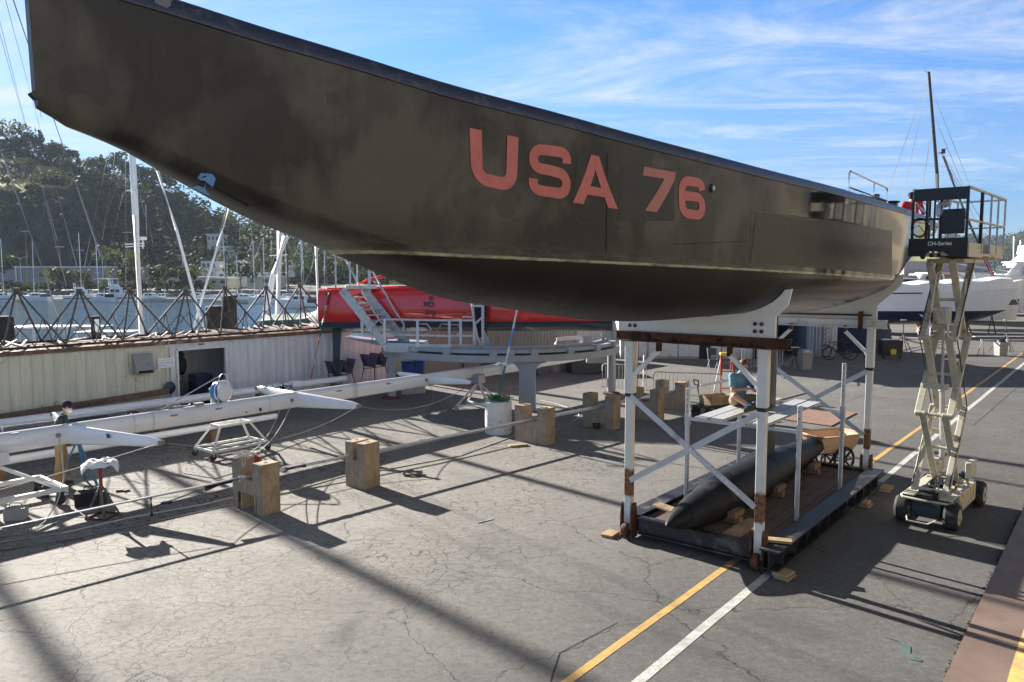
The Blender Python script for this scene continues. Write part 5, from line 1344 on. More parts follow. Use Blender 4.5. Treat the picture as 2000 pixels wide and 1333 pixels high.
figure('person in dark fleece, navy cap, white mask and tan trousers standing behind the mast', (sp.x, sp.y, 0), R(-62),
    dict(pelvis=(0, 0, .95), chest=(0, .05, 1.33), neck=(0, .10, 1.54), head=(0, .16, 1.68), look=(0, .85, -.6), shl=(-.19, .06, 1.48), shr=(.19, .06, 1.48),
         ell=(-.23, .18, 1.22), elr=(.24, .16, 1.21), wrl=(-.10, .40, 1.22), wrr=(.10, .40, 1.26), hdl=(.2, 1, .1), hdr=(-.2, 1, 0),
         hipl=(-.095, 0, .92), hipr=(.095, 0, .92), knl=(-.11, .06, .5), knr=(.11, -.02, .5), anl=(-.12, 0, .09), anr=(.13, -.12, .09), toel=(-.15, .17, .045), toer=(.16, .06, .045)),
    dict(skin=M['skin'], top=M['hood_navy'], legs=M['tan_trouser'], shoe=M['shoe'], cap=M['cap_navy'], mask=M['white_cloth']))
# seated on the scaffold boards behind the fin
sd = Y(-.42, -.50, 1.935)
figure('person in blue T-shirt and khaki shorts seated on scaffold boards with a phone', (sd.x, sd.y, sd.z), R(180+22),
    dict(pelvis=(0, 0, .115), chest=(0, .05, .47), neck=(0, .10, .665), head=(0, .15, .78), look=(0, .75, -.8), shl=(-.19, .07, .59), shr=(.19, .07, .59),
         ell=(-.22, .19, .33), elr=(.245, .16, .33), wrl=(-.04, .38, .40), wrr=(.06, .37, .38), hdl=(.35, 1, .1), hdr=(-.35, 1, .1),
         hipl=(-.1, .04, .11), hipr=(.1, .04, .11), knl=(-.36, .30, .17), knr=(.34, .34, .25), anl=(-.02, .46, .095), anr=(.16, .56, .075), toel=(.16, .53, .045), toer=(.34, .66, .045)),
    dict(skin=M['skin'], top=M['shirt_blue'], legs=M['khaki'], shoe=M['shoe'], hair=M['hair_red'], sock=M['sock'], long_sleeve=False, long_leg=False))
ph = Matrix.Rotation(R(202), 3, 'Z'); pp = sd + ph @ Vector((.0, .47, .40))
m = MB(); m.box(pp, (.075, .012, .15), rot=ph @ Matrix.Rotation(R(35), 3, 'X')); m.build('phone', M['black'], None, label='small dark phone held by the seated person in the blue T-shirt', cat='phone', bevel=.004)
# red shirt on the after deck
rs = Y(9.0, .55, zdeck(9.0)-.02)
figure('person in red shirt and dark cap sitting on the stern of the black yacht', (rs.x, rs.y, rs.z), R(-10),
    dict(pelvis=(0, 0, .13), chest=(0, .08, .46), neck=(0, .15, .65), head=(0, .21, .77), look=(.3, .9, -.35), shl=(-.2, .10, .58), shr=(.2, .10, .58),
         ell=(-.30, .10, .33), elr=(.30, .12, .33), wrl=(-.28, .3, .2), wrr=(.26, .34, .2), hipl=(-.1, .05, .12), hipr=(.1, .05, .12), knl=(-.16, .42, .38), knr=(.18, .42, .38), anl=(-.14, .62, .09), anr=(.16, .62, .09), toel=(-.15, .82, .045), toer=(.18, .82, .045)),
    dict(skin=M['skin'], top=M['red_cloth'], legs=M['antifoul'], shoe=M['shoe'], hair=M['hair_dark'], cap=M['cap_navy'], brim=True))
# painter in coveralls working on the far white boat
wc = G(1812, 656)
figure('person in pale hooded coverall reaching up to work on the white hull at right', (wc.x, wc.y, 0), R(60),
    dict(pelvis=(0, 0, .93), chest=(0, .06, 1.28), neck=(0, .08, 1.48), head=(0, .10, 1.61), look=(0, 1, .1), shl=(-.19, .07, 1.42), shr=(.19, .07, 1.42),
         ell=(-.30, .30, 1.36), elr=(.24, .32, 1.36), wrl=(-.16, .50, 1.48), wrr=(.1, .52, 1.5), hipl=(-.1, 0, .9), hipr=(.1, 0, .9), knl=(-.12, .04, .49), knr=(.12, 0, .49), anl=(-.13, 0, .09), anr=(.14, -.06, .09), toel=(-.15, .17, .045), toer=(.16, .12, .045)),
    dict(skin=M['skin'], top=M['coverall'], legs=M['coverall'], shoe=M['white_cloth'], hood=M['coverall']))
# ------------------------------------------------------------------ workshop containers along the quay
NW = -18.05; CW_, CH_ = 2.44, 2.42
def corr_wall(m, s0, s1, n, z0, z1, pitch=.28, depth=.028, holes=()):
    """box-profile sheet; holes are (s0,s1,z0,z1)"""
    s = s0; prof = []
    while s < s1 - 1e-6:
        for ds, dn in ((0, 0), (pitch*.36, 0), (pitch*.5, -depth), (pitch*.86, -depth)):
            if s + ds < s1: prof.append((s + ds, dn))
        s += pitch
    prof.append((s1, 0))
    for h in holes:
        prof = [p for p in prof if not (h[0]-.01 < p[0] < h[1]+.01)] + [(h[0], 0), (h[1], 0)]
    prof.sort()
    for (a, da), (b, db) in zip(prof[:-1], prof[1:]):
        spans = [(z0, z1)]
        for h in holes:
            if a >= h[0]-1e-4 and b <= h[1]+1e-4: spans = [q for q in ((z0, h[2]), (h[3], z1)) if q[1]-q[0] > .01]
        for q0, q1 in spans:
            m.add([Y(a, n+da, q0), Y(b, n+db, q0), Y(b, n+db, q1), Y(a, n+da, q1)], [(0, 1, 2, 3)])
def container(label, s0, s1, mat, holes=(), name='workshop_container'):
    t = thing(name, label, 'container', Y((s0+s1)/2, NW-CW_/2, 0), YAW)
    m = MB(); corr_wall(m, s0+.1, s1-.1, NW, .14, CH_-.14, holes=holes); o = m.build('front_wall', mat, t, smooth=0, keep=True)
    sd_ = o.modifiers.new('t', 'SOLIDIFY'); sd_.thickness = .006
    m = MB(); m.box(Y((s0+s1)/2, NW-CW_+.03, CH_/2), (s1-s0-.2, .04, CH_-.2), rz=YAW); m.build('rear_wall', mat, t)
    m = MB()
    for s in (s0+.06, s1-.06): m.cut().box(Y(s, NW-CW_/2, CH_/2), (.05, CW_-.2, CH_-.2), rz=YAW)
    m.build('end_wall', mat, t)
    m = MB(); m.box(Y((s0+s1)/2, NW-CW_/2, CH_-.04), (s1-s0-.1, CW_-.1, .04), rz=YAW); m.build('roof', M['rust'], t)
    m = MB(); m.box(Y((s0+s1)/2, NW-CW_/2, .1), (s1-s0-.1, CW_-.1, .06), rz=YAW); m.build('floor', M['dark_in'], t)
    m = MB()
    for s in (s0+.05, s1-.05):
        for n in (NW-.03, NW-CW_+.03): m.cut().box(Y(s, n, CH_/2), (.12, .12, CH_), rz=YAW)
    m.build('corner_post', mat, t)
    m = MB()
    for n in (NW+.005, NW-CW_): m.cut().box(Y((s0+s1)/2, n, CH_-.07), (s1-s0, .10, .12), rz=YAW); m.cut().box(Y((s0+s1)/2, n, .07), (s1-s0, .10, .12), rz=YAW)
    m.build('rail', M['rail_rust'], t)
    return t
M['rail_rust'] = corrugated('rusty rail', (.42, .36, .25), (.13, .065, .03), .9, 3.5)
cA = container('long cream workshop container at left with a grey vent box on its wall', -17, -2.86, corrugated('cream container', (.74, .68, .49), amt=.06))
DOOR = (-2.55, -.92, .12, 2.06)
cB = container('pale grey workshop container with a dark open doorway, beside the cream one', -2.80, 6.6, corrugated('pale container', (.76, .75, .74), amt=.05, rust=(.28, .22, .19)), holes=(DOOR,))
m = MB()
m.cut().box(Y(DOOR[0]-.03, NW+.01, 1.1), (.07, .1, 1.98), rz=YAW); m.cut().box(Y(DOOR[1]+.03, NW+.01, 1.1), (.07, .1, 1.98), rz=YAW); m.cut().box(Y(sum(DOOR[:2])/2, NW+.01, 2.09), (1.7, .1, .06), rz=YAW)
m.build('door_frame', M['white'], cB)
# what stands inside the doorway
m = MB(); m.box(Y(-1.7, NW-CW_+.08, 1.62), (1.1, .03, .6), rz=YAW); ww = m.build('window', paint('lit window', (.35, .42, .46), .1), cB); 
m = MB(); m.beam(Y(-1.7, NW-CW_+.11, 1.3), Y(-1.7, NW-CW_+.11, 1.92), .05, .03); m.beam(Y(-2.3, NW-CW_+.11, 1.3), Y(-1.1, NW-CW_+.11, 1.3), .05, .03); m.beam(Y(-2.3, NW-CW_+.11, 1.92), Y(-1.1, NW-CW_+.11, 1.92), .05, .03); m.build('window_frame', M['white'], ww)
def inside(name, label, fn, mat, cat):
    m = MB(); fn(m); m.build(name, M[mat], None, label=label, cat=cat, bevel=.006)
inside('workbench', 'dark workbench inside the open container doorway', lambda m: (m.box(Y(-2.1, NW-1.6, .82), (.9, .6, .06), rz=YAW), m.box(Y(-2.45, NW-1.6, .48), (.06, .5, .66), rz=YAW), m.box(Y(-1.75, NW-1.6, .48), (.06, .5, .66), rz=YAW)), 'timber', 'workbench')
inside('tool_chest', 'dark blue tool chest inside the open container doorway', lambda m: [m.box(Y(-1.2, NW-1.1, .28 + i*.24), (.6, .5, .22), rz=YAW) for i in range(4)], 'navy', 'tool chest')
inside('paper_heap', 'pale heap of papers on the workbench inside the doorway', lambda m: [m.box(Y(-2.1 + rnd.uniform(-.3, .3), NW-1.55 + rnd.uniform(-.15, .15), .87 + i*.012), (.25, .2, .012), rz=rnd.uniform(0, 3)) for i in range(6)], 'white_cloth', 'papers')
inside('work_jacket', 'black jacket hanging inside the open container doorway', lambda m: (m.blob(Y(-1.45, NW-1.9, 1.35), (.2, .14, .34)), m.blob(Y(-1.45, NW-1.9, 1.72), (.11, .1, .13))), 'black', 'jacket')
# vent box, sign, small fittings
vb = Y(-3.72, NW + .02, 1.78)
t = thing('vent_box', 'grey hooded vent box on the cream container wall', 'vent', vb, YAW)
m = MB(); m.prism([(0, .30), (.07, .30), (.30, -.16), (.30, -.30), (0, -.30)], vb - E1*.28, E2, Vector((0, 0, 1)), E1*.56); m.build('hood', M['grey_plastic'], t, bevel=.008)
m = MB(); m.box(vb + E2*.012, (.72, .03, .70), rz=YAW); m.build('mounting_frame', M['cream_lift'], t)
m = MB(); m.box(vb + E2*.302 + Vector((0, 0, -.24)), (.44, .01, .08), rz=YAW); m.build('vent_slot', M['dark_in'], t)
sg_ = thing('notice_sign', 'small white notice with lines of lettering beside the container doorway', 'sign', Y(-2.95, NW+.05, 1.72), YAW)
m = MB(); m.box(Y(-2.95, NW+.045, 1.72), (.54, .016, .30), rz=YAW); m.build('panel', M['gloss_white'], sg_)
for i, (tx, w_) in enumerate((('DO NOT ENTER', .44), ('WITHOUT PERMISSION', .46), ('PRIVATE', .22))):
    text_obj(tx, 'sign_lettering', M['letter_blue'], sg_, Y(-3.18, NW+.055, 1.79 - i*.085), E1, Vector((0, 0, 1)), .045, w_, depth=.0)
m = MB(); m.box(Y(-1.75, NW+.03, 2.22), (.2, .01, .035), rz=YAW); m.build('red_tag', M['red_paint'], cB)
m = MB(); m.cut().lathe([(.02, 0), (.16, .02), (.2, .06), (.1, .1)], Y(-2.93, NW+.12, .95), E2, 10); m.build('hose_reel', M['navy'], cA)
m = MB(); m.beam(Y(-11, NW+.28, .60), Y(-3.0, NW+.24, .86), .14, .16); m.build('timber_beam', M['timber'], None, label='long orange brown timber beam lying along the cream container wall', cat='beam', bevel=.01)
for (s, n, sz, lab, mt) in ((-7.8, -17.3, (1.6, .7, .5), 'grey crate of parts below the timber beam on the left', 'grey_plastic'), (-5.6, -17.35, (1.2, .6, .42), 'dark metal bin of parts below the timber beam, right of the grey crate', 'antifoul'), (-4.2, -17.4, (.9, .5, .55), 'stained pale box below the timber beam near the doorway', 'concrete')):
    m = MB(); m.box(Y(s, n, sz[2]/2), sz, rz=YAW + rnd.uniform(-.1, .1)); o = m.build('parts_crate', M[mt], None, label=lab, cat='crate', group='crates by the cream container', bevel=.015)
for i in range(2):
    t = thing('sail_rack', ['black steel stand with two grey slings against the container, left one', 'black steel stand with two purple slings, nearer the track column'][i], 'rack', Y(3.2 + i*1.65, NW+.9, 0), YAW, 'racks against the pale container')
    o = Y(3.2 + i*1.65, NW+.85, 0); z0 = .98 + .12*i
    m = MB()
    for ds in (-.55, 0, .55):
        m.cut().beam(o + E1*ds + Vector((0, 0, .0)), o + E1*ds + Vector((0, 0, 1.0 if ds == 0 else z0+.45)) if ds == 0 else o + E1*ds*.9 + Vector((0, 0, z0+.45)), .035, .035) if ds == 0 else m.cut().path([o + E1*ds*1.5, o + E1*ds + Vector((0, 0, z0-.25)), o + E1*ds + Vector((0, 0, z0+.35))], .02, 6)
    m.cut().beam(o - E1*.55 + Vector((0, 0, z0-.2)), o + E1*.55 + Vector((0, 0, z0-.2)), .03, .03); m.cut().beam(o - E1*.55 - E2*.3 + Vector((0, 0, .03)), o + E1*.55 - E2*.3 + Vector((0, 0, .03)), .03, .03)
    m.build('frame', M['black'], t)
    for j, ds in enumerate((-.27, .27)):
        vs_ = []; 
        for a in range(9):
            u = a/8; w_ = .24*(1-.0*u); zz_ = z0 + .35 - .5*math.sin(math.pi*u)*1.0
            for sx in (-1, 1): vs_.append(o + E1*(ds + (u-.5)*.50) + E2*(.25*sx) + Vector((0, 0, zz_)))
        m = MB(); m.add(vs_, [(2*a, 2*a+1, 2*a+3, 2*a+2) for a in range(8)]); q = m.build('sling', M['purple' if (i+j) % 2 else 'antifoul'], t, smooth=60); q.modifiers.new('t', 'SOLIDIFY').thickness = .012
cC = container('shabby grey brown container farther along the quay, below the red boat', 8.0, 20.0, corrugated('grey brown container', (.26, .24, .20), amt=.2))
# ------------------------------------------------------------------ pyramid space frame lying on the container roofs
fr = thing('space_frame', 'rusty pipe truss of open pyramids lying along the container roofs', 'truss', Y(-3, NW-1.2, CH_), YAW)
zr = CH_ + .06; n0, n1 = NW-.25, NW-2.05
M['pipe'] = paint('weathered pipe', (.115, .105, .10), .6, var=.3, scale=5, dirt=(.14, .07, .035), dirt_amt=.4, dirt_scale=3)
M['pipe_pale'] = paint('peeling pale pipe', (.52, .48, .42), .6, var=.2, scale=5, dirt=(.2, .1, .05), dirt_amt=.35, dirt_scale=4)
for i in range(8):
    s = -8.1 + i*1.6; ap = Y(s + rnd.uniform(-.1, .1), (n0+n1)/2 + rnd.uniform(-.15, .15), zr + 1.55 + rnd.uniform(-.06, .05)); h_ = .80
    cs = [Y(s-h_, n0, zr), Y(s+h_, n0, zr), Y(s+h_, n1, zr), Y(s-h_, n1, zr)]
    m = MB()
    for c in cs: m.tube(c, ap, .03, n=8)
    mids = [c.lerp(ap, .48) for c in cs]
    for a in range(4):
        b = (a+1) % 4; mid = cs[a].lerp(cs[b], .5)
        if rnd.random() < .8: m.tube(mids[a], mid, .016, n=6)
        if rnd.random() < .8: m.tube(mids[b], mid, .016, n=6)
    m.tube(ap - Vector((0, 0, .05)), ap + Vector((0, 0, .05)), .085, n=12)
    m.build('pyramid', M['pipe'], fr)
m = MB()
for n in (n0, n1): m.cut().tube(Y(-9.4, n, zr-.02), Y(4.0, n, zr-.02), .035)
m.build('chord', M['rust'], fr)
for i in range(34):
    s = -9.2 + i*.39 + rnd.uniform(-.1, .1); m = MB(); m.beam(Y(s + rnd.uniform(-.5, .1), n0 + rnd.uniform(-.1, .18), zr + .02 + rnd.uniform(0, .06)), Y(s + rnd.uniform(.2, 1.0), n1 + rnd.uniform(-.2, .4), zr + .02 + rnd.uniform(0, .06)), .05, .05)
    m.build('batten', M['pipe_pale'], fr)
# ------------------------------------------------------------------ red hull on its stand
RA = math.atan2(-1.5, 12.0); ru = Vector((math.cos(RA), math.sin(RA), 0)); rv = Vector((-math.sin(RA), math.cos(RA), 0))
rl = D(632, 600, 28.4); RO = Vector((rl.x, rl.y, 0))
rp_ = lambda x, y, z: RO + ru*x + rv*y + Vector((0, 0, z))
red = thing('red_boat', 'glossy red racing multihull with dark underbody behind the stairs', 'sailboat', RO, RA)
def red_ring(x):
    L_ = 10.6
    w_ = .75*min(1, (L_-x)/3.5 + .10)**.6 if x > 7 else .75*min(1, .75 + x/6)
    ztop = 3.92 + .12*math.sin(min(1, x/6)*math.pi/2) - (.0 if x < 4 else .18*((x-4)/6.6)**1.4); zb_ = 2.42 + .10*(x/10.6)
    if x > 10.2: ztop = ztop - (x-10.2)*1.5
    pts = [(-w_, zb_+.38), (-w_*1.0, ztop-.25), (-w_*.82, ztop-.04), (-w_*.5, ztop+.04), (0, ztop+.06), (w_*.5, ztop+.04), (w_*.82, ztop-.04), (w_, ztop-.25), (w_, zb_+.38), (w_*.86, zb_+.14), (w_*.45, zb_), (0, zb_-.04), (-w_*.45, zb_), (-w_*.86, zb_+.14)]
    return [(y, z) for y, z in pts]
xs = [0, .15, .6, 1.5, 3, 4.5, 6, 7.5, 9, 9.8, 10.2, 10.45, 10.6]
m = MB(); m.loft([[rp_(x, y, z) for y, z in red_ring(x)] for x in xs]); 
n_ = 14
k = N('red hull with dark bottom'); zc = k.sep()['Z']; xc = k.sep()['X']
k.set(Base_Color=k.mix(k.ramp(k.math('SUBTRACT', zc, k.math('MULTIPLY', xc, .0095)), 2.755, 2.765), (.035, .045, .062), (.62, .02, .022)), Roughness=k.ramp(zc, 2.755, 2.765, .4, .07), Coat_Weight=.6, Coat_Roughness=.03)
m.build('hull', k.done(), red, smooth=40)
m = MB(); m.path([rp_(x, -.62, red_ring(x)[4][1]-.02) for x in (.4, 3, 6, 9)], .03, 6); m.build('gunwale', M['red_gloss'], red)
m = MB(); m.cut().beam(rp_(6.05, -1.0, 2.3), rp_(6.05, -1.0, 5.6), .3, .42, ru); m.build('gap_strip', M['dark_in'], red, bevel=.03)  # black strip added to stand for the dark gap in the red side
m = MB(); m.beam(rp_(.5, 0, 2.5), rp_(.42, 0, .62), .09, .34, ru, .06, .2); ru_ = m.build('rudder', M['antifoul'], red, bevel=.02)
m = MB(); m.beam(rp_(.40, -.85, .62), rp_(.40, .85, .62), .2, .025, None); m.build('rudder_wing', M['antifoul'], ru_)
m = MB(); m.path([rp_(.9, .1, 3.95), rp_(1.6, .2, 4.25), rp_(2.3, .2, 4.42), rp_(3.0, .2, 4.46)], .06, 8); m.build('tiller_arm', M['red_gloss'], red)
m = MB(); m.cut().lathe([(.14, 0), (.11, .05), (.09, .08), (.09, .2), (.12, .22)], rp_(4.55, -.2, 4.06), n=18); m.cut().lathe([(.12, 0), (.09, .05), (.08, .18), (.1, .2)], rp_(4.9, .1, 4.06), n=18); m.build('winch', M['black'], red)
m = MB(); m.cut().tube(rp_(4.6, -.3, 4.05), rp_(4.6, -.3, 4.35), .02); m.cut().blob(rp_(5.3, -.45, 4.06), (.12, .06, .05)); m.cut().blob(rp_(5.6, -.5, 4.05), (.1, .05, .04)); m.build('deck_fitting', M['black'], red)
# emblem and word on the red side
def red_side(x, z): return rp_(x, -(red_ring(x)[1][0]*-1) - .006, z)
ex = ((865-632)/ (1195-632))*10.2
o = red_side(ex - .22, 3.03)
text_obj('dna', 'hull_lettering', M['letter_dark'], red, o, ru, Vector((0, 0, 1)), .24, .42, bold=.025)
oc = red_side(ex + .02, 3.32)
m = MB()
for cx, cz, r in ((.0, .10, .11), (.0, .32, .085)):
    m.cut(); N_ = 22; vs_ = []
    for i in range(N_):
        a = 2*math.pi*i/N_
        for rr_ in (r, r-.055): vs_.append(oc + ru*(cx + math.cos(a)*rr_) + Vector((0, 0, cz + math.sin(a)*rr_)) - rv*.004)
    m.add(vs_, [(2*i, 2*i+1, (2*i+3) % (2*N_), (2*i+2) % (2*N_)) for i in range(N_)])
m.cut()
for a, b in (((-.27, .02), (-.10, .20)), ((-.27, .20), (-.10, .02))):
    A = oc + ru*a[0] + Vector((0, 0, a[1])) - rv*.005; B = oc + ru*b[0] + Vector((0, 0, b[1])) - rv*.005; d = (B-A).normalized(); nn = d.cross(rv)*.03
    m.add([A-nn, A+nn, B+nn, B-nn], [(0, 1, 2, 3)])
m.build('hull_emblem', M['letter_dark'], red, smooth=0)
# ------------------------------------------------------------------ curved track on columns
A2, B2, C2 = Vector((-4.37, 27.6)), Vector((.51, 25.2)), Vector((3.73, 28.6))
def circ(a, b, c):
    d = 2*(a.x*(b.y-c.y) + b.x*(c.y-a.y) + c.x*(a.y-b.y)); f = lambda p: p.x*p.x + p.y*p.y
    return Vector(((f(a)*(b.y-c.y) + f(b)*(c.y-a.y) + f(c)*(a.y-b.y))/d, (f(a)*(c.x-b.x) + f(b)*(a.x-c.x) + f(c)*(b.x-a.x))/d))
TCn = circ(A2, B2, C2); TR = (A2-TCn).length
ta0, ta1 = math.atan2(A2.y-TCn.y, A2.x-TCn.x), math.atan2(C2.y-TCn.y, C2.x-TCn.x)
if ta1 < ta0: ta1 += 2*math.pi
tp = lambda u, dr, z: Vector((TCn.x + math.cos(ta0 + (ta1-ta0)*u)*(TR+dr), TCn.y + math.sin(ta0 + (ta1-ta0)*u)*(TR+dr), z))
track = thing('curved_track', 'grey curved double rail track raised on columns in front of the red boat', 'track', (TCn.x, TCn.y, 0), 0)
def band(u0, u1, r0, r1, z0, z1, nn=40):
    m = MB(); m.loft([[tp(u0 + (u1-u0)*i/nn, r0, z0), tp(u0 + (u1-u0)*i/nn, r1, z0), tp(u0 + (u1-u0)*i/nn, r1, z1), tp(u0 + (u1-u0)*i/nn, r0, z1)] for i in range(nn+1)]); return m
band(-.02, 1.0, -.32, .30, 1.62, 1.84).build('lower_beam', M['grey_alu'], track, smooth=30)
band(-.02, 1.0, -.08, .16, 1.90, 2.02).build('rail', M['grey_alu'], track, smooth=30)
band(-.02, 1.0, -.34, -.20, 1.98, 2.10).build('rail', M['grey_alu'], track, smooth=30)
band(-.02, 1.0, -.2, .1, 1.84, 1.90).build('slot', M['dark_in'], track, smooth=30)
for u in (.16, .30, .44, .49, .56, .68, .80, .93):
    m = MB(); c = tp(u, .08, 1.9); m.box(c, (.26, .34, .30), rz=ta0 + (ta1-ta0)*u - math.pi/2); m.build('carriage', M['grey_alu'], track, bevel=.03)
for u, w_, h_ in ((.80, .06, .34), (.94, .06, .34)):
    m = MB(); c = tp(u, -.24, 2.18); m.box(c, (.5, .04, .3), rz=ta0 + (ta1-ta0)*u + math.pi/2); m.build('end_plate', M['grey_alu'], track, bevel=.1)
# centre column with flared head
cc = Vector((B2.x, B2.y, 0)); cr = Vector((math.cos(-.12), math.sin(-.12), 0)); cf = Vector((-cr.y, cr.x, 0))
w0 = .26; pts = [(-w0-.02, 0), (w0+.02, 0), (w0, 1.2)] + [(w0 + .36*(1-math.cos(a)), 1.2 + .40*math.sin(a)) for a in [math.pi/2*i/8 for i in range(1, 9)]]
pts += [(-x, z) for x, z in pts[::-1][:-2]] + []
pts = [(-w0-.02, 0), (w0+.02, 0), (w0, 1.2)] + [(w0 + .36*(1-math.cos(a)), 1.2 + .40*math.sin(a)) for a in [math.pi/2*i/8 for i in range(1, 9)]]
pts = pts + [(-x, z) for x, z in reversed(pts[2:])]
m = MB(); m.prism(pts, cc - cf*.16, cr, Vector((0, 0, 1)), cf*.32); m.build('column', M['grey_alu'], track, bevel=.03)
m = MB(); m.box(cc + Vector((0, 0, .02)), (.8, .6, .04), rz=-.12); m.build('foot_plate', M['grey_alu'], track)
for q in (A2, C2):
    c = Vector((q.x, q.y, 0)); m = MB(); m.tube(c, c + Vector((0, 0, 1.66)), .16, n=20); m.build('column', M['grey_alu'], track); m = MB(); m.lathe([(.34, 0), (.34, .05), (.2, .09)], c, n=20); m.build('foot_plate', M['rust'], track)
m = MB(); m.box(Vector((A2.x, A2.y, 1.72)), (.42, .5, .4), rz=0); m.build('bracket', M['grey_alu'], track, bevel=.02)
# pointed fairing running out to the left
m = MB(); a = D(660, 640, 28.6); m.prism([(0, .14), (.9, .05), (3.0, -.02), (3.05, -.34), (1.7, -.20), (.6, .0)], Vector((-6.2, 28.0, 2.05)), Vector((.99, -.13, 0)), Vector((0, 0, 1)), Vector((.1, .9, 0))); m.build('pointed_fairing', M['grey_alu'], track, bevel=.01)
m = MB(); m.box(D(1110, 640, 28.3), (.1, .3, .1)); 
c0 = D(1085, 668, 28.6); m = MB(); m.path([c0 + Vector((0, 0, -.1)), c0 + Vector((.05, 0, .1)), c0 + Vector((.9, 0, .16)), c0 + Vector((1.0, 0, .1)), c0 + Vector((1.0, 0, -.25))], .07, 10); m.build('arm', M['gloss_white'], track)
c0 = D(1165, 700, 28.4); m = MB(); m.box(c0, (.75, .35, .34)); m.build('hanging_box', M['grey_alu'], track, bevel=.02)
# ------------------------------------------------------------------ boarding stairs and railed platform
stt = thing('boarding_stairs', 'pale grey steel stairs leading up to the red boat', 'stairs', D(700, 640, 26.9) * 1.0, 0)
sA = lambda px, py, d=26.9: D(px, py, d)
def sp2(px, py): return (D(px, py, 26.7), D(px, py, 26.7) + Vector((.36, .9, 0)))
a0, b0 = D(668, 566, 26.7), D(752, 672, 26.4)
off = Vector((.62, .62, 0))
for o_ in (Vector((0, 0, 0)), off):
    m = MB(); m.beam(a0 + o_, b0 + o_, .06, .30); m.build('stringer', M['grey_alu2'] if 'grey_alu2' in M else M['galv'], stt)
for i in range(9):
    u = (i+.6)/9.2; c = a0.lerp(b0, u) + off*.5; m = MB(); m.box(c + Vector((0, 0, .05)), (.30, off.length, .04), rz=math.atan2(off.y, off.x) - math.pi/2); m.build('tread', M['galv'], stt)
m = MB(); top = [D(655, 561, 26.7), D(712, 561, 26.7)]; c = (top[0]+top[1])/2 + off*.5; m.box(c, (1.05, .95, .12), rz=.25); m.build('landing', M['galv'], stt)
m = MB()
for q in (D(656, 558, 26.7), D(684, 558, 26.7), D(656, 558, 26.7) + off): m.cut().beam(q, q + Vector((0, 0, 1.05)), .05, .05)
m.cut().beam(D(709, 570, 26.7) + off*.3, D(709, 510, 26.7) + off*.3, .09, .09); m.cut().beam(D(708, 655, 26.6), D(708, 600, 26.6), .08, .08); m.build('rail_post', M['galv'], stt)
m = MB()
for o_ in (Vector((0, 0, 0)), off):
    m.cut().path([a0 + o_ + Vector((-.5, 0, 1.1)), a0 + o_ + Vector((.1, 0, 1.08)), b0 + o_ + Vector((-.35, 0, 1.08)), b0 + o_ + Vector((-.05, 0, .65)), b0 + o_ + Vector((-.05, 0, .3))], .035, 8)
m.build('handrail', M['galv'], stt)
m = MB(); m.cut().beam(D(708, 655, 27.2), D(708, 612, 27.2), .12, .12); m.cut().box(D(712, 652, 27.0), (.9, .5, .1), rz=.2); m.build('base_support', M['galv'], stt)
plat = thing('railed_platform', 'pale grey railed working platform on top of the curved track', 'platform', D(840, 680, 26.2), 0)
pz = D(757, 684, 26.4).z
pc = [(752, 686), (816, 692), (878, 696), (925, 692)]
pp_ = [Vector((D(px, 684, 26.3 - .35*i).x, 26.3 - .35*i if i < 3 else 25.7, pz)) for i, (px, py) in enumerate(pc)]
back = [p + Vector((.35, 1.15, 0)) for p in pp_]
m = MB(); m.loft([[p + Vector((0, 0, -.06)), q + Vector((0, 0, -.06)), q, p] for p, q in zip(pp_, back)]); m.build('deck', M['galv'], plat)
m = MB()
for i in range(3): m.cut().beam(pp_[i] + Vector((0, 0, .13)), pp_[i+1] + Vector((0, 0, .13)), .04, .26)
m.build('toe_board', M['galv'], plat)
m = MB()
for p in pp_ + [pp_[2].lerp(pp_[3], .45)]: m.cut().beam(p, p + Vector((0, 0, 1.06)), .085, .085)
m.build('post', M['galv'], plat)
m = MB()
for i in range(3):
    for h in (.55, 1.07): m.cut().beam(pp_[i] + Vector((0, 0, h)), pp_[i+1] + Vector((0, 0, h)), .06, .06)
    if i < 2: m.cut().path([back[i] + Vector((0, 0, .3)), back[i] + Vector((.35, 0, .85)), back[i+1] + Vector((-.15, 0, .85)), back[i+1] + Vector((0, 0, .65)), back[i+1] + Vector((-.4, 0, .3))], .03, 6)
m.cut().path([pp_[0] + Vector((-.45, 0, .2)), pp_[0] + Vector((-.4, 0, .85)), pp_[0] + Vector((-.2, 0, 1.05)), pp_[0] + Vector((0, 0, 1.07))], .03, 8)
m.cut().beam(back[0] + Vector((.3, 0, 1.15)), back[3] + Vector((0, 0, 1.1)), .07, .07); m.cut().beam(back[0] + Vector((.3, 0, 0)), back[0] + Vector((.3, 0, 1.15)), .07, .07); m.build('guard_rail', M['galv'], plat)
# tall curved ladder at its right end
lad = thing('access_ladder', 'tall pale grey ladder with one curved rail at the right end of the platform', 'ladder', D(945, 690, 26.0), 0)
L0 = D(945, 692, 26.0); m = MB()
m.cut().path([D(925, 560, 26), D(922, 590, 26), D(925, 625, 26), D(932, 660, 26), D(944, 690, 26)], .05, 8)
m.cut().beam(D(943, 560, 26), D(943, 690, 26), .09, .09); m.build('side_rail', M['galv'], lad)
m = MB(); m.cut().beam(D(923, 598, 26), D(943, 598, 26), .06, .07); m.cut().beam(D(927, 634, 26), D(944, 618, 26), .06, .07); m.build('rung', M['galv'], lad)
m = MB(); m.prism([(0, 0), (.35, 0), (0, .8)], D(946, 690, 26), Vector((1, 0, 0)), Vector((0, 0, 1)), Vector((0, .06, 0))); m.build('gusset', M['grey_alu'], lad)
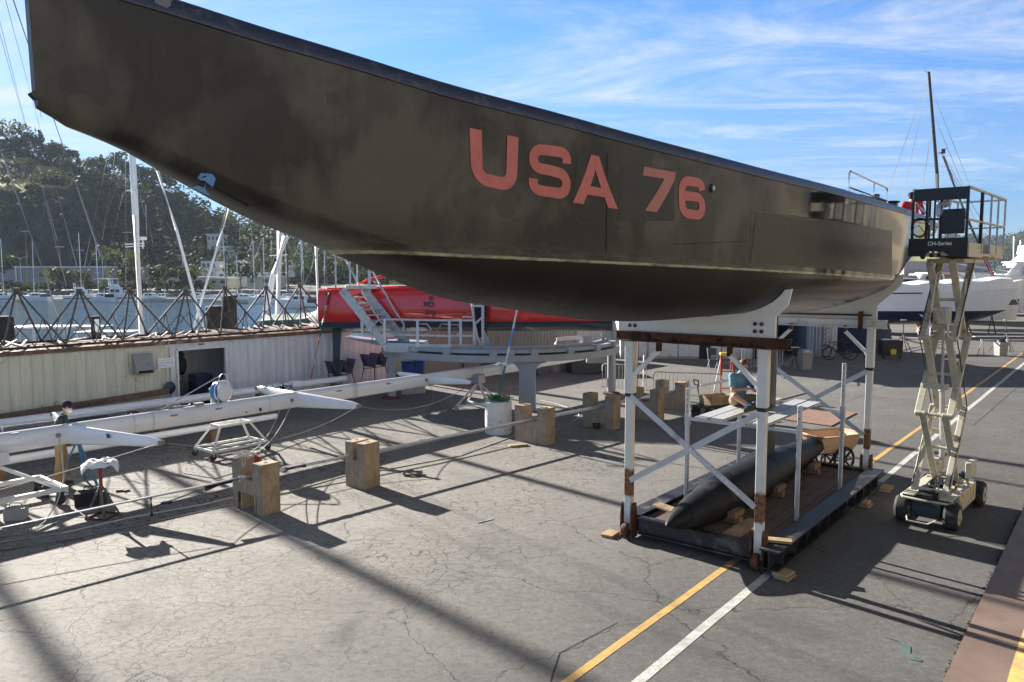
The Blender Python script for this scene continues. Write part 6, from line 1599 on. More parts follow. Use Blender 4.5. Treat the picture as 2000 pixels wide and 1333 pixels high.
# ------------------------------------------------------------------ props, drum, tubs
dr = Y(1.75, -8.4, 0)
t = thing('weight_drum', 'whitewashed concrete drum with green netting and a tether on top', 'drum', dr, 0)
m = MB(); m.lathe([(.37, 0), (.38, .03), (.38, .9), (.35, .92), (.0, .92)], dr, n=30); m.build('drum', M['white_drum'], t, smooth=40)
m = MB()
for i in range(60):
    a = rnd.uniform(0, 6.28); r = rnd.uniform(.05, .33); p0 = dr + Vector((math.cos(a)*r, math.sin(a)*r, .93 + rnd.uniform(0, .08))); m.path([p0, p0 + Vector((rnd.uniform(-.12, .12), rnd.uniform(-.12, .12), rnd.uniform(.0, .1))), p0 + Vector((rnd.uniform(-.2, .2), rnd.uniform(-.2, .2), -.0))], .014, 5)
m.build('netting', M['green_net'], t)
m = MB(); m.box(dr + Vector((.12, -.05, 1.10)), (.42, .12, .04), rz=.1); m.box(dr + Vector((.2, -.05, 1.0)), (.09, .1, .18), rz=.1); m.build('wood_toggle', M['plank'], t)
m = MB(); b_ = dr + Vector((.02, 0, 1.1)); tpt = D(1013, 590, 22.6)
m.cut().path([b_.lerp(tpt, u) for u in (0, .3)], .035, 6); m.build('rope_lashing', M['teal'], t)
m = MB(); m.path([b_.lerp(tpt, u) for u in (.28, .5)], .03, 6); m.cut().path([b_.lerp(tpt, u) for u in (.70, 1.3)], .03, 6); m.build('prop_pole', M['gloss_white'], t)
m = MB(); m.path([b_.lerp(tpt, u) for u in (.5, .7)], .032, 6); m.build('blue_sleeve', M['tape'], t)
t = thing('tie_down', 'teal and orange strap with a hook running from the red boat to the ground', 'strap', D(607, 740, 27.6), 0)
m = MB(); a, b, c = D(643, 572, 27.7), D(625, 655, 27.6), D(608, 738, 27.5); m.cut().path([a, a.lerp(b, .3)], .045, 6); m.cut().path([a.lerp(b, .7), b], .04, 6); m.build('sleeve', M['teal'], t)
m = MB(); m.path([a.lerp(b, .3), a.lerp(b, .7)], .042, 6); m.build('pale_sleeve', M['gloss_white'], t)
m = MB(); m.path([b, c], .03, 6); m.build('webbing', M['orange'], t); m = MB(); m.box(b.lerp(c, .62), (.12, .08, .2)); m.build('ratchet', M['galv'], t)
m = MB(); m.box(Vector((c.x, c.y, .04)), (.5, .4, .08)); m.build('anchor_block', M['concrete'], t)
for i, px in enumerate((797, 818)):
    p = D(px, 740, 28.6 + i*.2); t = thing('blue_bin', ['blue plastic bin left of its twin behind the track column', 'blue plastic bin right of its twin behind the track column'][i], 'bin', (p.x, p.y, 0), 0, 'blue bins')
    m = MB(); r = .22; q = Vector((p.x, p.y, .0)); m.loft([[q + Vector((x*k_, y*k_, z)) for x, y in ((-r, -r), (r, -r), (r, r), (-r, r))] for z, k_ in ((.55, .82), (1.12, 1), (1.2, 1.02))]); m.build('tub', M['blue_plastic'], t, bevel=.03)
    m = MB(); m.box(q + Vector((0, 0, 1.225)), (.5, .5, .05)); m.build('lid', M['blue_plastic'], t, bevel=.02)
    m = MB(); m.box(q + Vector((0, 0, .275)), (.44, .44, .54)); m.build('stand', M['concrete'], t)
# dark pallets and odds beyond the track
for i, (px, py, d, sz, mt, lab) in enumerate(((930, 715, 36, (2.6, .9, .35), 'timber', 'stack of dark pallets beyond the curved track'), (880, 712, 35, (1.4, .8, .7), 'antifoul', 'dark equipment pile beyond the curved track, behind the blue bins'), (1035, 735, 34, (.7, .7, .9), 'blue_plastic', 'blue tub standing beyond the grey column'))):
    p = D(px, py, d); m = MB(); z = 0
    for j in range(3): m.box(Vector((p.x, p.y, sz[2]*(j+.5)/3)), (sz[0]*(1-.04*j), sz[1], sz[2]/3*.8), rz=rnd.uniform(-.05, .05))
    m.build('supply_stack', M[mt], None, label=lab, cat='stack', bevel=.02)
# ------------------------------------------------------------------ sheds and stores across the yard, under the hull
def panel(m, px0, px1, d, z0, z1, th=.08, dd=0.0):
    a = D(px0, 700, d); b = D(px1, 700, d); m.box(((a.x+b.x)/2, d - dd, (z0+z1)/2), (b.x-a.x, th, z1-z0))
shed = thing('boat_shed', 'long white shed with roller doors and a dark gap across the yard', 'shed', (10, 42, 0), 0)
DS = 40.5
x0, x1 = D(1212, 700, DS).x, D(1512, 700, DS).x
SW_ = corrugated('white shed wall', (.62, .62, .60), amt=.02)
m = MB(); m.box(((x0+x1)/2, DS+3, 2.75), (x1-x0, 6, 5.5)); m.build('wall', SW_, shed)
m = MB(); m.box(((x0+x1)/2, DS+3, 5.58), (x1-x0+.5, 6.5, .16)); m.build('roof', M['galv'], shed)
m = MB()
for a, b in ((1218, 1262), (1266, 1322), (1325, 1364), (1388, 1407), (1409, 1432)): m.cut(); panel(m, a, b, DS, .12, 2.5, .06, .05)
m.build('door', paint('shed door', (.66, .66, .63), .5, dirt=(.3, .29, .27), dirt_amt=.2), shed, bevel=.01)
m = MB(); m.cut(); panel(m, 1366, 1386, DS, 0, 2.5, .05, .04); m.cut(); panel(m, 1470, 1508, DS, 0, 2.5, .05, .04); m.build('shade_panel', M['dark_in'], shed)  # near-black panels stand for the shade inside open doorways
m = MB()
for px in (1240, 1292, 1344, 1398): m.cut(); a = D(px, 690, DS); m.box((a.x, DS-.10, 1.1), (.5, .04, .05)); 
m.build('door_latch', M['black'], shed)
def store(name, label, px0, px1, d, h, dep, mat, cat='container', group=None):
    a = D(px0, 700, d).x; b = D(px1, 700, d).x; t = thing(name, label, cat, ((a+b)/2, d, 0), 0, group)
    m = MB(); m.box(((a+b)/2, d+dep/2, h/2), (b-a, dep, h)); m.build('shell', mat, t, bevel=.03)
    m = MB(); m.cut().box(((a+b)/2 - (b-a)*.25, d-.02, h/2), ((b-a)*.44, .04, h*.88)); m.cut().box(((a+b)/2 + (b-a)*.25, d-.02, h/2), ((b-a)*.44, .04, h*.88)); m.build('door', mat, t, bevel=.01)
    m = MB()
    for q in (-.3, -.1, .1, .3): m.cut().beam(((a+b)/2 + (b-a)*q, d-.06, .15), ((a+b)/2 + (b-a)*q, d-.06, h*.95), .03, .03)
    m.build('lock_bar', M['galv'], t); return t
store('shipping_container', 'white container end left of the long shed, seen below the red boat', 1096, 1205, 44, 2.6, 6, corrugated('white container', (.6, .6, .58)))
store('shipping_container', 'blue container end between white stores, seen below the curved track', 1040, 1094, 45, 2.6, 6, corrugated('blue container', (.05, .14, .30)))
store('shipping_container', 'tan container far behind the curved track columns', 930, 1036, 48, 2.6, 6, corrugated('tan container', (.38, .32, .24)))
store('shipping_container', 'grey blue corrugated container end beside the dark doorway and the bicycles', 1573, 1605, 41.3, 3.2, 7, corrugated('blue grey container', (.20, .27, .36)))
dk = thing('open_store', 'deep dark open store between the white shed and the blue grey container', 'store', (15.3, 43, 0), 0)
a, b = D(1512, 700, 42).x, D(1574, 700, 42).x
m = MB(); m.cut().box(((a+b)/2, 46, 1.8), (b-a, .1, 3.6)); m.cut().box((a+.05, 44, 1.8), (.1, 4, 3.6)); m.build('wall', M['dark_in'], dk); m = MB(); m.box(((a+b)/2, 44, 3.65), (b-a, 4.2, .12)); m.build('roof', M['dark_in'], dk)
wd = store('shipping_container', 'white store with a dashed height ladder on its door, left of the bicycles', 1606, 1634, 41.6, 3.0, 5, corrugated('white store', (.62, .63, .62)))
m = MB()
for i in range(10): m.cut().box((D(1613, 690, 41.4).x, 41.5, .5 + i*.24), (.05, .01, .14)); m.cut().box((D(1617, 690, 41.4).x, 41.5, .6 + i*.24), (.14, .01, .03))
m.build('height_mark', M['black'], wd)
# concrete block, bollards below the track
for (px, py, d, sz, mt, lab, nm, cat) in ((1150, 735, 35.0, (1.9, 1.2, .95), 'antifoul', 'large dark grey concrete block in the shade beyond the track', 'concrete_block', 'block'),
        (1085, 738, 35.4, (.62, .62, .85), 'grey_plastic', 'wide tan cylinder bin standing beyond the track', 'trash_bin', 'bin'), (1102, 730, 36, (.4, .4, .65), 'tan_cart', 'small tan box beside the wide bin beyond the track', 'storage_box', 'box')):
    p = D(px, py, d); m = MB(); q = Vector((p.x, p.y, 0))
    if 'bin' in nm: m.lathe([(sz[0]*.5, 0), (sz[0]*.56, sz[2]*.9), (sz[0]*.6, sz[2]*.92), (sz[0]*.6, sz[2])], q, n=24)
    else: m.box(q + Vector((0, 0, sz[2]/2)), sz, rz=.15)
    m.build(nm, M[mt], None, label=lab, cat=cat, bevel=.03)
# crowd barriers
def barrier(label, p, q, group='steel crowd barriers', h=1.08, nb=14):
    p, q = Vector(p), Vector(q); c = (p+q)/2; t = thing('crowd_barrier', label, 'barrier', (c.x, c.y, 0), 0, group)
    z = Vector((0, 0, 1)); d = (q-p).normalized(); r = .12
    m = MB(); m.path([p + z*.18, p + z*(h-r), p + d*r*.3 + z*(h-r*.3), p + d*r + z*h, q - d*r + z*h, q - d*r*.3 + z*(h-r*.3), q + z*(h-r), q + z*.18], .021, 8, closed=True); m.build('frame', M['galv'], t)
    m = MB()
    for i in range(1, nb): e = p.lerp(q, i/nb); m.cut().tube(e + z*.19, e + z*(h-.01), .009, n=6)
    m.build('bar', M['galv'], t)
    nrm = Vector((-d.y, d.x, 0)); m = MB()
    for e in (p + d*.2, q - d*.2): m.cut().path([e + nrm*.3 + z*.015, e + nrm*.05 + z*.19, e - nrm*.05 + z*.19, e - nrm*.3 + z*.015], .018, 6)
    m.build('foot', M['galv'], t); return t
b1 = barrier('steel crowd barrier with a small notice, in the shade behind the white cradle', G(1276, 786), G(1408, 792), nb=17)
mid = G(1276, 786).lerp(G(1408, 792), .49); m = MB(); m.box(mid + Vector((0, -.03, .72)), (.27, .01, .24)); ns = m.build('notice', M['gloss_white'], b1)
text_obj('WARNING', 'notice_lettering', M['letter_redsign'], b1, mid + Vector((-.10, -.037, .77)), (1, 0, 0), (0, 0, 1), .04, .20, depth=.0); text_obj('KEEP OUT', 'notice_lettering', M['letter_redsign'], b1, mid + Vector((-.10, -.037, .69)), (1, 0, 0), (0, 0, 1), .04, .20, depth=.0)
barrier('steel crowd barrier left of the noticed one, behind the front left cradle post', G(1176, 765), G(1262, 772), nb=13)
barrier('tall steel barrier panel standing beside the keel fin, beyond the seated person', G(1448, 728), G(1478, 722), h=1.55, nb=5)
barrier('narrow steel barrier between the fin and the grey waste bin', G(1513, 738), G(1528, 716), h=1.45, nb=4)
# white and dark verticals beside the left post: boards leaning on the barrier
for i, (px, mt, lab) in enumerate(((1256, 'gloss_white', 'white board leaning upright beside the left crowd barrier'), (1244, 'maroon', 'dark red board leaning upright behind the front left post'))):
    p = G(px, 775 - i*15); m = MB(); m.beam(p + Vector((0, 0, 0)), p + Vector((.06, .3, 1.5 + .5*i)), .16, .03, Vector((1, 0, 0))); m.build('leaning_board', M[mt], None, label=lab, cat='board')
# wagon with a wooden crate
wg = G(1395, 812); t = thing('hand_wagon', 'black flatbed hand wagon carrying a wooden crate by the crowd barrier', 'hand wagon', (wg.x, wg.y, 0), R(28))
wr = Matrix.Rotation(R(28), 3, 'Z'); wl = lambda x, y, z: Vector((wg.x, wg.y, 0)) + wr @ Vector((x, y, z))
m = MB(); m.box(wl(0, 0, .34), (1.35, .62, .05), rot=wr); m.build('bed', M['black_steel'], t, bevel=.01)
for x in (-.5, .5):
    for y in (-.3, .3): m = MB(); m.lathe([(.05, -.05), (.15, -.05), (.16, 0), (.15, .05), (.05, .05)], wl(x, y, .16), wr @ Vector((0, 1, 0)), 18); m.build('wheel', M['rubber'], t)
m = MB(); m.path([wl(-.66, -.1, .32), wl(-.78, -.1, .9), wl(-.80, -.1, 1.05)], .02, 6); m.path([wl(-.80, -.16, 1.05), wl(-.84, -.16, 1.2), wl(-.84, .05, 1.2), wl(-.80, .05, 1.05)], .022, 6, closed=True); m.build('handle', M['black'], t)
t = thing('wooden_crate', 'open wooden crate of slats standing on the hand wagon', 'crate', wl(.1, 0, .37), R(28))
m = MB()
for y in (-.27, .27): m.cut().box(wl(.12, y, .52), (1.0, .02, .28), rot=wr)
for x in (-.38, .62): m.cut().box(wl(x, 0, .52), (.02, .52, .28), rot=wr)
m.build('side', M['plank'], t); m = MB(); m.box(wl(.12, 0, .385), (.98, .52, .02), rot=wr); m.build('bottom', M['timber'], t)
# step ladder
lg = G(1424, 775); t = thing('step_ladder', 'red and yellow fibreglass step ladder behind the seated person', 'step ladder', (lg.x, lg.y, 0), 0)
m = MB(); X = Vector((lg.x, lg.y, 0))
for sx in (-1, 1): m.cut().beam(X + Vector((.32*sx, 0, 0)), X + Vector((.19*sx, .45, 1.5)), .05, .08)
m.build('front_rail', M['red_paint'], t); m = MB()
for sx in (-1, 1): m.cut().beam(X + Vector((.30*sx, 1.0, 0)), X + Vector((.18*sx, .5, 1.45)), .04, .05)
m.build('rear_rail', M['galv'], t); m = MB()
for i in range(1, 5): u = i/5; m.cut().beam(X + Vector((-.31+.12*u, .45*u, 1.5*u)), X + Vector((.31-.12*u, .45*u, 1.5*u)), .08, .03)
m.build('step', M['red_paint'], t); m = MB(); m.box(X + Vector((0, .47, 1.53)), (.48, .2, .1)); m.build('top_cap', M['yellow'], t, bevel=.02); m = MB()
for sx in (-1, 1): m.cut().box(X + Vector((.32*sx, 0, .06)), (.08, .1, .14))
m.build('foot', M['yellow'], t)
# folding chair
fc = G(1392, 722); t = thing('folding_chair', 'dark blue folding chair in the shade by the white shed', 'chair', (fc.x, fc.y, 0), 0); X = Vector((fc.x, fc.y, 0))
m = MB(); m.box(X + Vector((0, 0, .46)), (.45, .42, .04)); m.build('seat', M['navy'], t, bevel=.01); m = MB(); m.box(X + Vector((.05, .26, .82)), (.44, .04, .34)); m.build('backrest', M['antifoul'], t, bevel=.02)
m = MB()
for sx in (-1, 1): m.cut().beam(X + Vector((.2*sx, -.22, 0)), X + Vector((.22*sx, .26, 1.0)), .025, .025); m.cut().beam(X + Vector((.2*sx, .3, 0)), X + Vector((.2*sx, -.18, .46)), .025, .025)
m.build('leg', M['galv'], t)
# waste bins, tripod stools
def wbin(label, px, py, h=.95, w_=.52, lid=True):
    p = G(px, py); t = thing('waste_bin', label, 'waste bin', (p.x, p.y, 0), .12, 'waste bins'); q = Vector((p.x, p.y, 0))
    m = MB(); m.loft([[q + Matrix.Rotation(.12, 3, 'Z') @ Vector((x*w_/2*k_, y*w_/2*k_, z)) for x, y in ((-1, -1), (1, -1), (1, 1), (-1, 1))] for z, k_ in ((0, .84), (h*.76, 1.0), (h*.78, 1.06), (h*.80, 1.06))]); m.build('body', M['grey_plastic'], t, bevel=.02)
    if lid:
        m = MB(); m.loft([[q + Matrix.Rotation(.12, 3, 'Z') @ Vector((x*w_/2*k_, y*w_/2*k_, z)) for x, y in ((-1, -1), (1, -1), (1, 1), (-1, 1))] for z, k_ in ((h*.80, .98), (h, .8))]); m.build('lid', M['grey_plastic'], t, bevel=.02)
        m = MB(); m.box(q + Vector((0, -w_*.49, h*.93)), (.24, .01, .09), rot=Matrix.Rotation(.12, 3, 'Z') @ Matrix.Rotation(.45, 3, 'X')); m.build('label_plate', M['gloss_white'], t)
    else: m = MB(); m.blob(q + Vector((0, 0, h*.80)), (w_*.45, w_*.45, .16)); m.build('bag', M['black'], t)
wbin('grey lidded waste bin with a white label, beside the dark store opening', 1572, 722)
wbin('grey open waste bin with a black bag near the sawhorses at far right', 1954, 695, lid=False)
def tripod(label, px, py, h, top=None):
    p = G(px, py); t = thing('tripod_stand', label, 'tripod stand', (p.x, p.y, 0), 0, 'tripod stands'); q = Vector((p.x, p.y, 0))
    m = MB()
    for i in range(3): a = .4 + i*2.094; m.cut().beam(q + Vector((0, 0, h*.62)), q + Vector((math.cos(a)*.42*h, math.sin(a)*.42*h, .02)), .035, .035)
    m.build('leg', M['wire'], t); m = MB(); m.tube(q + Vector((0, 0, h*.2)), q + Vector((0, 0, h)), .025); m.build('mast_tube', M['black_steel'], t)
    m = MB(); m.box(q + Vector((0, 0, h)), (.5, .4, .03) if top else (.3, .06, .05)); m.build('head', M['galv'], t); return t
tripod('black tripod stand with a small flat tray beside the grey waste bin', 1548, 722, 1.05, True)
tripod('bare tripod stand in the shade right of the white cradle', 1762, 697, 2.0)
tripod('thin boat stand below the bow of the white hull at far right', 1962, 690, 1.9)
# bicycles
def bicycle(label, px, py, ang, mat):
    p = G(px, py); t = thing('bicycle', label, 'bicycle', (p.x, p.y, 0), ang, 'bicycles by the store'); rz_ = Matrix.Rotation(ang, 3, 'Z'); L = lambda x, y, z: Vector((p.x, p.y, 0)) + rz_ @ Vector((x, y, z)); ay = rz_ @ Vector((0, 1, 0))
    for x in (-.52, .52):
        c = L(x, 0, .345); q = MB(); q.path([c + rz_ @ Vector((math.cos(a)*.32, 0, math.sin(a)*.32)) for a in [2*math.pi*i/26 for i in range(26)]], .026, 6, closed=True); wh = q.build('wheel', M['rubber'], t)
        q = MB()
        for i in range(14): a = 2*math.pi*i/14; q.tube(c, c + rz_ @ Vector((math.cos(a)*.31, 0, math.sin(a)*.31)), .004, n=4)
        q.tube(c - ay*.04, c + ay*.04, .03); q.build('spokes', M['wire'], wh)
    bb, st, hd, ht = L(-.06, 0, .30), L(-.20, 0, .82), L(.33, 0, .80), L(.36, 0, .66)
    q = MB()
    for a, b in ((bb, st), (st, hd), (bb, ht), (hd, ht), (bb, L(-.52, 0, .345)), (L(-.18, 0, .74), L(-.52, 0, .345)), (ht, L(.52, 0, .345))): q.tube(a, b, .02)
    q.build('frame', M[mat], t)
    q = MB(); q.path([L(.27, -.30, .98), L(.32, -.14, 1.0), L(.31, 0, .98), L(.32, .14, 1.0), L(.27, .30, .98)], .014, 6); q.tube(hd, L(.31, 0, .98), .016); q.build('handlebar', M['black'], t)
    q = MB(); q.blob(L(-.23, 0, .93), (.14, .07, .035), rz_); q.tube(st, L(-.23, 0, .92), .015); q.build('saddle', M['black'], t); return t
bicycle('black bicycle facing the waste bin, nearest of the bicycles by the white store', 1640, 704, R(165), 'black')
bicycle('dark red bicycle leaning behind the nearest one by the white store', 1632, 699, R(150), 'maroon')
# tarped heap, compressor cart, low barrier hoop
def tarp(label, px, py, d, sx, sy, h, mat='blue_tarp'):
    p = D(px, py, d); m = MB(); rr = []
    for i in range(9):
        u = i/8; z = h*(1-u**2.2); k_ = .25 + .75*math.sin(u*math.pi/2)
        rr.append([Vector((p.x + math.cos(a)*sx*k_*(1+.1*math.sin(a*5+i)), p.y + math.sin(a)*sy*k_*(1+.1*math.cos(a*4)), z + .04*math.sin(a*7+i*2))) for a in [2*math.pi*j/26 for j in range(26)]])
    m.loft(rr); return m.build('tarp_cover', M[mat], None, label=label, cat='tarp', smooth=60)
tarp('dark blue tarp over a heap behind the bicycles', 1680, 690, 44.5, 1.9, 1.2, 1.9)
cp = G(1738, 700); t = thing('tool_cart', 'black tool cart with a yellow can on its lower shelf', 'tool cart', (cp.x, cp.y, 0), 0); X = Vector((cp.x, cp.y, 0))
m = MB(); m.box(X + Vector((0, 0, .62)), (1.05, .6, .7)); m.build('cabinet', M['black'], t, bevel=.02); m = MB(); m.box(X + Vector((0, 0, .20)), (1.05, .6, .05)); m.build('shelf', M['black'], t); m = MB()
for sx in (-.45, .45): m.cut().lathe([(.02, -.03), (.08, -.03), (.08, .03), (.02, .03)], X + Vector((sx, -.2, .09)), (1, 0, 0), 12)
m.build('caster', M['rubber'], t)
m = MB(); m.box(X + Vector((.02, -.26, .36)), (.3, .16, .28)); m.tube(X + Vector((.02, -.26, .5)), X + Vector((.02, -.26, .56)), .05); m.build('yellow_can', M['yellow'], None, label='yellow can on the lower shelf of the black tool cart', cat='can', bevel=.02)
m = MB(); m.blob(X + Vector((-.25, 0, 1.0)), (.25, .2, .05)); m.blob(X + Vector((.2, 0, 1.0)), (.3, .2, .04)); m.build('rag_heap', M['white_cloth'], None, label='pale rags heaped on top of the black tool cart', cat='rags')
p = G(1790, 668); q = G(1826, 668); t = thing('hoop_barrier', 'low white looped barrier rail in front of the coverall worker', 'barrier', ((p.x+q.x)/2, p.y, 0), 0); z = Vector((0, 0, 1)); d = (q-p).normalized()
m = MB(); m.path([p + z*.72 + d*0, p + z*.85 + d*.06, p + z*1.02 + d*.2, q + z*1.02 - d*.2, q + z*.85 - d*.06, q + z*.72, q + z*.5 - d*.1, q + z*.42 - d*.25, p + z*.42 + d*.25, p + z*.5 + d*.1], .025, 8, closed=True); m.build('loop', M['gloss_white'], t)
m = MB()
for u in (.3, .72): m.cut().beam(p.lerp(q, u), p.lerp(q, u) + z*1.0, .04, .04)
m.build('upright', M['gloss_white'], t)
def sawhorse(label, px, py):
    p = G(px, py); t = thing('sawhorse', label, 'sawhorse', (p.x, p.y, 0), 0, 'folding sawhorses'); X = Vector((p.x, p.y, 0)); m = MB(); m.beam(X + Vector((-.6, 0, .85)), X + Vector((.6, 0, .85)), .08, .06); m.build('top_bar', M['galv'], t); m = MB()
    for sx in (-.5, .5):
        for sy in (-.3, .3): m.cut().beam(X + Vector((sx, 0, .84)), X + Vector((sx*1.1, sy, 0)), .035, .035)
    m.build('leg', M['wire'], t)
sawhorse('grey folding sawhorse at the far right edge beside the open waste bin', 1985, 694); sawhorse('grey folding sawhorse left of the open waste bin, under the white bow', 1935, 694)
m = MB(); a, b = G(1900, 688), G(1998, 688); m.beam(a + Vector((0, 0, .9)), b + Vector((0, 0, .9)), .3, .04); m.build('trestle_plank', M['galv'], None, label='long grey plank laid across the two folding sawhorses', cat='plank')
p = G(1815, 690); t = thing('low_scissor_table', 'low folded white scissor table lying in the shade right of the tripod stand', 'lift table', (p.x, p.y, 0), 0); X = Vector((p.x, p.y, 0)); m = MB()
for sy in (-.4, .4): m.cut().beam(X + Vector((-1.3, sy, .1)), X + Vector((1.3, sy, .75)), .06, .06); m.cut().beam(X + Vector((-1.3, sy, .75)), X + Vector((1.3, sy, .1)), .06, .06)
m.build('scissor_arm', M['galv'], t); m = MB(); m.box(X + Vector((0, 0, .82)), (2.9, 1.0, .06)); m.build('table_top', M['galv'], t)
# reddish plywood sheets lying on the asphalt behind the cradle
m = MB(); q = [G(1525, 820), G(1577, 796), G(1673, 808), G(1623, 834)]; m.loft([[p + Vector((0, 0, .006)) for p in q], [p + Vector((0, 0, .03)) for p in q]]); m.build('floor_sheet', paint('red brown board', (.23, .13, .10), .8, var=.2, dirt=(.12, .08, .06), dirt_amt=.3), None, label='reddish plywood sheet lying flat on the asphalt behind the cradle', cat='board')
# small black wheel unit by the fourth block
p = G(1165, 838); t = thing('caster_wheel', 'small black double wheel lying by the foot of the fourth plywood block', 'wheel', (p.x, p.y, 0), 0); m = MB()
for dx in (-.06, .06): m.cut().lathe([(.02, -.03), (.09, -.03), (.09, .03), (.02, .03)], Vector((p.x+dx, p.y, .09)), (1, .2, 0), 14)
m.build('tyre', M['rubber'], t)
# ------------------------------------------------------------------ white boat on the hard at right
wb = thing('hauled_boat', 'long white hull wrapped in white sheeting with navy bottom, hauled out at right', 'boat', (33, 58, 0), 0)
bl = D(1700, 600, 57); br = D(1990, 600, 57); BX0, BX1 = bl.x - 1.0, br.x; BL_ = BX1 - BX0; BYc = 59
def wring(u, lo):
    x = BX0 + BL_*u; hw = 1.9*(1 - max(0, (u-.55)/.45)**2.2)*min(1, .8+u) + .03; zt = 3.1 + .55*max(0, u-.3)**1.5; zw = 1.72; zk = .62 + 1.05*max(0, (u-.72)/.28)**1.6
    rake = .9*max(0, u-.6)/.4*1.2
    if lo == 'up': pr = [(hw*.93, zw), (hw, zt)]; return [Vector((x + rake*(z-1.2)/2, BYc - y, z)) for y, z in pr] + [Vector((x + rake*(z-1.2)/2, BYc + y, z)) for y, z in pr[::-1]]
    pr = [(0.02, zk), (hw*.5, zk + .2), (hw*.8, (zk+zw)/2), (hw*.93, zw - .004)]
    return [Vector((x + rake*(z-1.2)/2, BYc - y, z)) for y, z in pr] + [Vector((x + rake*(z-1.2)/2, BYc + y, z)) for y, z in pr[::-1][:-1]]
us = [i/24 for i in range(25)]
m = MB(); m.loft([wring(u, 'up') for u in us]); m.build('topsides', M['wrap'], wb, smooth=40)
m = MB(); m.loft([wring(u, 'lo') for u in us]); m.build('bottom', M['navy'], wb, smooth=40)
m = MB(); rr = []
for u in us[:-1]:
    a = wring(u, 'up'); h_ = .55 + .08*math.sin(u*31) + .2*u
    p0, p1 = a[1], a[2]; rr.append([p0 + Vector((0, .02, 0)), p0 + Vector((0, .08, h_)), p0.lerp(p1, .5) + Vector((0, 0, h_+.15)), p1 + Vector((0, -.08, h_)), p1 + Vector((0, -.02, 0))])
m.loft(rr); m.build('sheeting', M['wrap'], wb, smooth=40)
m = MB(); m.path([wring(u, 'up')[1] + Vector((0, -.03, -.05)) for u in (0, .1, .2, .3, .4)], .05, 6); m.build('hose_line', M['black'], wb)
m = MB()
for u in (.25, .5, .75): m.cut().box((BX0+BL_*u, BYc, .32), (.5, .9, .62))
m.build('keel_block', M['timber'], wb)
for i, (u, sy) in enumerate(((.2, -1.7), (.45, -1.8), (.7, -1.6), (.9, -.9))):
    m = MB(); m.beam((BX0+BL_*u, BYc+sy*1.5, 0), (BX0+BL_*u, BYc+sy*.85, 1.35), .06, .06); m.beam((BX0+BL_*u-.4, BYc+sy*1.2, 0), (BX0+BL_*u, BYc+sy*.85, 1.3), .05, .05); m.build('boat_stand', M['rust'], wb)
m = MB(); x = D(1828, 600, 57).x
for dx in (-.18, .18): m.cut().beam((x+dx, BYc-2.5, .3), (x+dx, BYc-2.0, 3.4), .04, .04)
for i in range(9): m.cut().beam((x-.18, BYc-2.47+.5*i/10, .6+i*.3), (x+.18, BYc-2.47+.5*i/10, .6+i*.3), .03, .03)
m.build('ladder_piece', M['galv'], wb)
# dark long boom and strut above it
m = MB(); m.path([D(1880, 572, 62), D(1955, 560, 62), D(1962, 556, 62)], .16, 8); m.build('dark_spar', M['black'], None, label='long dark spar lying on deck behind the white sheeting at right', cat='spar')
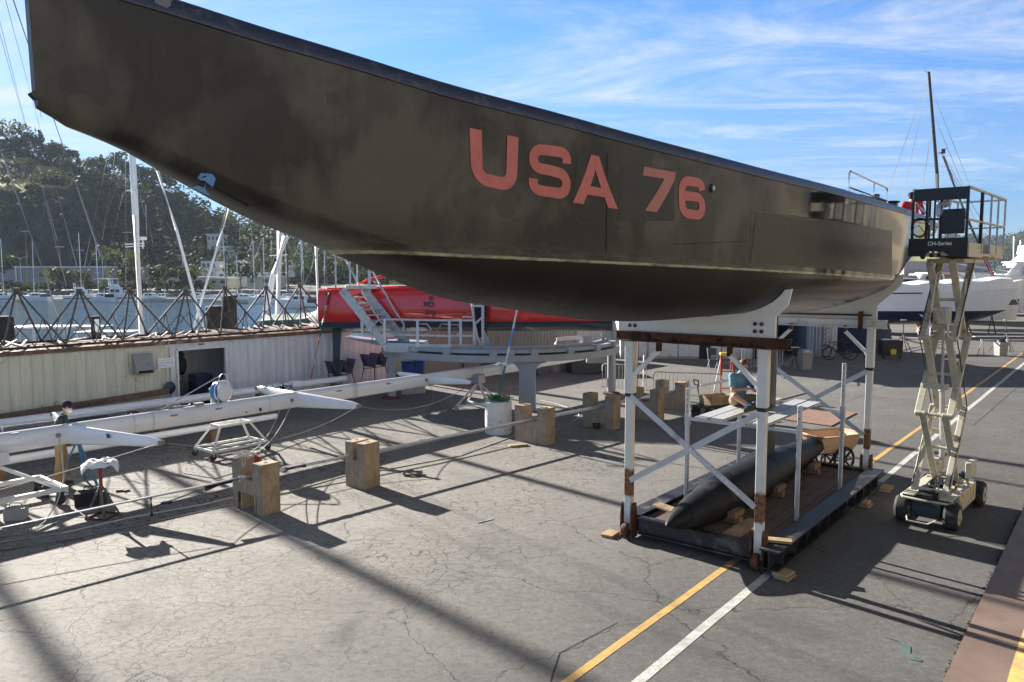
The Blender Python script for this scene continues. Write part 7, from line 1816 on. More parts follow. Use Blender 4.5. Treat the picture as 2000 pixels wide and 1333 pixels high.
# maroon-covered boat and cabin cruiser behind
def cruiser(label, px, py, d, L_, ang, deck, cab, name='motor_boat', fly=False, col='boat_white', cover=None, base=None, trim='navy'):
    p = D(px, py, d); z0 = p.z if base is None else base; t = thing(name, label, 'boat', (p.x, p.y, z0), ang, 'motor boats'); rz_ = Matrix.Rotation(ang, 3, 'Z'); L = lambda x, y, z: Vector((p.x, p.y, z0)) + rz_ @ Vector((x, y, z))
    W = L_*.16; rr = []
    for i in range(15):
        u = i/14; hw = W*(1 - max(0, (u-.5)/.5)**2.3)*(.88+.12*min(1, u*4)) + .02; zt = deck*(1 + .35*max(0, u-.25)); fl = .75 + .0*u; x = -L_/2 + L_*u; rk = deck*.45*max(0, u-.6)
        rr.append([L(x, -hw*fl*.8, -.15), L(x + rk*.3, -hw*.92, deck*.45), L(x + rk, -hw, zt), L(x + rk, hw, zt), L(x + rk*.3, hw*.92, deck*.45), L(x, hw*fl*.8, -.15)])
    m = MB(); m.loft(rr); m.build('hull', M[col], t, smooth=40)
    m = MB(); m.loft([[a.lerp(b, .0) + Vector((0, 0, -.02)) for a, b in ((r[1], r[2]),)] + [r[1].lerp(r[2], .22) + (r[1]-r[4])*.006, r[1] + (r[1]-r[4])*.006] for r in rr], cap=True); m.build('boot_stripe', M[trim], t)
    def blk(nm, x0, x1, hw, za, zb_, rake0, rake1, mat, par=t):
        q = MB(); q.loft([[L(x0, -hw, za), L(x1, -hw*.85, za), L(x1, hw*.85, za), L(x0, hw, za)], [L(x0+rake0, -hw*.92, zb_), L(x1-rake1, -hw*.76, zb_), L(x1-rake1, hw*.76, zb_), L(x0+rake0, hw*.92, zb_)]]); return q.build(nm, M[mat], par, bevel=.03)
    cb_ = blk('cabin', -L_*.22, L_*.24, W*.78, deck, deck+cab, .05*L_, .10*L_, col)
    q = MB()
    for sy in (-1, 1):
        for a, b in ((-.15, -.03), (-.01, .11)): q.cut().prism([(a*L_, .35*cab), (b*L_, .35*cab), (b*L_ - .01*L_, .8*cab), (a*L_ + .01*L_, .8*cab)], L(0, sy*W*.785, deck), rz_ @ Vector((1, 0, 0)), Vector((0, 0, 1)), rz_ @ Vector((0, -.03*sy, 0)))
    q.cut().prism([(-W*.5, .35*cab), (W*.5, .35*cab), (W*.45, .85*cab), (-W*.45, .85*cab)], L(L_*.205, 0, deck), rz_ @ Vector((0, 1, 0)), Vector((0, 0, 1)), rz_ @ Vector((-.04, 0, 0))); q.build('window', M['glass'], cb_)
    if fly:
        f = blk('flybridge', -L_*.2, L_*.10, W*.72, deck+cab+.12, deck+cab*1.55, .0, .06*L_, col); blk('roof', -L_*.26, L_*.16, W*.8, deck+cab, deck+cab+.11, 0, 0, col)
        q = MB(); q.prism([(-W*.62, 0), (W*.62, 0), (W*.5, .5*cab), (-W*.5, .5*cab)], L(L_*.06, 0, deck+cab*1.5), rz_ @ Vector((0, 1, 0)), Vector((0, 0, 1)), rz_ @ Vector((-.04, 0, 0))); q.build('windscreen', paint('vinyl screen', (.55, .58, .62), .2), f)
        q = MB(); q.path([L(-L_*.18, -W*.6, deck+cab*1.55), L(-L_*.2, -W*.6, deck+cab*2.4), L(-L_*.2, W*.6, deck+cab*2.4), L(-L_*.18, W*.6, deck+cab*1.55)], .06, 6); q.build('radar_arch', M[col], f)
    q = MB(); q.path([L(L_*.2, -W*.7, deck*1.1), L(L_*.2, -W*.7, deck*1.1+.6), L(L_*.5, -.1, deck*1.35+.6), L(L_*.5, .1, deck*1.35+.6), L(L_*.2, W*.7, deck*1.1+.6), L(L_*.2, W*.7, deck*1.1)], .025, 5); q.build('bow_rail', M['chrome'], t)
    q = MB(); q.tube(L(-L_*.08, 0, deck+cab), L(-L_*.1, 0, deck+cab*2.2), .03); q.build('aerial', M['gloss_white'], t)
    if cover: blk('canvas_cover', -L_*.46, -L_*.2, W*.9, deck, deck+cab*.8, .03*L_, .02*L_, cover)
    return t
cruiser('big white motor yacht with flybridge at the right edge beyond the wrapped hull', 2010, 600, 84, 15, R(172), 3.4, 1.9, 'motor_yacht', True, base=0.4)
cruiser('white cabin cruiser with blue top seen just right of the black yacht stern', 1805, 560, 74, 8, R(200), 3.2, 1.0, 'motor_boat', False, base=.3)
cruiser('white speedboat with folded cover between lift and motor yacht at right', 1915, 566, 72, 8, R(10), 2.9, .7, 'motor_boat', False, cover='maroon', base=.3)
m = MB(); a, b = D(1722, 570, 66), D(1838, 540, 66); rr = []
for i in range(13):
    u = i/12; c = a.lerp(b, u); h_ = .9*math.sin(math.pi*min(1, .15+u*.8)); rr.append([Vector((c.x, c.y-1.2, 2.6)), Vector((c.x, c.y-1.1, 3.2+h_*.3)), Vector((c.x, c.y, 3.5+h_*.6)), Vector((c.x, c.y+1.2, 2.6))])
m.loft(rr); m.build('boat_cover', M['maroon'], None, label='dark red canvas cover stretched over a boat deck left of the lift', cat='cover', smooth=60)
# black mast of a yacht beyond, with stays and a red strut
bm_ = thing('tall_mast', 'tall black carbon mast with stays rising behind the scissor lift', 'mast', D(1835, 560, 60), 0)
m = MB(); m.path([D(1836, 560, 60), D(1830, 340, 60), D(1814, 141, 60)], .17, 10, r2=.10); m.build('tube', M['black'], bm_)
m = MB(); m.cut().path([D(1814, 141, 60), D(1807, 141, 60)], .05, 6); m.cut().path([D(1807, 141, 60), D(1805, 131, 60)], .02, 5); m.cut().box(D(1841, 296, 60), (.3, .2, .35)); m.cut().path([D(1833, 300, 60), D(1848, 290, 60)], .04, 5); m.build('mast_fitting', M['black'], bm_)
m = MB()
for a, b in (((1815, 145), (1728, 392)), ((1815, 150), (1762, 392)), ((1822, 240), (1800, 380)), ((1822, 180), (1898, 372)), ((1826, 230), (1885, 372)), ((1840, 300), (1952, 490)), ((1842, 310), (1875, 372)), ((1838, 300), (1998, 610))): m.cut().path([D(*a, 60), D(*b, 60)], .022, 5)
m.build('stay', M['rope_grey'], bm_)
m = MB(); m.path([D(1842, 305, 60), D(1882, 410, 60), D(1912, 480, 60)], .09, 7); m.build('strut', M['black'], bm_); m = MB(); m.path([D(1912, 480, 60), D(1950, 562, 60)], .13, 7); m.build('strut', M['maroon'], bm_)
# brown wooden building and grey shed far right
t = thing('far_house', 'low brown wooden house with a flat grey roof beyond the boats at right', 'house', D(1905, 540, 110), 0); p = D(1905, 540, 110)
m = MB(); m.box((p.x, p.y+3, 2.2), (10, 6, 4.4)); m.build('wall', paint('brown boards', (.36, .2, .11), .8, var=.15), t); m = MB(); m.box((p.x, p.y+3, 4.55), (10.8, 6.8, .3)); m.build('roof', M['galv'], t); m = MB()
for dx in (-3, 0, 3): m.cut().box((p.x+dx, p.y-.03, 2.2), (1.2, .06, 1.6))
m.build('window', M['glass'], t)
t = thing('far_shed', 'long pale grey metal shed seen behind the lift arms', 'shed', D(1850, 530, 125), 0); p = D(1850, 530, 125)
m = MB(); m.box((p.x, p.y+5, 3.2), (14, 10, 6.4)); m.build('wall', corrugated('grey shed', (.34, .37, .42)), t); m = MB(); m.box((p.x, p.y+5, 6.5), (14.6, 10.6, .2)); m.build('roof', M['galv'], t)
# tan warehouse behind the camera's right shoulder: the hull mirrors it
wh = thing('warehouse', 'long tan warehouse with rows of windows on the landward side of the yard', 'building', Y(8, 26, 0), YAW)
m = MB(); m.box(Y(75, 25, 6.5), (190, 10, 13), rz=YAW); m.build('wall', paint('tan stucco', (.19, .155, .105), .85, var=.08), wh)
m = MB(); m.box(Y(75, 25, 13.15), (191, 11, .3), rz=YAW); m.build('roof', M['galv'], wh)
for i in range(19):
    for j in range(2): 
        q = MB(); q.box(Y(4 + i*7.2, 19.97, 3.4 + j*5.4), (3.4, .08, 3.2), rz=YAW); w_ = q.build('window', M['glass'], wh)
        if True:
            q = MB()
            for a in (-.85, 0, .85): q.beam(Y(4 + i*7.2 + a, 19.91, 1.8 + j*5.4), Y(4 + i*7.2 + a, 19.91, 5.0 + j*5.4), .12, .08)
            q.build('mullion', M['black'], w_)

t = thing('mirrored_block', 'unseen dark grey block added past the right edge for the yacht stern to mirror', 'shed', Y(168, 8, 0), YAW)  # unseen dark mass added so the polished stern mirrors something dark
m = MB(); m.box(Y(170, 9, 4), (6, 20, 8), rz=YAW); m.build('wall', M['slate'] if 'slate' in M else M['antifoul'], t); m = MB(); m.box(Y(170, 9, 8.1), (7, 21, .3), rz=YAW); m.build('roof', M['galv'], t)
# ------------------------------------------------------------------ far shore, hill, trees
rnd = random.Random(11)
def interp(x, T):
    if x <= T[0][0]: return T[0][1]
    for (a, b), (c, d) in zip(T[:-1], T[1:]):
        if x <= c: return b + (d-b)*(x-a)/(c-a)
    return T[-1][1]
from mathutils import noise as mnoise
RIDGE = [(-500, 330), (-200, 300), (-60, 296), (0, 300), (60, 300), (110, 318), (160, 345), (230, 352), (300, 362), (350, 388), (420, 425), (500, 452), (600, 492), (700, 520), (820, 531), (1000, 533)]
def hz(px, d):
    rz_ = H + (535 - interp(px, RIDGE))/1500*340
    t = min(1, max(0, (d-222)/118)); base = 1.0
    lf = min(1, max(0, (215-px)/60))                         # the cliffed shoulder on the left
    smooth = base + (rz_-base)*(t*t*(3-2*t)*.55 + t*.45)
    if lf > 0:
        zb1 = H + (535-376)/1500*258; zb2 = H + (535-350)/1500*288
        if d < 232: c = base + 2
        elif d < 258: c = base + 2 + (zb1-base-2)*((d-232)/26)**.8
        elif d < 288: c = zb1 + (zb2-zb1)*(d-258)/30
        else: c = zb2 + (max(rz_, zb2+1)-zb2)*min(1, (d-288)/52)
        smooth = smooth*(1-lf) + c*lf
    nz = mnoise.noise(Vector((px*.02, d*.045, 3)))*3.0 + mnoise.noise(Vector((px*.06, d*.13, 9)))*1.4
    return smooth + nz*min(1, t*4)*(.35 if (lf > .5 and 259 < d < 287) else 1) - (max(0, d-345)*.25)
def hp_(px, d): return Vector(((px-1000)/1500*d, d, hz(px, d)))
pxs = [-520 + i*14 for i in range(112)]; ds_ = [214 + i*4.2 for i in range(46)]
m = MB(); m.add([hp_(px, d) for px in pxs for d in ds_], [(i*46+j, (i+1)*46+j, (i+1)*46+j+1, i*46+j+1) for i in range(111) for j in range(45)])
m.build('hill', hill_mat(), kind='structure', smooth=60)
LEAF = [leaf_mat('dark evergreen leaves', (.010, .017, .009), (.028, .040, .016)), leaf_mat('grey green leaves', (.030, .036, .020), (.070, .072, .036)), leaf_mat('olive leaves', (.022, .030, .011), (.055, .062, .022))]
def clump(m, c, r, k, q, flat=1.0):
    for _ in range(k):
        d = Vector((rnd.gauss(0, 1), rnd.gauss(0, 1), rnd.gauss(0, 1))).normalized()*r*rnd.uniform(.45, 1.05)**.5; d.z *= flat
        p = c + d; n_ = (d.normalized() + Vector((rnd.uniform(-.7, .7), rnd.uniform(-.7, .7), rnd.uniform(-.4, .9)))).normalized()
        x, y, _z = frame(n_); s = q*rnd.uniform(.5, 1.25); a = rnd.uniform(0, 6.28); x, y = x*math.cos(a)+y*math.sin(a), y*math.cos(a)-x*math.sin(a)
        m.add([p - x*s, p - y*s*.55, p + x*s, p + y*s*.55], [(0, 1, 2, 3)])
# the wood covering the hill, read as one mass
for li in range(3):
    m = MB()
    for i in range(420 if li < 2 else 300):
        px = rnd.uniform(-60, 760); d = rnd.uniform(232, 342)
        lf = px < 165
        if lf and ((256 < d < 322 and rnd.random() < .95) or (240 < d <= 256 and rnd.random() < .7)): continue
        p = hp_(px, d); r = rnd.uniform(2.0, 4.3); m_ = rnd.uniform(.7, 1.5)
        clump(m, p + Vector((0, 0, r*m_*.7)), r, 34, .85, m_)
    m.build('hill_woodland', LEAF[li], kind='stuff', smooth=0, keep=True, label=['dark evergreen woodland covering the hill across the water', 'greyer green woodland mixed over the hill across the water', 'olive woodland on the hill across the water'][li])
M['bark'] = paint('bark', (.07, .05, .035), .9, var=.3, bump=.4)
def tree(label, pos, h, r, leaf, shape='round', group='trees on the far ridge', name='tree', cat='tree', k=260, q=.6):
    t = thing(name, label, cat, pos, 0, group); pos = Vector(pos)
    m = MB(); lean = Vector((rnd.uniform(-.1, .1), rnd.uniform(-.1, .1), 1)); top = pos + lean*h*(.55 if shape != 'cone' else .95); m.path([pos, pos.lerp(top, .5) + Vector((rnd.uniform(-.2, .2), 0, 0)), top], h*.026, 7, r2=h*.009)
    tips = []
    if shape != 'cone':
        for i in range(7):
            a = rnd.uniform(0, 6.28); b = pos.lerp(top, rnd.uniform(.55, 1)); e = b + Vector((math.cos(a)*r*.7, math.sin(a)*r*.7, h*rnd.uniform(.08, .3))); m.path([b, b.lerp(e, .5) + Vector((0, 0, h*.03)), e], h*.011, 5, r2=h*.004); tips.append(e)
    m.build('trunk', M['bark'], t)
    m = MB()
    if shape == 'cone':
        for i in range(14): u = i/13; clump(m, pos + lean*h*(.15+.85*u) + Vector((rnd.uniform(-.3, .3), rnd.uniform(-.3, .3), 0))*r*.5, r*(1-u)*.95 + .25, int(k/10*(1.1-u*.7)), q, .55)
    else:
        for e in tips + [top, top + Vector((0, 0, h*.2))]: clump(m, e + Vector((0, 0, h*.04)), r*rnd.uniform(.38, .6), k//8, q, .62 if shape == 'flat' else .85)
    m.build('crown', LEAF[leaf], t, smooth=0, keep=True); return t
RT = [(-8, 332, 15, 6, 'flat', 0, 'tall spreading tree cut by the left edge on the ridge'), (38, 330, 18, 8.5, 'flat', 1, 'tallest airy umbrella crowned tree on the ridge at left'), (40, 325, 10, 5, 'round', 0, 'dense dark tree below the umbrella crowned tree on the ridge'), (70, 330, 11, 4.5, 'round', 0, 'dark round tree right of the umbrella crowned tree'), (97, 330, 13, 4, 'cone', 0, 'pointed dark conifer on the ridge at the left shoulder'),
      (122, 330, 11, 5.5, 'round', 0, 'wide dark tree right of the pointed conifer on the ridge'), (143, 326, 10, 5, 'round', 0, 'dark bushy tree where the left ridge begins to drop'), (168, 335, 8, 2.6, 'cone', 0, 'small pointed conifer in the dip of the ridge'), (190, 338, 9, 4.6, 'flat', 1, 'airy tree in the dip of the ridge'), (214, 338, 8, 2.2, 'cone', 0, 'thin conifer right of the airy tree in the dip'),
      (236, 338, 11, 5, 'round', 2, 'olive tree on the ridge left of the big white mast'), (262, 338, 10, 5, 'round', 1, 'grey green tree on the ridge behind the big white mast'), (288, 338, 9, 4, 'round', 2, 'olive tree on the ridge right of the big white mast'), (312, 338, 8, 4, 'round', 1, 'grey green tree on the ridge just under the black hull'), (336, 338, 8, 4, 'flat', 0, 'last dark ridge tree before the black hull hides the hill')]
for px, d, h, r, sh, lf, lab in RT: tree(lab, hp_(px, d) - Vector((0, 0, .5)), h, r, lf, sh, k=420, q=.75)
for i, (px, d, h, r) in enumerate([(100, 270, 5.5, 4.2), (118, 272, 6, 4.5), (130, 268, 5, 4), (78, 262, 4, 2.4), (12, 268, 5, 3.4)]):
    tree(['round green bush on the grassy shelf of the hill', 'biggest round bush on the grassy shelf of the hill', 'bush at the right end of the grassy shelf', 'small dark bush near the lip of the grassy shelf', 'dark bush at the left end of the grassy shelf'][i], hp_(px, d) - Vector((0, 0, 1.6)), h, r, 2, 'round', 'bushes on the grassy shelf', 'bush', 'bush', 300, .55)
# shore strip, sea wall, floating docks
m = MB(); m.add([(-700, 172, .6), (89, 172, .6), (89, 260, 1.6), (-700, 260, 1.6)], [(0, 1, 2, 3)]); m.add([(-700, 172, -1.4), (900, 172, -1.4), (900, 172, .6), (-700, 172, .6)], [(0, 1, 2, 3)])
m.add([(90, 176, .5), (1600, 176, .5), (1600, 620, .5), (90, 620, .5)], [(0, 1, 2, 3)])
m.build('far_shore', paint('far shore earth', (.11, .10, .075), .95, var=.3, scale=.2), kind='structure', smooth=0)
for i, (a, b, d) in enumerate(((-60, 470, 160), (420, 700, 150))):
    m = MB(); A, B = D(a, 580, d), D(b, 580, d); m.box(((A.x+B.x)/2, d, -.85), (B.x-A.x, 2.2, .5)); m.build('floating_dock', M['concrete'], None, label=['long pale floating dock along the far shore at left', 'pale floating dock at right, nearer than the long one'][i], cat='dock')
# hedge along the shore
m = MB()
for i in range(150):
    px = rnd.uniform(-20, 420); p = D(px, 560, 174); clump(m, Vector((p.x, 174 + rnd.uniform(0, 3), 1.6 + rnd.uniform(-.6, .5))), 1.2, 26, .35, .8)
m.build('hedge', LEAF[2], kind='stuff', smooth=0, keep=True, label='low hedge and shrubs along the far shore')
def block(name, label, px0, px1, ytop, ybot, d, dep, mat, roof='galv', wins=0, gable=False, winmat='glass'):
    a, b = D(px0, ytop, d), D(px1, ybot, d); t = thing(name, label, 'building', ((a.x+b.x)/2, d, .8), 0); w_ = b.x-a.x; zt = a.z; z0 = min(.8, b.z) if d < 215 else b.z - 3
    m = MB(); m.box(((a.x+b.x)/2, d+dep/2, (zt+z0)/2), (w_, dep, zt-z0)); m.build('wall', mat, t)
    m = MB()
    if gable: m.prism([(-w_/2-.4, 0), (w_/2+.4, 0), (0, w_*.32)], ((a.x+b.x)/2, d-.4, zt), (1, 0, 0), (0, 0, 1), (0, dep+.8, 0))
    else: m.box(((a.x+b.x)/2, d+dep/2, zt+.15), (w_+.8, dep+.8, .3))
    m.build('roof', M[roof], t)
    for i in range(wins):
        x = a.x + w_*(i+.5)/wins; m = MB(); m.box((x, d-.03, zt-(zt-max(z0, b.z))*.45), (w_/wins*.45, .08, min(1.6, (zt-b.z)*.4))); m.build('window', M[winmat], t)
    return t, a, b
M['grey_wall'] = paint('grey block wall', (.27, .26, .28), .85, var=.15, scale=.6); M['yellow_wall'] = paint('ochre panel', (.50, .34, .07), .8); M['cream_wall'] = paint('cream wall', (.55, .52, .42), .8, var=.1, scale=.4); M['white_wall'] = paint('white wall', (.66, .66, .64), .8); M['slate'] = paint('dark roof', (.08, .08, .09), .8)
hall, a, b = block('long_hall', 'long low grey hall with ochre end panels and a pale flat roof across the water', -60, 218, 523, 556, 196, 25, M['grey_wall'], 'white')
m = MB()
for p0, p1 in ((30, 32), (51, 54), (87, 99), (206, 217)): x0_, x1_ = D(p0, 540, 195.9).x, D(p1, 540, 195.9).x; m.cut().box(((x0_+x1_)/2, 195.9, 3.6), (x1_-x0_, .15, 4.4))
m.build('ochre_panel', M['yellow_wall'], hall)
block('low_store', 'low beige store behind the hedge right of the long hall', 186, 228, 547, 560, 186, 8, M['grey_wall'])
block('low_store', 'long cream one storey building beneath the crossed spars', 322, 402, 543, 562, 188, 12, M['cream_wall'], 'white', 3)
block('low_store', 'low cream building between the two crossed spars and the palms', 408, 444, 545, 558, 190, 10, M['cream_wall'], 'white', 2)
block('low_store', 'long white flat roofed building with dark windows above the blue sail covers', 424, 523, 534, 543, 205, 12, M['white_wall'], 'white', 6)
block('low_store', 'cream building behind the two thin masts at the far shore', 482, 530, 542, 558, 188, 12, M['cream_wall'], 'white', 2)
block('hill_house', 'pale two storey house with dark roof at the foot of the hill', 392, 422, 510, 528, 222, 9, M['white_wall'], 'slate', 3)
block('hill_house', 'small gabled pale house beside the palms', 456, 471, 514, 528, 224, 8, M['cream_wall'], 'white', 2, True)
block('hill_house', 'pale house high on the wooded hill, upper one', 404, 428, 459, 474, 262, 8, M['cream_wall'], 'galv', 3)
block('hill_house', 'white house high on the wooded hill, lower one', 428, 450, 483, 491, 255, 8, M['white_wall'], 'white', 2)
block('hill_house', 'grey house half hidden by trees right of the white hill house', 488, 502, 481, 488, 258, 8, M['grey_wall'], 'slate', 2)
block('hill_house', 'lilac grey house on the hill right of the tall near mast', 580, 597, 480, 492, 258, 8, M['grey_wall'], 'slate', 3)
block('hill_house', 'small pale house low on the hill beside the tall near mast', 560, 575, 508, 522, 230, 8, M['cream_wall'], 'slate', 1)
# shore trees and palms
for px, d, h, r, lf, sh, lab in [(233, 182, 12, 5, 1, 'flat', 'airy tall tree on the shore left of the big white mast'), (243, 180, 5.5, 3.2, 2, 'round', 'round yellow green bush beside the airy tree'), (318, 178, 6, 3.4, 0, 'flat', 'dark spreading cypress on the shore under the crossed spars'), (360, 178, 5.5, 3, 2, 'round', 'olive shrub tree before the cream building'), (470, 180, 6.5, 3.6, 0, 'round', 'round dark tree before the white flat roofed building'),
        (300, 200, 5, 4.5, 1, 'round', 'bare greyish round tree behind the big white mast'), (382, 205, 6, 5, 1, 'round', 'grey shrub tree at the foot of the hill'), (520, 215, 9, 5, 0, 'round', 'dark round tree near the tall near mast'), (590, 200, 12, 5, 2, 'round', 'large olive tree right of the tall near mast'), (624, 190, 11, 5, 0, 'round', 'dark tree behind the thin rigging by the red boat'), (655, 195, 10, 5, 2, 'round', 'olive tree above the left end of the red boat'), (690, 195, 9, 5, 0, 'round', 'dark tree above the boarding stairs'), (0, 178, 9, 4, 0, 'round', 'dark tree at the left edge of the far shore'), (110, 176, 5, 3, 2, 'round', 'olive shrub before the long hall'), (150, 176, 4.5, 3.5, 1, 'round', 'grey shrub before the long hall, right of the olive one')]:
    p = D(px, 550, d); tree(lab, (p.x, p.y, .9), h, r, lf, sh, 'trees on the far shore', k=300, q=.5)
def palm(label, px, d, h):
    p = D(px, 550, d); pos = Vector((p.x, p.y, .9)); t = thing('palm_tree', label, 'palm tree', pos, 0, 'palm trees on the far shore'); top = pos + Vector((0, 0, h))
    m = MB(); m.path([pos, pos.lerp(top, .5), top], .32, 8, r2=.26); m.build('trunk', M['bark'], t); m = MB()
    for i in range(46):
        a = rnd.uniform(0, 6.28); e = rnd.uniform(-.7, 1.1); L_ = rnd.uniform(1.8, 2.6); d0 = Vector((math.cos(a)*math.cos(e), math.sin(a)*math.cos(e), math.sin(e))); sd = d0.cross(Vector((0, 0, 1))).normalized()*.3; pr = None
        for j in range(5):
            u = j/4; c = top + d0*L_*u - Vector((0, 0, 1))*L_*.45*u*u; w_ = sd*(1-u*.9)
            if pr: m.add([pr[0], pr[1], c+w_, c-w_], [(0, 1, 2, 3)])
            pr = (c-w_, c+w_)
    m.build('crown', LEAF[2], t, smooth=0, keep=True)
palm('palm with a broad dark crown left of the gabled house', 441, 190, 8.5); palm('palm just right of the gabled house, behind the thin masts', 512, 195, 9); palm('tall palm with yellowish crown right of the big near mast', 562, 185, 9.5)
# street lamps and poles
for px, d, h, arms, lab in [(54, 200, 15, 2, 'tall wooden utility pole above the long hall'), (252, 205, 15, 2, 'tall utility pole just left of the big white mast'), (41, 195, 7.5, 3, 'double armed street lamp behind the long hall'), (201, 195, 7.5, 3, 'double armed street lamp near the right end of the long hall'), (358, 195, 8, 3, 'street lamp above the long cream building'), (119, 200, 11, 1, 'thin pale pole above the middle of the long hall')]:
    p = D(px, 540, d); pos = Vector((p.x, p.y, .9)); t = thing('street_lamp' if arms == 3 else 'utility_pole', lab, 'street lamp' if arms == 3 else 'pole', pos, 0, 'poles and lamps on the far shore')
    m = MB(); m.tube(pos, pos + Vector((0, 0, h)), .13, .08); m.build('pole', M['timber'] if arms != 3 else M['galv'], t); m = MB()
    if arms == 3: m.cut().path([pos + Vector((-1.8, 0, h+.3)), pos + Vector((-.5, 0, h+.2)), pos + Vector((0, 0, h-.2)), pos + Vector((.5, 0, h+.2)), pos + Vector((1.8, 0, h+.3))], .07, 5); 
    else: m.cut().box(pos + Vector((0, 0, h-.5)), (2.4, .12, .14))
    m.build('arm', M['galv'], t)
    if arms == 3:
        m = MB()
        for s in (-1.8, 1.8): m.cut().box(pos + Vector((s, 0, h+.3)), (.6, .25, .12))
        m.build('lamp_head', M['grey_plastic'], t)
# ------------------------------------------------------------------ boats on the water
def sailboat(label, px, d, L_, mh, ang=0.0, lean=0.0, cover='navy', col='boat_white', r=.09, spread=True, name='sailboat', stays=True):
    p = D(px, 580, d); z0 = -1.2; t = thing(name, label, 'sailboat', (p.x, p.y, z0), ang, 'sailing boats on the water'); rz_ = Matrix.Rotation(ang, 3, 'Z'); L = lambda x, y, z: Vector((p.x, p.y, z0)) + rz_ @ Vector((x, y, z)); W = L_*.15; rr = []
    for i in range(13):
        u = i/12; hw = W*(math.sin(min(1, .25+u*.9)*math.pi*.75)**.7 if u < .98 else .1)*(1 if u < .6 else max(.03, 1-((u-.6)/.4)**2)); x = -L_/2+L_*u; zt = 1.0 + .35*max(0, u-.4)
        rr.append([L(x, -hw*.7, -.2), L(x, -hw, zt), L(x, 0, zt+.06), L(x, hw, zt), L(x, hw*.7, -.2)])
    m = MB(); m.loft(rr); m.build('hull', M[col], t, smooth=50)
    m = MB(); m.loft([[L(-L_*.18, -W*.6, 1), L(-L_*.18, W*.6, 1), L(-L_*.16, W*.5, 1.55), L(-L_*.16, -W*.5, 1.55)], [L(L_*.22, -W*.4, 1.1), L(L_*.22, W*.4, 1.1), L(L_*.17, W*.35, 1.5), L(L_*.17, -W*.35, 1.5)]]); cb = m.build('cabin', M[col], t)
    m = MB()
    for sy in (-1, 1): m.cut().beam(L(-L_*.12, sy*W*.57, 1.32), L(L_*.1, sy*W*.47, 1.34), .04, .18)
    m.build('window', M['glass'], cb)
    b, tp_ = L(L_*.06, 0, 1.2), L(L_*.06 + lean*mh, 0, 1.2+mh); m = MB(); m.path([b, b.lerp(tp_, .5), tp_], r, 9, r2=r*.7); ms = m.build('mast', M['gloss_white'], t)
    m = MB()
    if spread:
        for u in (.45, .72): c = b.lerp(tp_, u); m.cut().beam(c - rz_ @ Vector((.0, 1, 0))*mh*.055 + Vector((-mh*.03, 0, 0)), c + rz_ @ Vector((0, 1, 0))*mh*.055 + Vector((mh*.03, 0, 0)), r*.6, r*.5)
        m.build('spreader', M['gloss_white'], ms)
    m = MB(); m.path([L(L_*.05, 0, 2.2), L(-L_*.3, 0, 2.15)], .16, 8); m.build('sail_cover', M[cover], t)
    if stays:
        m = MB()
        for q in (L(L_*.5, 0, 1.3), L(-L_*.5, 0, 1.1), L(0, -W, 1), L(0, W, 1)): m.cut().path([tp_, q], .016, 4)
        m.build('stay', M['wire'], t)
    return t
def mh(y, d): return (H + (535-y)/1500*d) + 1.2 - 1.2
SBL = [(12, 164, 9, 468, .0, 'navy', 'sailboat with twin thin masts at the left end of the far dock, left hull'), (72, 165, 9, 466, -.02, 'blue_tarp', 'white sailboat behind the left truss pyramid'), (155, 163, 9.5, 456, .0, 'antifoul', 'sailboat with a tall spreadered mast right of the white cabin boat'), (189, 166, 8, 481, -.01, 'navy', 'small sailboat just left of the white cabin cruiser'), (492, 158, 9, 470, .0, 'blue_tarp', 'sailboat with a blue sail cover right of the palms'), (512, 152, 8.5, 464, .0, 'blue_tarp', 'sailboat with blue cover nearest the big near mast'), (446, 166, 8, 452, .02, 'navy', 'sailboat with a tall leaning mast by the crossed spars'), (540, 150, 9, 490, 0, 'maroon', 'sailboat half hidden behind the big near mast'), (585, 145, 9, 470, .0, 'navy', 'sailboat with thin rigging right of the big near mast'), (600, 150, 9, 455, .03, 'antifoul', 'sailboat among crowded rigging left of the red boat'), (640, 140, 10, 460, -.02, 'navy', 'sailboat whose mast rises above the red stern'), (30, 175, 8, 520, 0, 'navy', 'low sailboat far at left behind the dock'), (468, 164, 7, 500, 0, 'blue_tarp', 'small sailboat with short mast before the round dark tree'), (565, 160, 8, 480, 0, 'navy', 'sailboat below the tall palm')]
for px, d, L_, yt, ln, cv, lab in SBL: sailboat(lab, px, d, L_, mh(yt, d), rnd.choice((0.1, 3.0, -.2, 3.3)), ln, cv)
WT = -1.2
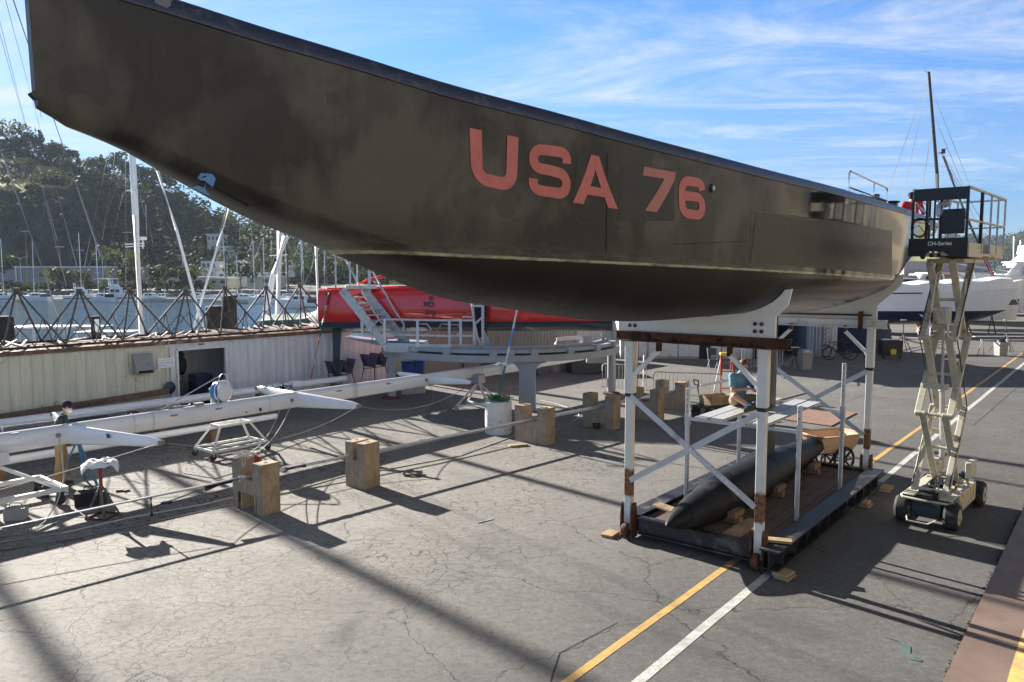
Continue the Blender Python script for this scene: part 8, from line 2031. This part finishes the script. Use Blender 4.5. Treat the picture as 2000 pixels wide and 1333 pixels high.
for px, d, L_, ang, dk, cb, fly, cv, lab in [(2, 158, 8, .1, 1.2, .9, False, 'navy', 'small motor boat with a navy cover at the left edge of the dock'), (72, 157, 9, 3.0, 1.2, .9, False, 'antifoul', 'white motor boat with dark rear canvas behind the left pyramid'), (160, 158, 10, .3, 1.5, 1.2, True, None, 'white motor yacht with a flybridge moored behind the second pyramid'), (200, 156, 8, 2.9, 1.1, 1.0, False, 'pile', 'white boat with a dark awning left of the tall cabin cruiser'), (228, 157, 10, .25, 1.7, 1.6, True, None, 'tall white cabin cruiser with dark windows left of the big white mast'), (292, 160, 9, 3.1, 1.1, .9, False, None, 'low white cabin boat right of the big white mast'), (318, 163, 8, 3.0, 1.0, .8, False, 'timber', 'long low boat with brown hull end right of the big white mast'), (385, 166, 9, .1, 1.1, .8, False, 'blue_tarp', 'green grey launch behind the crossed spars'), (478, 150, 9, .2, 1.3, .7, False, 'blue_tarp', 'white boat with a bright blue cover under the thin masts'), (512, 148, 8, 3.2, 1.2, .7, False, 'blue_tarp', 'second white boat with a blue cover next to the big near mast'), (585, 128, 11, 3.1, 1.4, 1.1, False, 'plank', 'wide brown and white boat left of the red stern'), (640, 118, 10, .1, 1.5, 1.0, False, 'navy', 'white boat half hidden behind the red stern')]:
    cruiser(lab, px, 580, d, L_*.66, ang, dk*.85, cb*.85, 'motor_boat', fly, cover=cv, base=WT)
# near water: boats just outside the quay, piles
for px, py, d, L_, lab, cv in ((95, 640, 46, 7, 'small boat with a pale canopy just beyond the quay, behind the left pyramid', 'white'), (160, 640, 47, 6, 'small boat with a grey canopy just beyond the quay', 'grey_plastic'), (215, 650, 44, 6, 'low grey covered boat just beyond the quay, left of the big white mast', 'grey_plastic'), (12, 640, 50, 6, 'dark covered boat at the left edge just beyond the quay', 'pile')):
    p = D(px, py, d); t = thing('moored_boat', lab, 'boat', (p.x, p.y, WT), .2, 'small boats beside the quay'); X = Vector((p.x, p.y, 0)); rr = []
    for i in range(9): u = i/8; hw = .95*(1-max(0, (u-.5)*2)**2.2)+.03; rr.append([X + Vector((-L_/2+L_*u, -hw*.7, WT-.1)), X + Vector((-L_/2+L_*u, -hw, WT+.7)), X + Vector((-L_/2+L_*u, hw, WT+.7)), X + Vector((-L_/2+L_*u, hw*.7, WT-.1))])
    m = MB(); m.loft(rr); m.build('hull', M['boat_white'], t, smooth=50)
    m = MB(); zc_ = p.z
    for sx in (-1.3, 1.3):
        for sy in (-.7, .7): m.cut().beam(X + Vector((sx, sy, WT+.6)), X + Vector((sx, sy, zc_)), .05, .05)
    m.build('canopy_post', M['galv'], t); m = MB(); m.box(X + Vector((0, 0, zc_+.05)), (3.2, 1.8, .1)); m.build('canopy', M[cv], t, bevel=.04)
for px, yt, d, r, lab in ((420, 598, 33, .42, 'thick short tarred pile behind the roof truss'), (447, 578, 33, .32, 'taller tarred pile right of the thick one'), (186, 618, 36, .22, 'slim tarred pile with a white mark left of the big white mast'), (8, 618, 36, .4, 'broad tarred pile at the left edge')):
    p = D(px, yt, d); t = thing('mooring_pile', lab, 'pile', (p.x, p.y, WT), 0, 'tarred piles beyond the quay'); m = MB(); m.lathe([(r, WT-1), (r*1.02, (WT+p.z)/2), (r*.95, p.z-.05), (r*.8, p.z)], Vector((p.x, p.y, 0)), n=14); m.build('shaft', M['pile'], t)
p = D(190, 640, 35.7); m = MB(); m.box(p + Vector((.1, -.2, .1)), (.2, .02, .6)); m.build('depth_board', M['gloss_white'], None, label='small white board fixed beside the slim tarred pile', cat='board')
# big white mast close by, with radar and spreaders
def bigmast(label, p_top, p_bot, d, r, stays=(), sp=(), nm='yacht_mast', base_len=12, cover=None):
    a, b = D(*p_bot, d), D(*p_top, d); dr_ = (b-a).normalized(); foot = a - dr_*((a.z - WT - .8)/dr_.z); t = thing('moored_yacht', label, 'yacht', (foot.x, foot.y, WT), .35, 'large yachts beside the quay'); X = Vector((foot.x, foot.y, 0)); ra = Matrix.Rotation(.9, 3, 'Z'); rr = []
    for i in range(11): u = i/10; hw = 1.6*(1-max(0, (u-.45)/.55)**2)*(.7+.3*min(1, u*3))+.03; rr.append([X + ra @ Vector((-base_len*.55+base_len*u, y, z)) for y, z in ((-hw*.7, WT-.2), (-hw, WT+.95), (hw, WT+.95), (hw*.7, WT-.2))])
    m = MB(); m.loft(rr); m.build('hull', M['boat_white'], t, smooth=50)
    top = b + dr_*(14.5-b.z)/dr_.z if b.z < 14.5 else b
    m = MB(); m.path([foot, foot.lerp(top, .5), top], r, 12, r2=r*.8); ms = m.build('mast', M['gloss_white'], t)
    m = MB()
    for y, hw in sp: c = D(p_bot[0] + (p_top[0]-p_bot[0])*(p_bot[1]-y)/(p_bot[1]-p_top[1]), y, d); m.cut().beam(c - Vector((hw, .2, 0)), c + Vector((hw, -.2, .05)), .06, .05)
    if sp: m.build('spreader', M['gloss_white'], ms)
    m = MB()
    for q0, q1, r_ in stays: m.cut().path([D(*q0, d), D(*q1, d)], r_, 5)
    if stays: m.build('stay', M['wire'], t)
    return t, ms
t, ms = bigmast('yacht with a thick white mast carrying a radar, beyond the cream container', (259, 312), (276, 640), 34, .15, [((212, 295), (165, 520), .012), ((262, 345), (330, 590), .012), ((270, 330), (300, 480), .010), ((245, 310), (246, 560), .010), ((225, 300), (200, 470), .010), ((285, 400), (292, 640), .02), ((240, 380), (196, 560), .008), ((232, 350), (160, 560), .008)], [(374, .25), (478, .42), (483, .42)])
c = D(279, 466, 33.8); m = MB(); m.lathe([(.05, -.09), (.16, -.07), (.17, 0), (.14, .06), (.02, .08)], c, n=18); m.build('radar', M['gloss_white'], ms); m = MB(); m.beam(c + Vector((0, 0, -.1)), c + Vector((-.02, 0, -.45)), .05, .05); m.build('radar_bracket', M['gloss_white'], ms)
t, ms = bigmast('yacht with a stout white mast and a leaning white spar beside it', (548, 440), (541, 650), 43, .24, [((560, 470), (600, 620), .012), ((530, 470), (528, 600), .015), ((575, 480), (640, 640), .012)], [(500, .5)])
m = MB(); m.path([D(558, 462, 42.4), D(535, 535, 42.4), D(511, 640, 42.4)], .20, 10, r2=.12); m.build('leaning_spar', M['gloss_white'], t)
bigmast('yacht with a plain white mast just left of the red stern', (617, 470), (623, 640), 37, .11, [((617, 480), (590, 620), .01), ((617, 480), (650, 610), .01)])
# crossed spars (sheer legs) rising from a workboat
t = thing('sheer_legs', 'pair of long crossed pale spars leaning together behind the roof truss', 'spars', D(388, 600, 38), 0); m = MB(); m.cut().path([D(308, 335, 38), D(345, 450, 38), D(396, 640, 38)], .075, 8); m.cut().path([D(450, 400, 38.4), D(425, 480, 38.4), D(378, 640, 38.4)], .06, 8); m.build('spar', M['boat_white'], t); m = MB()
for a, b in (((442, 410), (400, 560)), ((310, 345), (390, 600)), ((470, 430), (460, 580)), ((490, 440), (500, 560))): m.cut().path([D(*a, 38.2), D(*b, 38.2)], .012, 5)
m.build('stay', M['wire'], t); p = D(388, 640, 38); m = MB(); m.box((p.x, p.y, -.9), (3.0, 7.0, .9)); m.box((p.x, p.y, .4), (.8, .8, 2.6)); m.build('raft', M['pile'], t)
# green covered boat beyond the container
m = MB(); rr = []
for i in range(13):
    u = i/12; c = D(515 + 130*u, 616, 40 - 3*u); top = D(515 + 130*u, [616, 615, 614, 614, 614, 613, 613, 612, 611, 609, 604, 598, 602][i], 40-3*u).z; rr.append([Vector((c.x, c.y-1.1, 1.2)), Vector((c.x, c.y-1.0, top-.25)), Vector((c.x, c.y, top)), Vector((c.x, c.y+1.0, top-.25)), Vector((c.x, c.y+1.1, 1.2))])
m.loft(rr); gb = m.build('boat_cover', paint('dark green canvas', (.008, .06, .05), .7, var=.2), None, label='dark green canvas cover over a boat behind the end of the pale container', cat='cover', smooth=60)
m = MB(); c = D(575, 640, 39); m.box((c.x, c.y, .1), (3.0, 1.8, 2.3)); m.build('hull_side', M['boat_white'], gb, bevel=.1)
# tall yacht out of frame to the left: its masts shade the yard, its stays cross the sky
t = thing('tall_ketch', 'thick and thin stays of a tall yacht slanting down the left edge of the sky', 'yacht', (-33, 42, WT), .9); m = MB(); rr = []; X = Vector((-33, 42, 0)); ra = Matrix.Rotation(2.2, 3, 'Z')
for i in range(11): u = i/10; hw = 2.0*(1-max(0, (u-.45)/.55)**2)+.03; rr.append([X + ra @ Vector((-9+18*u, y, z)) for y, z in ((-hw*.7, WT-.2), (-hw, WT+1.3), (hw, WT+1.3), (hw*.7, WT-.2))])
m.loft(rr); m.build('hull', M['boat_white'], t, smooth=50)
m = MB(); m.cut().tube((-32, 42.0, 0), (-32, 42.0, 27), .20, .15, 10); m.cut().tube((-35.2, 39.5, 0), (-35.2, 39.5, 22), .2, .15, 10); m.build('mast', M['gloss_white'], t)
m = MB()
for a, b, r_ in (((12, -40), (196, 500), .028), ((-2, 60), (112, 470), .012), ((8, -10), (150, 520), .012), ((-6, 20), (130, 560), .012), ((100, 220), (232, 590), .016), ((5, 300), (122, 640), .04), ((55, -20), (80, 230), .01)): m.cut().path([D(*a, 33), D(*b, 33)], r_, 6)
m.build('stay', M['wire'], t)
# ------------------------------------------------------------------ right hand distance
m = MB()
RX = [(1500, 470), (1700, 466), (1850, 462), (1880, 466), (1905, 463), (1930, 470), (1955, 470), (1980, 460), (2010, 452), (2100, 445), (2300, 440)]
P2 = lambda px, d, k_: Vector(((px-1000)/1500*d, d, (H + (535-interp(px, RX))/1500*900 - 6)*k_ - 8*(1-k_)))
pl = list(range(1480, 2320, 12)); m.add([P2(px, d, k_) + Vector((0, 0, mnoise.noise(Vector((px*.03, d*.01, 0)))*5*k_)) for px in pl for d, k_ in ((560, 0.0), (680, .45), (800, .8), (900, 1.0), (1000, .8))], [(i*5+j, (i+1)*5+j, (i+1)*5+j+1, i*5+j+1) for i in range(len(pl)-1) for j in range(4)])
m.build('far_hill', hill_mat(), kind='structure', smooth=60)
m = MB()
for i in range(640):
    px = rnd.uniform(1840, 2080); k_ = rnd.uniform(.1, 1); d = 560 + 340*k_; p = P2(px, d, k_**.8 if k_ < .99 else 1); r = rnd.uniform(4, 8); clump(m, p + Vector((0, 0, r*.8)), r, 26, 2.2, rnd.uniform(.7, 1.5))
m.build('far_woodland', LEAF[0], kind='stuff', smooth=0, keep=True, label='dark woodland on the distant hill at right')
def baretree(label, px, d, h):
    p = D(px, 560, d); pos = Vector((p.x, p.y, 0)); t = thing('bare_tree', label, 'tree', pos, 0, 'bare trees beyond the yard'); m = MB()
    def br(a, dr_, L_, r, k_):
        b = a + dr_*L_; m.path([a, a.lerp(b, .5) + Vector((rnd.uniform(-.05, .05), 0, .03))*L_, b], r, 4 if k_ > 1 else 6, r2=r*.6)
        if k_ < 4:
            for _ in range(4 if k_ < 3 else 3): br(a.lerp(b, rnd.uniform(.45, 1)), (dr_ + Vector((rnd.uniform(-.8, .8), rnd.uniform(-.8, .8), rnd.uniform(-.1, .5)))).normalized(), L_*rnd.uniform(.5, .72), r*.55, k_+1)
    br(pos, Vector((0, 0, 1)), h*.36, h*.02, 0); m.build('branches', paint('bare twigs', (.16, .12, .09), .9), t)
for i, (px, d, h) in enumerate(((1942, 118, 9), (1968, 112, 10), (1992, 120, 11), (1916, 125, 7), (2012, 110, 10))): baretree(['bare brown tree second from the lift rails at right', 'bare brown tree left of the motor yacht mast', 'tall bare brown tree above the motor yacht', 'small bare tree beside the brown house', 'bare tree cut by the right edge'][i], px, d, h)
for i, (px, yt, d) in enumerate(((1980, 462, 95), (1993, 470, 95))):
    b = D(px, 560, d); a = D(px, yt, d); m = MB(); m.path([Vector((b.x, b.y, 0)), a], .07, 6); m.build('pale_mast', M['gloss_white'], None, label=['thin pale mast above the motor yacht, left of two', 'thin pale mast above the motor yacht, right of two'][i], cat='mast')
# ------------------------------------------------------------------ the air between here and the hills
hz_m = bpy.data.materials.new('haze'); hz_m.use_nodes = True; ht = hz_m.node_tree
for q in list(ht.nodes):
    if q.type == 'BSDF_PRINCIPLED': ht.nodes.remove(q)
pv = ht.nodes.new('ShaderNodeVolumePrincipled'); pv.inputs['Color'].default_value = (.70, .84, 1, 1); pv.inputs['Density'].default_value = .00013; pv.inputs['Anisotropy'].default_value = .1
ho = [q for q in ht.nodes if q.type == 'OUTPUT_MATERIAL'][0]
ht.links.new(pv.outputs[0], ho.inputs['Volume'])
m = MB(); m.box((0, 560, 45), (2600, 1400, 100)); m.build('haze', hz_m, kind='stuff', smooth=0, label='thin pale haze over the harbour')
